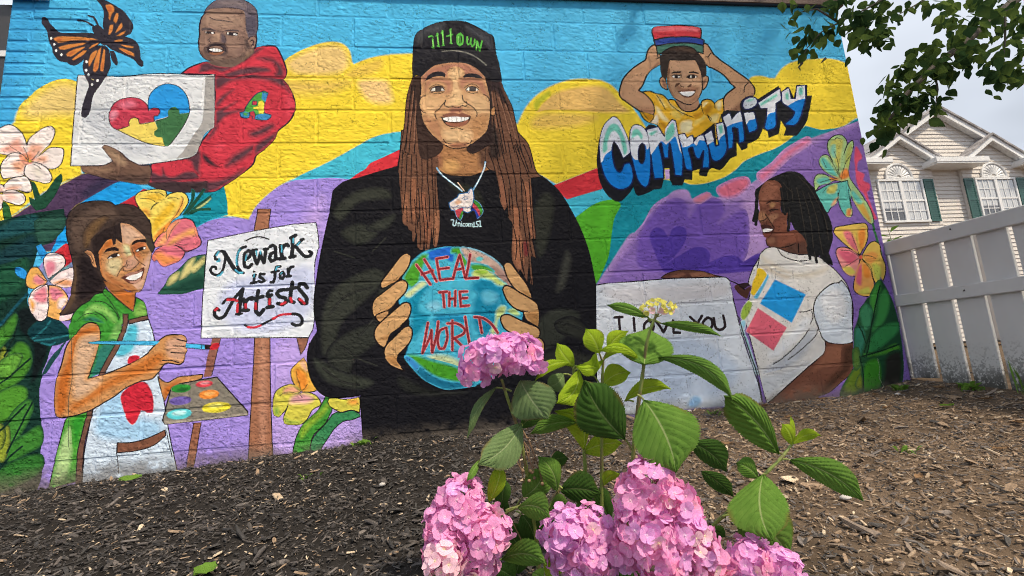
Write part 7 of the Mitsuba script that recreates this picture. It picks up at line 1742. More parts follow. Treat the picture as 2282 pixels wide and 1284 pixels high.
put(f'{FN}__screw', join([fence_box(0.40, 0.408, -0.0275, -0.0242, 1.066, 1.074, 0.001), fence_box(0.40, 0.408, -0.0275, -0.0242, 0.722, 0.730, 0.001)]), 'pipe_dark')
tag(FN, 'low white vinyl board fence with mildew along its foot', 'fence')

# ---------------------------------------------------------------- pale house behind the fence
HS = 'pale_house'
COURSE = 0.136


def clad(poly, y, z_from, holes=()):
    x0, _, x1, ztop = poly.bounds
    for k in range(int((ztop - z_from) / COURSE) + 1):
        z0, z1 = z_from + k * COURSE, z_from + (k + 1) * COURSE
        zt = min(z1, ztop - 0.01)
        if zt - z0 < 0.03:
            continue
        cut = poly.intersection(box(x0, z0, x1, zt))
        if cut.is_empty:
            continue
        for g in getattr(cut, 'geoms', [cut]):
            if g.geom_type != 'Polygon' or g.area < 0.004:
                continue
            c = np.asarray(shapely.get_coordinates(g.convex_hull))[:-1]
            f = [y - 0.030 + 0.027 * (q[1] - z0) / COURSE for q in c]
            v = np.vstack([np.column_stack([c[:, 0], f, c[:, 1]]), np.column_stack([c[:, 0], np.full(len(c), y + 0.02), c[:, 1]])])
            put(f'{HS}__siding_board', trimesh.convex.convex_hull(v), 'house_siding')


def plank(p, q, wide, y0, y1):
    """A board from p to q (x, z) in the house front, its upper edge on the line p-q."""
    p, q = np.array(p, float), np.array(q, float)
    d = (q - p) / np.linalg.norm(q - p)
    n = np.array([d[1], -d[0]])
    n = n if n[1] < 0 else -n
    c = [p, q, q + n * wide, p + n * wide]
    return trimesh.convex.convex_hull(np.array([[x, y, z] for x, z in c for y in (y0, y1)]))


YW, YM = 12.6, 12.72
MP, MS, MX0, MX1 = (16.53, 8.10), 0.60, 13.3, 19.8
eave = MP[1] - MS * (MP[0] - MX0)
clad(Polygon([(MX0, 0.2), (MX1, 0.2), (MX1, eave), MP, (MX0, eave)]), YM, 0.25)
wings = ((14.71, 7.06, 1.30), (18.22, 7.00, 1.28))
for cx, zp, hw in wings:
    ze = zp - 0.66 * hw
    clad(Polygon([(cx - hw + 0.1, 0.2), (cx + hw - 0.1, 0.2), (cx + hw - 0.1, ze + 0.02), (cx, zp - 0.04), (cx - hw + 0.1, ze + 0.02)]), YW, 0.25)
    for s in (-1, 1):
        put(f'{HS}__side_wall', bx(*sorted((cx + s * (hw - 0.102), cx + s * (hw - 0.16))), YW + 0.021, YM - 0.02, 0.2, ze), 'house_siding')
        tip = (cx, zp + 0.10)
        foot = (cx + s * (hw + 0.18), zp + 0.10 - 0.66 * (hw + 0.18))
        put(f'{HS}__rake_board', plank(tip, foot, 0.17, YW - 0.26, YW - 0.20), 'house_trim')
        put(f'{HS}__soffit', plank((tip[0] + s * 0.02, tip[1] - 0.13), (foot[0] - s * 0.01, foot[1] - 0.11), 0.03, YW - 0.199, YW - 0.031), 'house_trim')
        put(f'{HS}__roof', plank((tip[0], tip[1] + 0.065), (foot[0] + s * 0.05, foot[1] + 0.03), 0.06, YW - 0.31, YM + 1.6), 'shingle')
for s in (-1, 1):
    tip = (MP[0], MP[1] + 0.1)
    foot = (MP[0] + s * 3.55, MP[1] + 0.1 - MS * 3.55)
    put(f'{HS}__rake_board', plank(tip, foot, 0.19, YM - 0.26, YM - 0.20), 'house_trim')
    put(f'{HS}__soffit', plank((tip[0] + s * 0.02, tip[1] - 0.14), (foot[0] - s * 0.01, foot[1] - 0.13), 0.03, YM - 0.199, YM - 0.031), 'house_trim')
    put(f'{HS}__roof', plank((tip[0], tip[1] + 0.07), (foot[0] + s * 0.05, foot[1] + 0.035), 0.065, YM - 0.31, 21.0), 'shingle')
for x0, x1 in ((12.9, 13.98), (15.55, 17.55), (19.05, 20.6)):
    put(f'{HS}__eave_return', join([bx(x0, x1, YW - 0.52, YW - 0.30, 6.03, 6.20, 0.01), bx(x0 + 0.04, x1 - 0.04, YW - 0.50, YW + 0.30, 5.99, 6.029), bx(x0 + 0.02, x1 - 0.02, YW - 0.299, YW + 0.30, 6.03, 6.18)]), 'house_trim')
put(f'{HS}__side_wall', join([bx(MX0, MX0 + 0.1, YM + 0.021, 20.8, 0.1, eave), bx(MX1 - 0.1, MX1, YM + 0.021, 20.8, 0.1, eave), bx(MX0 + 0.1, MX1 - 0.1, 20.7, 20.8, 0.1, eave)]), 'house_siding')


def window(x0, x1, z0, z1):
    y = YW - 0.031
    w = put(f'{HS}__window', join([bx(x0, x1, y - 0.05, y, z1 - 0.07, z1, 0.006), bx(x0, x1, y - 0.065, y, z0, z0 + 0.07, 0.006), bx(x0, x0 + 0.07, y - 0.045, y, z0 + 0.071, z1 - 0.071, 0.004), bx(x1 - 0.07, x1, y - 0.045, y, z0 + 0.071, z1 - 0.071, 0.004),
                                 bx((x0 + x1) / 2 - 0.06, (x0 + x1) / 2 + 0.06, y - 0.045, y, z0 + 0.071, z1 - 0.071, 0.004)]), 'house_trim')
    put(f'{w}__dark_room', bx(x0 + 0.05, x1 - 0.05, y - 0.002, y - 0.001, z0 + 0.05, z1 - 0.05), 'room_dark')
    for j in range(2):
        a, b = (x0 + 0.072, (x0 + x1) / 2 - 0.062) if j == 0 else ((x0 + x1) / 2 + 0.062, x1 - 0.072)
        zm = (z0 + z1) / 2
        bars = [bx(a, b, y - 0.034, y - 0.010, zm - 0.03, zm + 0.03, 0.003)]
        put(f'{w}__curtain', bx(a + 0.02, b - 0.02, y - 0.0058, y - 0.004, (zm - 0.25 if j == 0 else z0 + 0.1), z1 - 0.09), 'curtain')
        for c, d in ((z0 + 0.072, zm - 0.031), (zm + 0.031, z1 - 0.072)):
            bars += [bx(a, b, y - 0.026, y - 0.012, (c + d) / 2 - 0.013, (c + d) / 2 + 0.013)]
            xs = np.linspace(a, b, 4)
            bars += [bx(x - 0.013, x + 0.013, y - 0.0265, y - 0.0115, c, d) for x in xs[1:-1]]
            for i in range(3):
                for e, f in ((c, (c + d) / 2), ((c + d) / 2, d)):
                    q = np.array([[xs[i], y - 0.018, e], [xs[i + 1], y - 0.018, e], [xs[i + 1], y - 0.018, f], [xs[i], y - 0.018, f]])
                    put(f'{w}__pane', (q, np.array([[0, 1, 2, 3]])), 'window_glass')
        put(f'{w}__sash', join(bars), 'house_trim')
    # fan shaped sunburst over the window
    cx, r = (x0 + x1) / 2 + 0.02, 0.52
    rays = []
    for k in range(11):
        a0, a1 = math.pi * (k + 0.08) / 11, math.pi * (k + 0.92) / 11
        v = [[cx + 0.10 * math.cos(a), yy, z1 + 0.045 + 0.10 * math.sin(a)] for a in (a0, a1) for yy in (y, y - 0.02)] + [[cx + r * 0.84 * math.cos(a), yy, z1 + 0.045 + r * 0.84 * math.sin(a)] for a in (a0, a1) for yy in (y, y - 0.018)] + [[cx + r * 0.6 * math.cos((a0 + a1) / 2), y - 0.04, z1 + 0.045 + r * 0.6 * math.sin((a0 + a1) / 2)]]
        rays.append(trimesh.convex.convex_hull(np.array(v)))
    arch = [[cx + r * 0.93 * math.cos(a), y - 0.02, z1 + 0.045 + r * 0.93 * math.sin(a)] for a in np.linspace(0, math.pi, 19)]
    put(f'{HS}__sunburst', join(rays + [tube(arch, 0.04, 6), bx(cx - r, cx + r, y - 0.05, y, z1 + 0.002, z1 + 0.05, 0.004)]), 'house_trim')


window(13.74, 15.42, 4.15, 5.64)
window(17.42, 19.0, 4.18, 5.64)
for x in (15.46, 17.01, 19.04):
    y = YW - 0.031
    slats = [bx(x + 0.045, x + 0.315, y - 0.03, y - 0.006, z, z + 0.05) for z in np.arange(4.26, 5.5, 0.075) if abs(z - 4.88) > 0.05]
    put(f'{HS}__shutter', join([bx(x, x + 0.36, y - 0.022, y, 4.17, 5.63), bx(x, x + 0.045, y - 0.04, y - 0.0225, 4.17, 5.63), bx(x + 0.315, x + 0.36, y - 0.04, y - 0.0225, 4.17, 5.63), bx(x + 0.046, x + 0.314, y - 0.038, y - 0.0225, 5.55, 5.63), bx(x + 0.046, x + 0.314, y - 0.038, y - 0.0225, 4.17, 4.25), bx(x + 0.046, x + 0.314, y - 0.038, y - 0.0225, 4.86, 4.93)] + slats), 'shutter_green')
tag(HS, 'cream sided two gabled house with green shutters behind the fence', 'house')

# ---------------------------------------------------------------- mulch
def shards(n, xr, yr, size, seed, tan, keep=None):
    r = np.random.default_rng(seed)
    x, y = r.uniform(*xr, n), r.uniform(*yr, n)
    ok = (y < WALL_Y - 0.02) | (x > WX1 + 0.03)
    ok &= ~((x > 2.66) & (y < 2.5))
    x, y = x[ok], y[ok]
    n = len(x)
    L = size * np.exp(r.normal(0, 0.5, n))
    Wd = L * r.uniform(0.16, 0.42, n)
    H = np.clip(L * 0.10, 0.0008, 0.004) * r.uniform(0.6, 1.4, n)
    base = np.array([[-1, -0.5, 0], [-0.55, -1, 0], [0.7, -0.85, 0], [1, 0.2, 0], [0.45, 1, 0], [-0.8, 0.7, 0]], float) * 0.5
    V = base[None] * np.stack([L, Wd, H], -1)[:, None]
    V[..., :2] *= r.uniform(0.72, 1.25, (n, 6, 1))
    V = np.concatenate([V - np.stack([0 * L, 0 * L, H / 2], -1)[:, None], V * [[[0.94, 0.9, 1]]] + np.stack([0 * L, 0 * L, H / 2], -1)[:, None]], 1)
    V[..., 2] += (r.uniform(-0.5, 0.5, (n, 1)) * V[..., 0] ** 2 * 14)
    a, t, u = r.uniform(0, 2 * np.pi, n), r.normal(0, 0.30, n), r.normal(0, 0.30, n)
    ca, sa, ct, st, cu, su = np.cos(a), np.sin(a), np.cos(t), np.sin(t), np.cos(u), np.sin(u)
    X, Y, Z = V[..., 0], V[..., 1], V[..., 2]
    X, Z = X * ct[:, None] - Z * st[:, None], X * st[:, None] + Z * ct[:, None]
    Y, Z = Y * cu[:, None] - Z * su[:, None], Y * su[:, None] + Z * cu[:, None]
    X, Y = X * ca[:, None] - Y * sa[:, None], X * sa[:, None] + Y * ca[:, None]
    z = ground(x, y) + r.uniform(0.0, 0.009, n) + 0.15 * L * np.abs(np.sin(t))
    V = np.stack([X + x[:, None], Y + y[:, None], Z + z[:, None]], -1).reshape(-1, 3)
    f = [[0, 2, 1], [0, 3, 2], [0, 4, 3], [0, 5, 4], [6, 7, 8], [6, 8, 9], [6, 9, 10], [6, 10, 11]]
    f += [q for i in range(6) for q in ([i, (i + 1) % 6, 6 + (i + 1) % 6], [i, 6 + (i + 1) % 6, 6 + i])]
    F = (np.array(f)[None] + 12 * np.arange(n)[:, None, None]).reshape(-1, 3)
    k = np.clip(0.5 * r.beta(1.0, 2.4, n) + tan(x, y) * r.uniform(0, 1, n) ** 1.3, 0, 0.88)
    hi = r.uniform(0, 1, n) < 0.075 + 0.08 * np.clip(tan(x, y), 0, 1)
    k = np.where(hi, r.uniform(0.86, 1.0, n), k)
    return V, F, np.repeat(np.column_stack([k, r.uniform(0, 1, n)]), 12, 0)


def brown(x, y):
    return 1.1 * smooth01(-0.2, 1.3, x + 0.5 * meshkit.fbm(np.stack([x * 2, y * 2, 0 * x], -1), 3) - 0.25)


sets = [shards(16000, (-2.9, 3.4), (0.7, 2.6), 0.016, 21, brown), shards(42000, (-2.7, 2.9), (0.75, 2.5), 0.010, 22, brown), shards(16000, (-1.7, 2.4), (0.75, 1.7), 0.0085, 23, brown), shards(3500, (-2.9, 3.4), (-0.5, 0.7), 0.034, 24, brown)]
o, Vs, Fs, Us = 0, [], [], []
for v, f, u in sets:
    Vs.append(v)
    Fs.append(f + o)
    Us.append(u)
    o += len(v)
scene['mulch'] = mikit.ply((np.vstack(Vs), np.vstack(Fs)), 'mulch_chip', uv=np.vstack(Us))
tag('mulch', 'dark shredded bark mulch covering the bed in front of the wall', 'mulch', kind='stuff')


# fallen dry leaves and stones, each its own thing
def flat_leaf(L, w, seed):
    r = np.random.default_rng(seed)
    t = np.linspace(0, 1, 9)
    prof = w * np.sin(np.pi * np.clip(t, 0.02, 0.98)) ** 0.8 * (1 + 0.2 * r.uniform(-1, 1, 9))
    rows = []
    for i, (a, p) in enumerate(zip(t, prof)):
        for s in (-1, -0.5, 0, 0.5, 1):
            rows.append([L * (a - 0.5), s * p, 0.16 * L * (abs(s) ** 1.5) * r.uniform(0.3, 1) + 0.10 * L * (a - 0.5) ** 2 * r.uniform(0.5, 1.5)])
    v = np.array(rows)
    f = [[i * 5 + j, i * 5 + j + 1, (i + 1) * 5 + j + 1, (i + 1) * 5 + j] for i in range(8) for j in range(4)]
    return v, np.array(f)


r_ = random.Random(8)
forms = [flat_leaf(0.055, 0.014, 3), flat_leaf(0.045, 0.016, 4), flat_leaf(0.065, 0.012, 5)]
for k, (x, y, text) in enumerate(((0.66, 2.38, 'at the foot of the painted black jacket, right of the flower stems'), (1.20, 2.38, 'at the foot of the painted white board'), (1.62, 2.36, 'where painted board and painted arm meet the ground'), (1.98, 2.37, 'at the foot of the painted bare arm'),
                                  (2.30, 2.36, 'at the foot of the painted green foliage'), (2.55, 2.22, 'in the corner between wall and fence'), (2.48, 1.95, 'beside the foot of the fence'), (2.02, 2.02, 'in the middle of the bare mulch right of the bush'), (1.55, 2.08, 'just behind the rightmost green leaf'),
                                  (2.24, 1.66, 'near the right edge of the picture'), (1.62, 1.60, 'right of the rightmost drooping hydrangea leaf'), (1.36, 1.30, 'low at the right, in the foreground mulch'), (1.86, 1.45, 'in the lower right corner of the picture'), (1.02, 1.75, 'between two hydrangea leaves right of the stems'))):
    v, f = forms[k % 3]
    key = put('dry_leaf', (v, f), 'dry_leaf_brown', smooth=True, to_world=T().translate([x, y, float(ground(x, y)) + 0.013]).rotate([0, 0, 1], r_.uniform(0, 360)).rotate([1, 0, 0], r_.uniform(-25, 25)).scale(r_.uniform(0.8, 1.2)))
    tag(key, 'brown dry leaf ' + text, 'fallen leaf', 'dry leaves on the mulch')
for (x, y, a, s, text) in ((-1.50, 2.30, 40, 1.5, 'light green fallen leaf on the mulch below the painted apron'), (2.30, 1.98, 150, 1.0, 'green fallen leaf on brown mulch left of the fence'), (-0.62, 1.22, 70, 1.1, 'small green fallen leaf on dark mulch at the lower left'), (-0.5, 2.38, 10, 1.0, 'green fallen leaf at the foot of the black painted jacket')):
    v, f = forms[1]
    key = put('green_leaf', (v, f), 'weed_leaf', smooth=True, to_world=T().translate([x, y, float(ground(x, y)) + 0.016]).rotate([0, 0, 1], a).rotate([1, 0, 0], 12).scale(s * 1.2))
    tag(key, text, 'fallen leaf')


def stone(size, seed):
    m = trimesh.creation.icosphere(2, 0.5)
    v = np.asarray(m.vertices)
    v = v * (0.7 + 0.7 * meshkit.fbm(v * 2.2 + seed * 3.1, 3, seed=seed))[:, None] * np.array(size)
    return v, m.faces


for (x, y, size, text) in ((1.05, 1.23, (0.030, 0.022, 0.015), 'pale grey stone on brown mulch at the lower right'), (-0.30, 1.72, (0.022, 0.018, 0.013), 'small pale stone on dark mulch left of the bush'), (1.21, 2.40, (0.035, 0.02, 0.02), 'pale broken chip at the foot of the painted white board'), (2.36, 2.28, (0.03, 0.02, 0.015), 'pale stone at the foot of the painted foliage'), (1.42, 1.78, (0.02, 0.015, 0.01), 'tiny pale stone amid the brown mulch')):
    key = put('pebble', stone(size, len(text)), 'pale_stone', smooth=True, to_world=T().translate([x, y, float(ground(x, y)) + 0.010]))
    tag(key, text, 'stone')


def weed(x, y, n, h, seed, spread_=0.5):
    r = np.random.default_rng(seed)
    out = []
    for _ in range(n):
        a, l = r.uniform(0, 2 * np.pi), h * r.uniform(0.6, 1.2)
        d = np.array([math.cos(a) * spread_, math.sin(a) * spread_, 1.0])
        d /= np.linalg.norm(d)
        w = np.cross(d, [0, 0, 1.0])
        w /= np.linalg.norm(w)
        b = np.array([x + r.normal(0, 0.02), y + r.normal(0, 0.02), 0])
        b[2] = float(ground(b[0], b[1])) - 0.002
        c, e = b + d * l * 0.55, b + d * l + [0, 0, -0.35 * l * spread_]
        ww = l * (0.02 if h > 0.1 else r.uniform(0.10, 0.22))
        out.append((np.array([b - w * ww * 0.25, b + w * ww * 0.25, c + w * ww, e, c - w * ww]), np.array([[0, 1, 2], [0, 2, 4], [4, 2, 3]])))
    return join(out)


for (x, y, n, h, text) in ((2.45, 2.33, 26, 0.06, 'small green weeds by the foot of the right wall corner'), (2.62, 2.12, 34, 0.07, 'low green weeds at the foot of the white fence'), (2.69, 1.93, 14, 0.17, 'thin tall grass tuft against the fence boards'), (1.30, 2.32, 12, 0.05, 'tiny green seedlings below the painted white board'), (-0.52, 2.40, 16, 0.05, 'tiny green weeds where jacket and lilac paint meet at the ground'), (1.55, 1.5, 12, 0.045, 'pale green weed sprig in brown mulch at the right'), (-0.62, 1.9, 8, 0.035, 'tiny green sprouts in dark mulch left of the bush')):
    key = put('weed', weed(x, y, n, h, len(text), 0.3 if h > 0.1 else 0.8), 'weed_leaf')
    tag(key, text, 'weed')
sx, sy = 3.02, 2.72
stalk = bez([sx, sy, 0.2], [sx + 0.02, sy, 0.8], [sx - 0.03, sy, 1.27], 8)
put('tall_weed__stem', tube(stalk, np.linspace(0.005, 0.0015, 8), 6), 'plant_stem', smooth=40)
for k in range(16):
    p = stalk[3 + k // 4] + [0, 0, 0.03 * (k % 4)]
    d = np.array([math.cos(k * 2.4), math.sin(k * 2.4), 0.6]) * 0.085
    w = np.cross(d, [0, 0, 1.0]) * 0.25
    put('tall_weed__leaf', (np.array([p, p + d * 0.5 + w, p + d - [0, 0, 0.02], p + d * 0.5 - w]), np.array([[0, 1, 2], [0, 2, 3]])), 'weed_leaf')
tag('tall_weed', 'leafy green weed rising behind the fence by the wall corner', 'weed')

# ---------------------------------------------------------------- hydrangea
HB = 'hydrangea_bush'
tag(HB, 'green leafy hydrangea bush with pink mophead flowers in front of the mural', 'flower bush')


def numbers(text):
    return np.array([[float(q) for q in p.split(',')] for p in text.split(';')])


for line in """0.0750,0.8946,0.4663; 0.0905,0.9220,0.4123; 0.1028,0.9362,0.3791; 0.1161,0.9542,0.3225; 0.1266,0.9863,0.2439; 0.1400,1.0140,0.1278; 0.1449,1.0443,-0.0601
0.3827,0.8402,0.5740; 0.3675,0.8526,0.5406; 0.3597,0.8657,0.4975; 0.3598,0.8805,0.4692; 0.3517,0.8884,0.4271; 0.3438,0.9100,0.3641; 0.3390,0.9329,0.2904; 0.3291,0.9641,0.1696; 0.3052,1.0268,-0.0701
0.2897,0.9155,0.4936; 0.2867,0.9382,0.4196; 0.2849,0.9673,0.3064; 0.2822,0.9884,0.2114; 0.2775,1.0176,0.0680; 0.2608,1.0428,-0.0732
0.2331,0.9444,0.4833; 0.2346,0.9614,0.4405; 0.2462,0.9831,0.3626; 0.2533,0.9918,0.3047; 0.2566,1.0138,0.2301; 0.2434,1.0432,0.0615; 0.2250,1.0579,-0.0767
0.6643,0.8926,0.2992; 0.6303,0.8915,0.2689; 0.5946,0.9004,0.2406; 0.5471,0.9144,0.1896; 0.4908,0.9390,0.1428; 0.4382,0.9798,0.0573; 0.3617,1.0207,-0.0737
0.1087,0.9522,0.2156; 0.0750,0.9688,0.2011; 0.0492,0.9992,0.1595; 0.0359,1.0408,0.0405; 0.0593,1.0567,-0.0736
0.1566,0.9829,0.1804; 0.1816,0.9726,0.2247; 0.1915,0.9693,0.2379""".split('\n'):
    p = numbers(line)
    p = np.vstack([bez(p[max(i - 1, 0)] * 0.5 + p[i] * 0.5 if i else p[0], p[i], p[i] * 0.5 + p[min(i + 1, len(p) - 1)] * 0.5 if i < len(p) - 1 else p[-1], 5)[:-1] for i in range(len(p))] + [p[-1:]])
    rr = np.linspace(0.0026, 0.0048, len(p)) * (1 + 0.1 * np.sin(np.arange(len(p)) * 1.7))
    put(f'{HB}__stem', tube(p, rr, 8), 'plant_stem', smooth=40)
for k, line in enumerate("""0.1181,0.9584,0.3573; 0.1295,0.9505,0.3353; 0.1471,0.9673,0.2820; 0.1603,0.9856,0.2232; 0.1645,1.0113,0.1263
0.0622,0.9923,0.3157; 0.0672,1.0109,0.2613; 0.0727,1.0319,0.1914; 0.0766,1.0457,0.1050
0.1158,0.9520,0.3362; 0.1057,0.9568,0.3141; 0.1090,0.9609,0.2866; 0.1162,0.9760,0.2518
0.1226,0.9497,0.3448; 0.1389,0.9484,0.3411; 0.1472,0.9508,0.3206
0.1185,0.9517,0.3360; 0.1246,0.9555,0.3084; 0.1328,0.9583,0.2851; 0.1360,0.9598,0.2740
0.1015,0.9558,0.3234; 0.1021,0.9602,0.2961; 0.1140,0.9622,0.2754
0.1185,0.9517,0.3360; 0.1288,0.9531,0.3199; 0.1259,0.9576,0.2947
0.5417,0.8625,0.1368; 0.4913,0.8673,0.1442; 0.4609,0.8826,0.1354
0.0888,1.0134,0.1686; 0.1060,1.0177,0.1300; 0.1228,1.0236,0.0820""".split('\n')):
    tag(put(f'{HB}__dead_stem', tube(numbers(line), [0.0016, 0.0022, 0.0019][k % 3] if k < 2 else 0.0012, 6), 'dead_stem', smooth=40), 'withered brown flower stalk')
for k in range(9):
    m = trimesh.creation.icosphere(1, 0.0035)
    m.apply_translation(numbers("""0.1181,0.9584,0.3573; 0.1295,0.9505,0.3353; 0.1471,0.9673,0.2820; 0.1603,0.9856,0.2232; 0.1645,1.0113,0.1263
0.0622,0.9923,0.3157; 0.0672,1.0109,0.2613; 0.0727,1.0319,0.1914; 0.0766,1.0457,0.1050
0.1158,0.9520,0.3362; 0.1057,0.9568,0.3141; 0.1090,0.9609,0.2866; 0.1162,0.9760,0.2518
0.1226,0.9497,0.3448; 0.1389,0.9484,0.3411; 0.1472,0.9508,0.3206
0.1185,0.9517,0.3360; 0.1246,0.9555,0.3084; 0.1328,0.9583,0.2851; 0.1360,0.9598,0.2740
0.1015,0.9558,0.3234; 0.1021,0.9602,0.2961; 0.1140,0.9622,0.2754
0.1185,0.9517,0.3360; 0.1288,0.9531,0.3199; 0.1259,0.9576,0.2947
0.5417,0.8625,0.1368; 0.4913,0.8673,0.1442; 0.4609,0.8826,0.1354
0.0888,1.0134,0.1686; 0.1060,1.0177,0.1300; 0.1228,1.0236,0.0820""".split('\n')[4])[3] + rng.normal(0, 0.009, 3))
    put(f'{HB}__seed_pod', m, 'dead_stem', smooth=True)


def leaf_mesh(b, m, t, lv, rv, seed, nt=60, ns=12):
    r = np.random.default_rng(seed)
    tt = np.linspace(0, 1, nt)
    mid = bez(b, 2 * np.asarray(m) - 0.5 * np.asarray(b) - 0.5 * np.asarray(t), t, nt)
    prof = np.where(tt < 0.38, np.abs(np.sin(np.pi / 2 * tt / 0.38)) ** 0.62, np.abs(np.cos(np.pi / 2 * (tt - 0.38) / 0.62)) ** 0.80 * (1 - 0.38 * smooth01(0.68, 0.97, tt)))
    tan = np.gradient(mid, axis=0)
    V, UV = [], []
    ph = r.uniform(0, 6)
    L = np.linalg.norm(np.asarray(t) - np.asarray(b))
    for i in range(nt):
        for s in np.linspace(-1, 1, 2 * ns + 1):
            side = np.asarray(lv) if s < 0 else np.asarray(rv)
            a = abs(s)
            w = prof[i]
            if a > 0.93 and 2 < i < nt - 2:
                w *= 1 + (0.055 if i % 2 else -0.03)          # toothed margin
            fwd = tan[i] * (nt - 1) * 0.10 * a * w
            p = mid[i] + side * a * w + fwd
            nrm = np.cross(tan[i], np.asarray(lv))
            nrm /= max(np.linalg.norm(nrm), 1e-9)
            if nrm[1] > 0:
                nrm = -nrm
            v = tt[i] * 8.5 - 2.6 * a
            q = abs((v % 1) - 0.5) * 2                       # 1 on a side vein
            puff = 0.032 * L * (1 - q ** 4) * (1 - 0.6 * a) * min(1, 4 * a) + 0.018 * L * math.sin(tt[i] * 7 + ph) * a * a - 0.05 * L * a * a * w
            V.append(p + nrm * puff)
            UV.append((tt[i], s))
    m_ = 2 * ns + 1
    F = [[i * m_ + j, i * m_ + j + 1, (i + 1) * m_ + j + 1, (i + 1) * m_ + j] for i in range(nt - 1) for j in range(m_ - 1)]
    return np.array(V), np.array(F), np.array(UV)


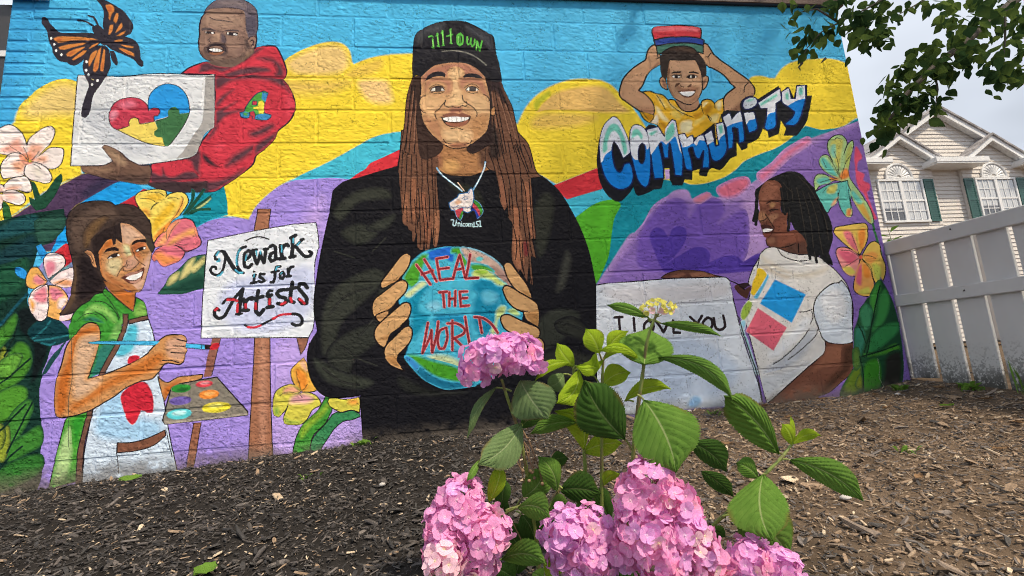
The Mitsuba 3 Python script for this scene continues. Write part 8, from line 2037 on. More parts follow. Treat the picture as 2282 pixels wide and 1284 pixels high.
for k, line in enumerate("""leaf_old|0.1148,0.9112,0.4606|0.1298,0.8728,0.4224|0.1554,0.8567,0.3902|0.0358,-0.0178,0.0221|-0.0377,0.0261,-0.0227|0.1010,0.9224,0.4335
leaf_old|0.0651,0.9189,0.4501|0.0248,0.8974,0.4112|0.0044,0.9000,0.3606|0.0053,-0.0050,-0.0045|-0.0073,0.0123,0.0076|0.0959,0.9218,0.4410
leaf_old|0.1113,0.9257,0.3752|0.0700,0.8836,0.3381|0.0192,0.8644,0.3181|0.0212,-0.0037,-0.0268|-0.0177,0.0062,0.0232|0.1135,0.9313,0.3702
leaf_mature|0.0247,0.8834,0.3225|0.0111,0.8544,0.3106|-0.0015,0.8504,0.2940|0.0050,-0.0032,-0.0041|-0.0041,0.0047,0.0039|
leaf_young|0.2344,0.9445,0.4815|0.2138,0.9410,0.5051|0.2047,0.9599,0.5334|-0.0143,0.0014,-0.0094|0.0161,-0.0003,0.0106|0.2340,0.9505,0.4766
leaf_young|0.2826,0.9144,0.5056|0.2692,0.8993,0.5327|0.2564,0.9090,0.5574|-0.0199,0.0004,-0.0101|0.0219,0.0021,0.0113|0.2898,0.9224,0.4825
leaf_young|0.2356,0.9237,0.4831|0.2566,0.8838,0.4807|0.2606,0.8653,0.5096|-0.0087,-0.0058,0.0109|0.0103,0.0102,-0.0117|0.2291,0.9306,0.4771
leaf_young|0.2272,0.9441,0.4890|0.1772,0.9177,0.4872|0.1454,0.9180,0.4588|0.0039,-0.0034,-0.0108|-0.0033,0.0059,0.0103|0.2331,0.9506,0.4766
leaf_young|0.2380,0.9249,0.4741|0.2158,0.8860,0.4348|0.1753,0.8706,0.4153|0.0194,-0.0039,-0.0153|-0.0164,0.0055,0.0135|0.2308,0.9308,0.4742
leaf_old|0.2198,0.9896,0.4659|0.2012,0.9724,0.4478|0.1790,0.9781,0.4415|0.0123,0.0014,-0.0173|-0.0123,-0.0014,0.0173|0.2430,0.9933,0.4580
leaf_young|0.2536,0.9696,0.4389|0.2645,0.9522,0.4007|0.2337,0.9626,0.3718|0.0382,-0.0073,-0.0096|-0.0270,0.0072,0.0072|0.2586,0.9742,0.4383
leaf_young|0.2857,0.9063,0.4904|0.2481,0.8703,0.4760|0.2151,0.8549,0.4820|0.0014,-0.0038,-0.0111|-0.0008,0.0060,0.0097|0.2870,0.9116,0.4882
leaf_young|0.2779,0.9533,0.4587|0.2708,0.9388,0.4774|0.2581,0.9510,0.4871|-0.0143,-0.0004,-0.0100|0.0130,0.0026,0.0093|0.2923,0.9603,0.4366
leaf_young|0.2877,0.9060,0.4911|0.3026,0.8791,0.5070|0.3300,0.8787,0.5019|-0.0027,-0.0065,0.0078|0.0031,0.0100,-0.0072|0.2870,0.9116,0.4882
leaf_shade|0.3019,0.8677,0.3409|0.2505,0.8370,0.3974|0.2218,0.8275,0.4575|-0.0409,0.0064,-0.0250|0.0397,-0.0046,0.0244|0.3168,0.8749,0.3176
leaf_mature|0.3532,0.8596,0.4773|0.3748,0.8898,0.5136|0.4068,0.9426,0.5543|-0.0561,0.0020,0.0099|0.0581,-0.0001,-0.0099|0.3549,0.8652,0.4732
leaf_young|0.3002,0.9118,0.5088|0.3158,0.9038,0.5332|0.3500,0.9198,0.5477|-0.0115,-0.0033,0.0119|0.0117,0.0051,-0.0116|0.2901,0.9215,0.4880
leaf_young|0.3573,0.8788,0.4816|0.3086,0.8519,0.5131|0.2595,0.8555,0.5078|-0.0032,-0.0057,-0.0095|0.0034,0.0095,0.0092|0.3620,0.8848,0.4726
leaf_mature|0.3907,0.8735,0.4895|0.4445,0.8074,0.4677|0.4760,0.7747,0.4081|0.0071,-0.0067,0.0111|-0.0091,0.0126,-0.0145|0.3640,0.8837,0.4779
leaf_mature|0.3983,0.8616,0.5566|0.4425,0.8258,0.5432|0.4943,0.8148,0.5234|0.0021,-0.0055,0.0093|-0.0017,0.0072,-0.0082|0.3787,0.8674,0.5663
leaf_mature|0.3731,0.8624,0.5700|0.3242,0.8378,0.5871|0.2820,0.8383,0.5964|-0.0038,-0.0016,-0.0103|0.0041,0.0039,0.0107|0.3786,0.8680,0.5628
leaf_young|0.3016,0.9746,0.4357|0.3252,0.9560,0.4573|0.3642,0.9632,0.4596|-0.0098,-0.0067,0.0226|0.0101,0.0093,-0.0221|0.3010,0.9812,0.4274
leaf_young|0.3440,0.9652,0.4006|0.3783,0.9239,0.4280|0.4265,0.9107,0.4237|-0.0047,-0.0089,0.0171|0.0047,0.0118,-0.0148|0.3655,0.9681,0.3979
leaf_mature|0.3383,0.8415,0.4119|0.3543,0.8010,0.3548|0.3606,0.7871,0.2923|0.0558,-0.0152,0.0203|-0.0510,0.0171,-0.0182|0.3278,0.8461,0.4227
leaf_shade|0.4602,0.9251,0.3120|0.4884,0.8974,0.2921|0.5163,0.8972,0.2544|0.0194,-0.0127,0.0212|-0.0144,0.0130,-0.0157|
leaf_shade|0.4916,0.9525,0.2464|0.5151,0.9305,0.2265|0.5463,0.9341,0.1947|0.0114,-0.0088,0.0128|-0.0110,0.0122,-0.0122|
leaf_mature|0.6180,0.8798,0.2867|0.5362,0.8134,0.3652|0.4575,0.7752,0.4182|-0.0285,0.0013,-0.0242|0.0237,0.0021,0.0203|0.6310,0.8840,0.2824
leaf_young|0.6640,0.8930,0.2969|0.6433,0.8685,0.3247|0.6302,0.8691,0.3429|-0.0151,-0.0016,-0.0072|0.0154,0.0046,0.0077|0.6640,0.8989,0.2920
leaf_young|0.6649,0.8928,0.2978|0.6754,0.8658,0.3178|0.7076,0.8644,0.3153|-0.0036,-0.0046,0.0125|0.0043,0.0074,-0.0138|0.6659,0.8984,0.2937
leaf_young|0.6750,0.9016,0.2986|0.6698,0.8904,0.3273|0.6764,0.9030,0.3513|-0.0065,-0.0005,-0.0008|0.0076,0.0017,0.0011|0.6731,0.9082,0.2914
leaf_mature|0.6510,0.8891,0.2680|0.6929,0.8394,0.2483|0.7341,0.8187,0.2018|0.0137,-0.0114,0.0220|-0.0124,0.0144,-0.0200|0.6347,0.8962,0.2676
leaf_mature|0.5757,0.8704,0.2503|0.5332,0.8302,0.2029|0.5355,0.8092,0.1553|0.0501,-0.0121,0.0033|-0.0529,0.0166,-0.0029|0.5828,0.8749,0.2492
leaf_mature|0.5368,0.9091,0.1676|0.5770,0.8806,0.1443|0.6125,0.8818,0.0923|0.0321,-0.0147,0.0342|-0.0351,0.0201,-0.0373|0.5070,0.9179,0.1668
leaf_young|0.0390,0.9160,0.2381|0.0560,0.8957,0.2747|0.0650,0.9013,0.3087|-0.0163,-0.0027,0.0054|0.0149,0.0046,-0.0045|0.0383,0.9259,0.2094
leaf_shade|0.0669,0.9901,0.2017|0.0707,0.9718,0.2360|0.0764,0.9788,0.2634|-0.0183,-0.0003,0.0028|0.0166,0.0014,-0.0023|0.0457,1.0019,0.1764
leaf_mature|0.0941,0.9119,0.2234|0.1215,0.8635,0.2370|0.1427,0.8451,0.2222|0.0089,-0.0082,0.0252|-0.0087,0.0101,-0.0249|0.0714,0.9206,0.2176
leaf_mature|0.1665,0.9798,0.1921|0.1844,0.9579,0.2069|0.2085,0.9634,0.1994|-0.0026,-0.0055,0.0212|0.0031,0.0076,-0.0227|0.1574,0.9882,0.1787
leaf_mature|0.1141,0.9918,0.2194|0.1451,0.9768,0.2445|0.1620,0.9868,0.2771|-0.0256,-0.0035,0.0188|0.0228,0.0050,-0.0162|0.0990,1.0023,0.1976
leaf_mature|0.1805,0.9613,0.2328|0.1705,0.9430,0.2765|0.1454,0.9535,0.3052|-0.0200,-0.0009,-0.0098|0.0187,0.0036,0.0094|0.1843,0.9670,0.2260
leaf_shade|0.1800,1.0151,0.2782|0.1970,0.9992,0.2878|0.2203,1.0092,0.2845|-0.0029,-0.0038,0.0148|0.0041,0.0067,-0.0202|
leaf_shade|0.1933,0.9914,0.2260|0.2338,0.9740,0.2286|0.2787,0.9834,0.2131|0.0047,-0.0085,0.0363|-0.0038,0.0084,-0.0307|0.1865,0.9988,0.2173
leaf_mature|0.2267,0.9334,0.3687|0.1748,0.9270,0.3704|0.1313,0.9477,0.3507|0.0025,-0.0020,-0.0147|-0.0024,0.0053,0.0171|0.2377,0.9402,0.3506
leaf_shade|0.1184,0.9887,0.3593|0.1376,0.9710,0.3784|0.1666,0.9794,0.3806|-0.0091,-0.0053,0.0183|0.0085,0.0068,-0.0163|0.1225,0.9945,0.3519
leaf_young|0.2465,0.9716,0.3080|0.2352,0.9406,0.3682|0.1848,0.9446,0.3930|-0.0233,-0.0007,-0.0163|0.0206,0.0041,0.0147|0.2492,0.9771,0.3040
leaf_young|0.2539,1.0035,0.2948|0.2886,0.9738,0.3137|0.3323,0.9708,0.3126|-0.0044,-0.0056,0.0220|0.0057,0.0090,-0.0272|0.2578,1.0086,0.2919
leaf_young|0.2857,0.9910,0.2238|0.2955,0.9684,0.2484|0.3226,0.9720,0.2503|-0.0083,-0.0044,0.0123|0.0074,0.0057,-0.0104|0.2858,0.9963,0.2226
leaf_mature|0.0569,0.9103,0.1359|0.0955,0.8586,0.1617|0.1298,0.8382,0.1494|0.0035,-0.0076,0.0260|-0.0031,0.0089,-0.0241|0.0487,0.9177,0.1278
leaf_young|0.1401,0.9172,0.0956|0.1521,0.8998,0.1184|0.1731,0.9084,0.1254|-0.0138,-0.0029,0.0145|0.0152,0.0046,-0.0154|0.1388,0.9237,0.0882
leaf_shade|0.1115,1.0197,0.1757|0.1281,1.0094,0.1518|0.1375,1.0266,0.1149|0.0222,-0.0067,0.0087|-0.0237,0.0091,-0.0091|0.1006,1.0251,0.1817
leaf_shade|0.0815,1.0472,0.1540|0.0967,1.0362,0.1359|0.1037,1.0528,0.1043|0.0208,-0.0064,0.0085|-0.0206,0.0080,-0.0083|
leaf_young|0.1241,1.0180,0.1149|0.1273,1.0040,0.1230|0.1338,1.0158,0.1214|-0.0065,-0.0019,0.0091|0.0065,0.0027,-0.0090|
leaf_young|0.2625,0.9960,0.1485|0.2746,0.9802,0.1609|0.2957,0.9912,0.1534|-0.0017,-0.0023,0.0090|0.0017,0.0029,-0.0089|0.2784,0.9996,0.1456
leaf_young|0.0481,1.0362,0.1835|0.0549,1.0214,0.1941|0.0631,1.0322,0.1969|-0.0079,-0.0017,0.0083|0.0080,0.0025,-0.0082|
leaf_mature|-0.0285,0.9453,0.1093|-0.0110,0.9301,0.1147|0.0032,0.9431,0.0995|0.0036,-0.0040,0.0125|-0.0035,0.0049,-0.0124|
leaf_shade|0.2852,0.9870,0.0623|0.3120,0.9717,0.0615|0.3470,0.9818,0.0493|0.0065,-0.0105,0.0348|-0.0062,0.0130,-0.0344|
leaf_shade|0.5157,0.9909,0.1197|0.5253,0.9784,0.1141|0.5481,0.9905,0.0988|0.0079,-0.0046,0.0124|-0.0078,0.0057,-0.0122|
leaf_shade|0.0514,1.0336,0.0726|0.0711,1.0203,0.0651|0.0927,1.0330,0.0466|0.0143,-0.0085,0.0229|-0.0140,0.0105,-0.0226|
leaf_shade|0.1278,1.0433,0.0826|0.1004,1.0291,0.1143|0.0850,1.0385,0.1428|-0.0204,0.0021,-0.0143|0.0190,-0.0004,0.0135|
leaf_shade|0.1841,1.0439,0.1311|0.1566,1.0297,0.1626|0.1427,1.0388,0.1921|-0.0227,0.0023,-0.0152|0.0213,-0.0004,0.0144|
leaf_shade|0.0951,1.0538,0.0425|0.1071,1.0328,0.0870|0.1321,1.0373,0.1159|-0.0225,-0.0018,0.0109|0.0227,0.0035,-0.0106|
leaf_shade|0.2775,1.0423,0.1039|0.2512,1.0254,0.1513|0.2420,1.0317,0.1942|-0.0238,0.0016,-0.0092|0.0259,0.0002,0.0102|
leaf_shade|0.0519,1.0529,0.1412|0.0619,1.0330,0.1807|0.0840,1.0382,0.2070|-0.0193,-0.0015,0.0091|0.0213,0.0032,-0.0097|
leaf_shade|0.3087,1.0325,0.1411|0.2912,1.0153,0.1835|0.2924,1.0214,0.2203|-0.0193,0.0008,-0.0038|0.0214,0.0006,0.0045|
leaf_mature|0.5789,0.8923,0.2387|0.5437,0.8644,0.2666|0.5178,0.8624,0.2792|-0.0108,-0.0003,-0.0142|0.0122,0.0030,0.0161|
leaf_mature|0.1259,1.0055,0.0654|0.1354,0.9923,0.0647|0.1484,1.0050,0.0525|0.0086,-0.0055,0.0154|-0.0085,0.0068,-0.0151|""".split('\n')):
    mat, b, m, t, lv, rv, att = line.split('|')
    b, m, t, lv, rv = (numbers(q)[0] for q in (b, m, t, lv, rv))
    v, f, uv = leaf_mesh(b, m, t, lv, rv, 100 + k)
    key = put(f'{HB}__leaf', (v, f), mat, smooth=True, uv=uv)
    if att:
        a = numbers(att)[0]
        put(f'{key}__leaf_stalk', tube(bez(a, (a + b) / 2 + [0, 0, 0.004], b, 6), np.linspace(0.0022, 0.0016, 6), 6), 'plant_stem', smooth=40)


def floret(n_pet, seed, open_=0.25, size=1.0):
    """Four broad overlapping sepals round a small eye; +z faces out, about 24 mm across."""
    r = np.random.default_rng(seed)
    V, F, UV, o = [], [], [], 0
    for k in range(n_pet):
        a = 2 * np.pi * (k + r.uniform(-0.08, 0.08)) / n_pet
        L, w = 0.0125 * r.uniform(0.9, 1.12) * size, 0.0076 * r.uniform(0.9, 1.1) * size
        up = open_ + r.uniform(-0.12, 0.12)
        roll = r.uniform(-0.3, 0.3)
        for i, t in enumerate((0, 0.3, 0.62, 0.88, 1.0)):
            ww = (0.16, 0.72, 1.0, 0.72, 0.16)[i]
            for s in (-1, 0, 1):
                x, y = L * t, s * w * ww
                z = up * x - 10.0 * x * x * (1 + 0.3 * math.sin(k * 3)) + 0.25 * abs(y) + roll * y + (0.0004 if k % 2 else 0)
                V.append([x * math.cos(a) - y * math.sin(a), x * math.sin(a) + y * math.cos(a), z])
                UV.append((t, s * 0.5 + k))
        F += [[o + i * 3 + j, o + i * 3 + j + 1, o + (i + 1) * 3 + j + 1, o + (i + 1) * 3 + j] for i in range(4) for j in range(2)]
        o += 15
    eye = trimesh.creation.icosphere(1, 0.0013 * size)
    ev = np.asarray(eye.vertices) + [0, 0, 0.0012]
    V = np.vstack([V, ev])
    UV = np.vstack([UV, np.zeros((len(ev), 2))])
    F = np.vstack([[q[:3] for q in F], [[q[0], q[2], q[3]] for q in F], np.asarray(eye.faces) + o])
    return V, F, UV


FLORET = [floret(4, s, op) for s, op in ((1, 0.25), (2, 0.4), (3, 0.15), (4, 0.32), (5, 0.5))]
BUD = [floret(5, 9, 0.9, 0.50), floret(4, 8, 1.2, 0.46)]
dicts = {}


def floret_at(forms, k, mat):
    if (id(forms), k, mat) not in dicts:
        v, f, uv = forms[k]
        dicts[id(forms), k, mat] = mikit.ply((v, f), mat, smooth=True, uv=uv)
    return dicts[id(forms), k, mat]


found = []
heads = []
for hi, line in enumerate("""petal_lilac|0.0419,0.8994,0.5032,0.0420; 0.1060,0.8930,0.5089,0.0453; 0.0740,0.8814,0.5132,0.0384; 0.0249,0.8952,0.4834,0.0275; 0.1296,0.8910,0.4899,0.0262
petal_pink|-0.0112,0.8832,0.2568,0.0391; -0.0372,0.8830,0.2185,0.0401; 0.0280,0.8701,0.1974,0.0425; -0.0461,0.8665,0.1803,0.0347; 0.0101,0.8874,0.1515,0.0386; -0.0043,0.8734,0.2298,0.0342
petal_pale|-0.0467,0.8342,0.1692,0.0292
petal_lilac|0.1712,0.8654,0.1863,0.0431; 0.2169,0.8664,0.1875,0.0376; 0.2153,0.8560,0.1475,0.0425; 0.1805,0.8784,0.1410,0.0376; 0.2561,0.8682,0.1637,0.0259
petal_pink|0.3244,0.8203,0.2735,0.0396; 0.3005,0.8289,0.2384,0.0396; 0.3478,0.8150,0.2364,0.0420; 0.3052,0.8125,0.1932,0.0508; 0.3628,0.8129,0.1910,0.0457; 0.3276,0.8095,0.1522,0.0556; 0.3906,0.8123,0.1518,0.0400; 0.2743,0.8393,0.1536,0.0293
petal_rose|0.3813,0.8270,0.2147,0.0297; 0.4238,0.8272,0.1191,0.0293
petal_lilac|0.5029,0.8347,0.1151,0.0386; 0.5503,0.8346,0.0928,0.0416; 0.4724,0.8368,0.0891,0.0297
petal_yellow|0.3913,0.8568,0.5845,0.0298""".split('\n')):
    mat, body = line.split('|')
    lobes = numbers(body)
    head = number(f'{HB}__flower_head')
    scene[head + '__stalks'] = None
    stalks, bulk = [], []
    r = np.random.default_rng(300 + hi)
    for li, (x, y, z, R) in enumerate(lobes):
        c = np.array([x, y, z])
        yellow = mat == 'petal_yellow'
        n = int((240 if yellow else 54) * max(0.5, (R / 0.045) ** 2) * (0.5 if yellow else 1))
        for shell in ((1.0,) if yellow else (1.0, 0.80)):
            for q in range(n):
                zz = 1 - 1.6 * (q + 0.5) / n
                a = q * 2.39996 + li
                d = np.array([math.sqrt(1 - zz * zz) * math.cos(a), math.sqrt(1 - zz * zz) * math.sin(a), zz]) + r.normal(0, 0.10, 3)
                d /= np.linalg.norm(d)
                pos = c + d * R * shell * r.uniform(0.86, 1.07) * (np.array([1, 1, 0.55]) if yellow else 1)
                if any(np.linalg.norm(pos - l[:3]) < 0.80 * l[3] * shell for j, l in enumerate(lobes) if j != li):
                    continue
                out = d + r.normal(0, 0.33, 3)
                out /= np.linalg.norm(out)
                view = CAM - pos
                facing = d @ view / np.linalg.norm(view)
                if facing < -0.55:
                    continue
                m = mat
                u = r.uniform()
                if mat in ('petal_pink', 'petal_lilac'):
                    m = mat if u < 0.7 else ('petal_lilac' if mat == 'petal_pink' else 'petal_pink') if u < 0.9 else 'petal_rose' if u < 0.95 else 'petal_pale'
                sc = r.uniform(0.82, 1.25) * (0.85 if shell < 1 else 1)
                forms, k = FLORET, int(r.integers(5))
                if yellow:
                    forms, k, sc = BUD, int(r.integers(2)), 0.9 * r.uniform(0.7, 1.2)
                    if d[2] < -0.05 and u < 0.4:
                        forms, k, sc, m = FLORET, int(r.integers(5)), 0.55, 'petal_pale'
                found.append(((facing > 0.25) * (shell == 1) * (not yellow) * 1000 / np.linalg.norm(view) * sc, head, pos, out, r.uniform(0, 360), sc, forms, k, m))
                if q % 5 == 0 and shell == 1:
                    stalks.append(tube([c - [0, 0, 0.5 * R], pos - d * 0.002], 0.0007, 4))
    scene[head + '__stalks'] = mikit.ply(join(stalks), 'plant_stem')
    heads.append(head)

found.sort(key=lambda q: -q[0])
mass = {}
for rank, (_, head, pos, out, spin, sc, forms, k, m) in enumerate(found):
    u = np.cross(out, [0.31, 0.2, 0.93])
    u /= np.linalg.norm(u)
    w = np.cross(out, u)
    ca, sa = math.cos(math.radians(spin)), math.sin(math.radians(spin))
    A = np.column_stack([u * ca + w * sa, w * ca - u * sa, out]) * sc
    if rank < 300 and _ > 0:
        G = np.eye(4)
        G[:3, :3], G[:3, 3] = A, pos
        scene[number(head + '__floret')] = {**floret_at(forms, k, m), 'to_world': T(G.tolist())}
    else:
        v, f, uv = forms[k]
        g = mass.setdefault((head, m), ([], [], [], [0]))
        g[0].append(v @ A.T + pos)
        g[1].append(f + g[3][0])
        g[2].append(uv)
        g[3][0] += len(v)
for (head, m), (v, f, uv, _) in mass.items():
    key = number(head + '__florets')
    scene[key] = mikit.ply((np.vstack(v), np.vstack(f)), m, smooth=True, uv=np.vstack(uv))
    tag(key, kind='stuff')
for head, text in zip(heads, ('pink flower head held highest against the painted globe', 'large pink flower head at the lower left', 'small pale peach flower head at the lower left corner of the bush', 'lilac pink flower head at the bottom middle', 'largest pink flower head right of the middle', 'deep rose part of the largest flower head', 'pink flower head at the lower right', 'young yellow green flower head with pale pink rim')):
    tag(head, text)

# ---------------------------------------------------------------- tree reaching in from the right
TR = 'leafy_tree'
tag(TR, 'dark leafy tree branches hanging into the upper right corner', 'tree')
trunk = [[4.75, 0.9, -0.2], [4.7, 0.95, 1.0], [4.62, 1.0, 2.0], [4.5, 1.05, 2.9], [4.3, 1.1, 3.7], [4.1, 1.2, 4.6]]
put(f'{TR}__trunk', tube(trunk, [0.15, 0.125, 0.11, 0.095, 0.07, 0.03], 12), 'bark', smooth=40)
tw = [numbers(q) for q in """3.1254,1.5565,2.4184; 2.7867,1.5413,2.1360; 2.4685,1.5141,1.9117; 2.2263,1.5197,1.7432; 2.0542,1.5285,1.6284; 1.9349,1.5603,1.5221; 1.8639,1.5842,1.4279; 1.8034,1.6120,1.3647
2.7867,1.5413,2.1360; 2.3534,1.5479,2.0998; 2.0456,1.5915,2.0582; 1.8997,1.6207,1.9863; 1.7750,1.6443,1.9334; 1.6916,1.6607,1.8940; 1.6277,1.6787,1.8312; 1.5880,1.6947,1.7628
1.7750,1.6443,1.9334; 1.6759,1.6451,2.0003; 1.5733,1.6596,1.9865
1.8997,1.6207,1.9863; 1.8499,1.5946,1.8713; 1.8572,1.6035,1.8116
2.4685,1.5141,1.9117; 2.4009,1.4991,1.7419; 2.3861,1.5197,1.6273
2.0542,1.5285,1.6284; 2.0475,1.5264,1.5219; 2.0352,1.5386,1.4570
2.3534,1.5479,2.0998; 2.1130,1.5464,1.9734; 1.9707,1.5749,1.9033
2.7867,1.5413,2.1360; 2.6238,1.5102,1.8230; 2.5565,1.5468,1.6494
1.6002,1.6933,1.7621; 1.5830,1.6985,1.7429; 1.5925,1.7002,1.7261
1.7068,1.6784,1.7757; 1.6856,1.6840,1.7567""".split('\n')]
put(f'{TR}__limb', tube(np.vstack([[4.5, 1.05, 2.85], [4.2, 1.1, 3.0], tw[0][0] + [0.4, -0.15, 0.12], tw[0]]), np.linspace(0.035, 0.002, 3 + len(tw[0])), 8), 'bark', smooth=40)
for q in tw[1:]:
    put(f'{TR}__limb', tube(q, np.linspace(0.006, 0.0014, len(q)), 6), 'bark', smooth=40)


def tree_leaf(L, w, seed):
    r = np.random.default_rng(seed)
    V, t = [], np.linspace(0, 1, 7)
    prof = np.array([0.12, 0.8, 1.0, 0.9, 0.66, 0.34, 0.02]) * w * (1 + 0.08 * r.uniform(-1, 1, 7))
    for a, p in zip(t, prof):
        for s in (-1, 0, 1):
            V.append([s * p, 0.18 * abs(s) * p + 0.12 * L * a * a, -L * a])
    F = [[i * 3 + j, i * 3 + j + 1, (i + 1) * 3 + j + 1, (i + 1) * 3 + j] for i in range(6) for j in range(2)]
    return np.array(V), np.array(F)


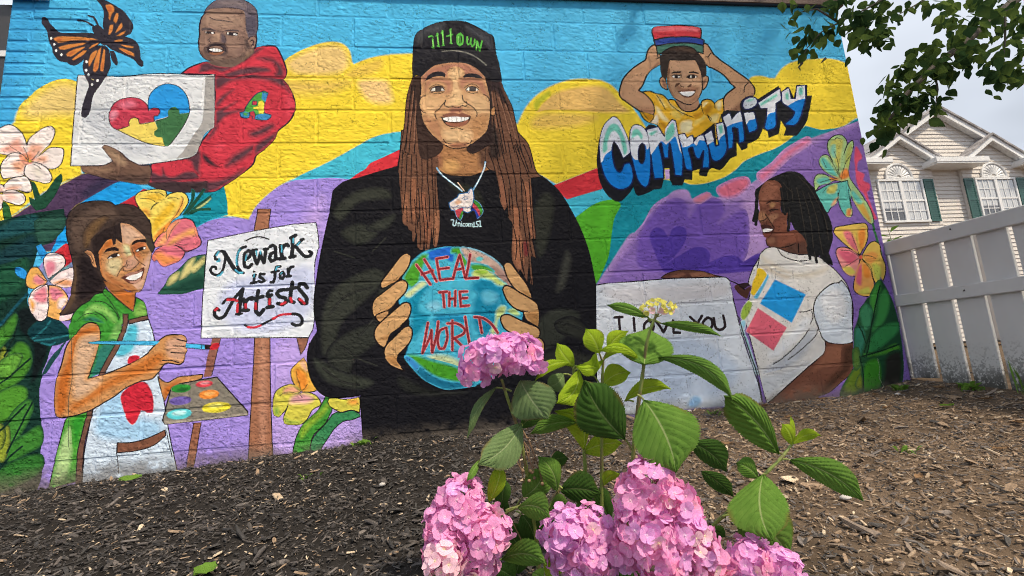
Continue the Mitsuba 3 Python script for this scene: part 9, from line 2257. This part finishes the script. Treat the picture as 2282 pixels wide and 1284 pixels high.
LEAF = [mikit.ply(tree_leaf(L, w, s), 'tree_leaf', smooth=True) for L, w, s in ((0.062, 0.024, 1), (0.052, 0.022, 2), (0.07, 0.025, 3))]
anchors = np.array([[float(q) for q in a.split(',')] for a in """1.692,1.668,1.972
1.733,1.606,2.010
1.727,1.609,2.001
1.567,1.648,1.976
1.474,1.613,1.983
1.493,1.602,1.903
1.596,1.561,1.952
1.687,1.581,1.963
1.572,1.650,1.926
1.727,1.673,2.047
1.711,1.599,1.969
1.490,1.581,1.965
1.514,1.578,1.907
1.648,1.600,1.963
1.685,1.599,1.946
1.566,1.582,1.899
1.519,1.651,1.798
1.756,1.663,1.915
1.605,1.653,1.875
1.719,1.664,1.930
1.603,1.670,1.791
1.619,1.723,1.873
1.626,1.657,1.899
1.686,1.632,1.843
1.730,1.661,1.924
1.683,1.626,1.897
1.536,1.641,1.781
1.650,1.679,1.874
1.617,1.633,1.870
1.637,1.627,1.831
1.635,1.694,1.834
1.709,1.666,1.886
1.620,1.687,1.880
1.726,1.695,1.922
1.600,1.589,1.786
1.663,1.663,1.903
1.936,1.676,1.900
2.042,1.648,1.984
1.962,1.734,1.941
2.016,1.697,2.067
2.031,1.685,1.931
1.910,1.613,1.881
1.983,1.666,1.903
1.881,1.526,1.941
1.813,1.568,1.845
1.833,1.518,1.807
1.779,1.515,1.886
1.717,1.559,1.903
1.812,1.616,2.017
1.897,1.658,1.929
1.740,1.541,1.870
1.874,1.504,1.850
1.960,1.623,2.016
1.985,1.746,2.013
2.098,1.690,2.006
1.851,1.535,1.876
2.067,1.737,2.011
1.725,1.526,1.758
1.821,1.672,1.949
1.903,1.739,1.993
1.798,1.565,1.888
1.859,1.583,1.908
1.743,1.545,1.859
1.888,1.574,1.895
1.929,1.556,1.923
1.839,1.633,1.908
2.022,1.685,1.958
1.805,1.597,1.893
1.838,1.628,1.921
1.890,1.663,1.904
1.760,1.625,1.977
2.006,1.677,2.084
1.945,1.683,1.960
2.067,1.722,2.017
1.972,1.713,2.028
1.908,1.711,2.046
1.907,1.570,1.894
1.815,1.652,1.951
1.813,1.541,1.888
1.811,1.533,1.782
1.857,1.512,1.796
1.944,1.751,2.001
1.916,1.561,1.951
2.071,1.630,2.013
1.920,1.650,2.023
1.744,1.602,1.987
1.804,1.646,2.040
1.751,1.594,1.911
2.064,1.729,2.022
1.929,1.665,2.061
1.805,1.646,1.913
1.963,1.629,1.984
1.838,1.649,1.890
1.767,1.601,1.960
2.045,1.661,2.034
2.008,1.650,2.044
1.957,1.654,1.897
1.920,1.645,1.879
1.950,1.608,1.870
1.812,1.572,1.827
1.867,1.578,1.821
1.880,1.592,1.784
1.948,1.609,1.829
1.860,1.586,1.786
1.988,1.634,1.855
1.923,1.583,1.798
1.799,1.540,1.814
1.787,1.587,1.823
1.889,1.548,1.818
1.790,1.565,1.828
1.735,1.530,1.765
2.029,1.660,1.889
1.895,1.595,1.801
1.932,1.622,1.864
1.853,1.543,1.812
1.709,1.538,1.796
2.290,1.507,1.838
2.373,1.625,1.759
2.298,1.584,1.934
2.537,1.485,1.692
2.358,1.516,1.959
2.514,1.447,1.712
2.378,1.656,2.074
1.937,1.374,1.741
2.197,1.418,1.858
2.089,1.361,1.711
2.165,1.506,1.754
2.289,1.432,1.865
2.778,1.629,1.828
2.427,1.545,1.801
2.426,1.616,1.799
2.540,1.472,1.818
2.308,1.358,1.746
2.427,1.601,2.019
2.312,1.369,1.722
1.966,1.384,1.750
2.198,1.442,1.678
2.051,1.454,1.830
2.272,1.478,1.899
2.304,1.568,1.706
2.708,1.601,1.781
2.579,1.625,1.888
2.563,1.623,1.666
2.644,1.605,1.950
2.089,1.357,1.773
2.302,1.587,1.927
2.409,1.598,2.026
2.157,1.338,1.797
2.373,1.659,1.949
2.424,1.414,1.648
2.246,1.459,1.777
2.289,1.379,1.576
2.502,1.573,1.960
2.411,1.422,1.846
2.530,1.476,1.759
2.569,1.696,1.799
2.594,1.600,2.018
2.592,1.663,2.097
2.204,1.434,1.812
2.152,1.492,1.722
2.409,1.443,1.816
2.594,1.567,1.671
2.502,1.620,2.014
2.193,1.382,1.834
2.739,1.584,1.966
2.470,1.671,1.816
2.355,1.491,1.632
2.354,1.461,1.852
2.268,1.517,1.817
2.739,1.671,1.950
2.624,1.599,1.663
2.616,1.619,1.844
2.395,1.598,1.798
2.153,1.363,1.723
2.521,1.609,1.738
2.037,1.397,1.588
2.747,1.678,1.833
2.753,1.630,1.789
2.317,1.416,1.648
2.229,1.454,1.566
2.533,1.464,1.716
2.620,1.566,1.646
2.420,1.570,1.982
2.322,1.489,1.663
2.445,1.419,1.808
2.459,1.682,1.852
2.252,1.343,1.731
2.602,1.672,1.755
2.437,1.480,1.777
2.269,1.476,1.579
2.502,1.704,1.877
2.252,1.392,1.789
2.516,1.593,1.774
2.477,1.479,1.922
2.418,1.470,1.556
2.781,1.660,1.832
2.302,1.367,1.659
2.020,1.377,1.778
2.648,1.636,1.735
2.721,1.698,1.734
2.202,1.405,1.505
2.039,1.415,1.848
2.404,1.590,1.848
2.437,1.452,1.888
2.183,1.381,1.705
2.518,1.573,1.874
2.374,1.452,1.634
2.514,1.692,1.809
2.315,1.516,1.855
2.501,1.557,1.687
2.453,1.644,1.948
2.342,1.467,1.912
2.022,1.396,1.605
2.253,1.502,1.921
2.533,1.461,1.715
2.190,1.492,1.764
2.231,1.399,1.845
2.581,1.485,1.775
2.398,1.690,2.010
2.208,1.359,1.639
2.278,1.522,1.662
2.487,1.593,1.666
2.176,1.326,1.783
2.713,1.632,1.910
2.449,1.489,1.586
2.837,1.647,1.774
2.318,1.502,1.852
2.069,1.412,1.618
1.996,1.388,1.675
2.278,1.321,1.723
2.576,1.568,1.626
2.409,1.672,2.014
2.100,1.453,1.742
2.649,1.596,1.897
2.351,1.369,1.578
2.299,1.514,1.821
2.122,1.457,1.691
2.187,1.406,1.592
2.092,1.364,1.568
2.502,1.505,1.799
2.173,1.380,1.550
2.314,1.456,1.905
2.352,1.584,1.846
2.592,1.503,1.819
2.716,1.696,1.727
2.408,1.372,1.732
2.356,1.550,1.701
2.442,1.652,1.859
2.194,1.531,1.839
2.380,1.486,1.865
2.086,1.466,1.886
2.405,1.620,1.952
2.675,1.608,1.956
2.502,1.554,1.851
2.443,1.652,1.987
1.993,1.363,1.772
2.205,1.345,1.608
2.113,1.384,1.523
2.539,1.570,1.983
2.267,1.427,1.655
2.160,1.504,1.931
2.556,1.616,1.688
2.687,1.568,1.984
2.000,1.350,1.702
2.721,1.649,1.879
2.205,1.406,1.811
2.088,1.605,1.608
2.048,1.556,1.552
1.978,1.491,1.436
1.994,1.577,1.632
2.226,1.616,1.689
2.067,1.442,1.603
2.100,1.655,1.738
2.023,1.609,1.607
2.042,1.445,1.591
2.142,1.591,1.522
2.095,1.625,1.616
1.929,1.523,1.622
2.276,1.633,1.705
2.051,1.518,1.724
1.971,1.452,1.610
2.211,1.689,1.552
2.148,1.603,1.792
2.014,1.499,1.597
2.060,1.564,1.461
2.087,1.673,1.693
2.154,1.672,1.649
2.009,1.589,1.531
2.067,1.601,1.502
2.151,1.606,1.729
2.058,1.630,1.678
2.018,1.465,1.672
2.010,1.467,1.479
2.161,1.653,1.642
1.823,1.487,1.500
2.058,1.509,1.666
1.788,1.496,1.499
2.203,1.561,1.679
2.245,1.642,1.683
2.175,1.491,1.645
2.191,1.672,1.730
2.004,1.645,1.622
2.362,1.614,1.729
2.243,1.629,1.698
2.215,1.598,1.705
2.106,1.597,1.572
2.185,1.528,1.715
1.973,1.469,1.679
2.013,1.624,1.547
1.941,1.506,1.531
2.208,1.615,1.630
2.011,1.509,1.604
2.193,1.566,1.669
2.231,1.590,1.661
2.053,1.422,1.635
2.036,1.572,1.523
2.150,1.599,1.530
2.118,1.606,1.723
2.175,1.654,1.809
1.904,1.443,1.564
2.111,1.622,1.568
2.086,1.609,1.597
1.999,1.504,1.682
2.056,1.644,1.612
2.056,1.656,1.673
1.996,1.463,1.594
2.190,1.662,1.526
1.870,1.486,1.428
1.978,1.645,1.641
2.043,1.564,1.518
2.065,1.523,1.705
1.959,1.513,1.478
1.857,1.479,1.458
2.141,1.582,1.734
2.186,1.588,1.785
2.150,1.639,1.740
2.238,1.580,1.702
2.033,1.685,1.654
2.132,1.532,1.759
1.949,1.474,1.575
1.856,1.462,1.564
2.071,1.489,1.654
2.097,1.435,1.599
1.947,1.571,1.563
1.989,1.564,1.557
1.978,1.586,1.525
2.120,1.649,1.679
2.148,1.591,1.659
2.091,1.532,1.631
2.170,1.501,1.645
2.003,1.481,1.534
1.902,1.462,1.474
2.039,1.687,1.614
2.172,1.580,1.710
2.260,1.636,1.671
2.197,1.522,1.704
1.881,1.479,1.519
2.314,1.603,1.699
2.179,1.703,1.588
1.995,1.642,1.588
1.954,1.471,1.628
1.911,1.620,1.509
1.885,1.605,1.414
1.860,1.627,1.454
1.951,1.566,1.464
2.029,1.662,1.559
1.766,1.539,1.396
1.978,1.581,1.494
1.792,1.602,1.326
1.824,1.623,1.399
1.838,1.577,1.408
1.821,1.526,1.481
1.934,1.685,1.521
1.831,1.578,1.450
1.915,1.534,1.447
1.806,1.554,1.474
1.797,1.573,1.369
2.045,1.661,1.477
1.822,1.543,1.394
1.969,1.590,1.469
1.879,1.632,1.443
1.908,1.560,1.458
1.930,1.635,1.434
1.850,1.529,1.466
1.820,1.522,1.439
1.836,1.584,1.509
1.895,1.639,1.414
1.840,1.618,1.355
1.846,1.610,1.449
1.861,1.660,1.432
1.957,1.654,1.460
1.990,1.626,1.495
1.898,1.634,1.430
1.988,1.610,1.509
1.976,1.588,1.497
2.068,1.670,1.488
1.991,1.692,1.476
1.951,1.696,1.441
1.830,1.654,1.403
1.945,1.644,1.436
1.871,1.627,1.389
1.919,1.623,1.414
1.777,1.536,1.401
1.786,1.594,1.335
1.807,1.581,1.354
1.843,1.580,1.483
1.836,1.568,1.478
1.867,1.540,1.408
1.849,1.539,1.456
2.423,1.506,1.608
2.527,1.581,1.619
2.501,1.575,1.595
2.478,1.598,1.593
2.294,1.458,1.553
2.362,1.521,1.578
2.450,1.568,1.632
2.246,1.469,1.549
2.450,1.552,1.600
2.384,1.503,1.565
2.203,1.456,1.541
2.352,1.480,1.566
2.283,1.485,1.554
2.341,1.453,1.534
2.453,1.556,1.625
2.350,1.451,1.516
2.394,1.548,1.566
2.231,1.460,1.560
2.101,1.620,1.782
2.127,1.629,1.745
1.986,1.646,1.658
1.908,1.526,1.646
2.118,1.601,1.796
1.868,1.557,1.600
1.977,1.539,1.703
1.938,1.519,1.652
1.972,1.549,1.668
2.092,1.632,1.768
2.059,1.620,1.740
1.836,1.555,1.549
1.910,1.549,1.637
1.822,1.540,1.558
2.089,1.599,1.983
2.158,1.548,1.974
1.963,1.501,1.889
2.183,1.602,2.019
2.029,1.505,1.918
1.994,1.471,1.897""".split('\n')])
r = np.random.default_rng(55)
anchors = np.vstack([anchors, anchors + r.normal(0, 0.022, anchors.shape)])
order = r.permutation(len(anchors))
extra_v, extra_f, eo = [], [], 0
for rank, i in enumerate(order):
    a = anchors[i]
    M_ = T().translate(a.tolist()).rotate([0, 0, 1], float(r.uniform(0, 360))).rotate([1, 0, 0], float(r.normal(15, 30))).rotate([0, 1, 0], float(r.normal(0, 25))).scale(float(r.uniform(0.55, 0.92)))
    if rank < 290:
        scene[number(f'{TR}__leaf')] = {**LEAF[rank % 3], 'to_world': M_}
    else:
        v, f = tree_leaf(0.06, 0.023, rank)
        G = np.array(M_.matrix)
        extra_v.append(v @ G[:3, :3].T + G[:3, 3])
        extra_f.append(f + eo)
        eo += len(v)
# the rest of the crown: the leaves past the frame's top and right edge
n = 6500
c = np.column_stack([r.uniform(1.3, 6.2, n), r.uniform(-0.15, 2.35, n), r.uniform(3.02, 4.8, n)])
c = c[(meshkit.fbm(c * 1.6 + 7, 3) > 0.45)]
for a in c:
    v, f = tree_leaf(0.075, 0.03, 1)
    e = r.normal(0, 0.5, 3)
    u = np.array([math.cos(a[0] * 99), math.sin(a[0] * 99), e[0]])
    u /= np.linalg.norm(u)
    w = np.cross(u, [e[1], e[2], 1])
    w /= np.linalg.norm(w)
    extra_v.append(v @ np.column_stack([u, w, np.cross(u, w)]).T + a)
    extra_f.append(f + eo)
    eo += len(v)
scene[f'{TR}__crown'] = mikit.ply((np.vstack(extra_v), np.vstack([np.vstack([f[:, [0, 1, 2]], f[:, [0, 2, 3]]]) for f in extra_f])), 'tree_leaf', smooth=True)
tag(f'{TR}__crown', kind='stuff')
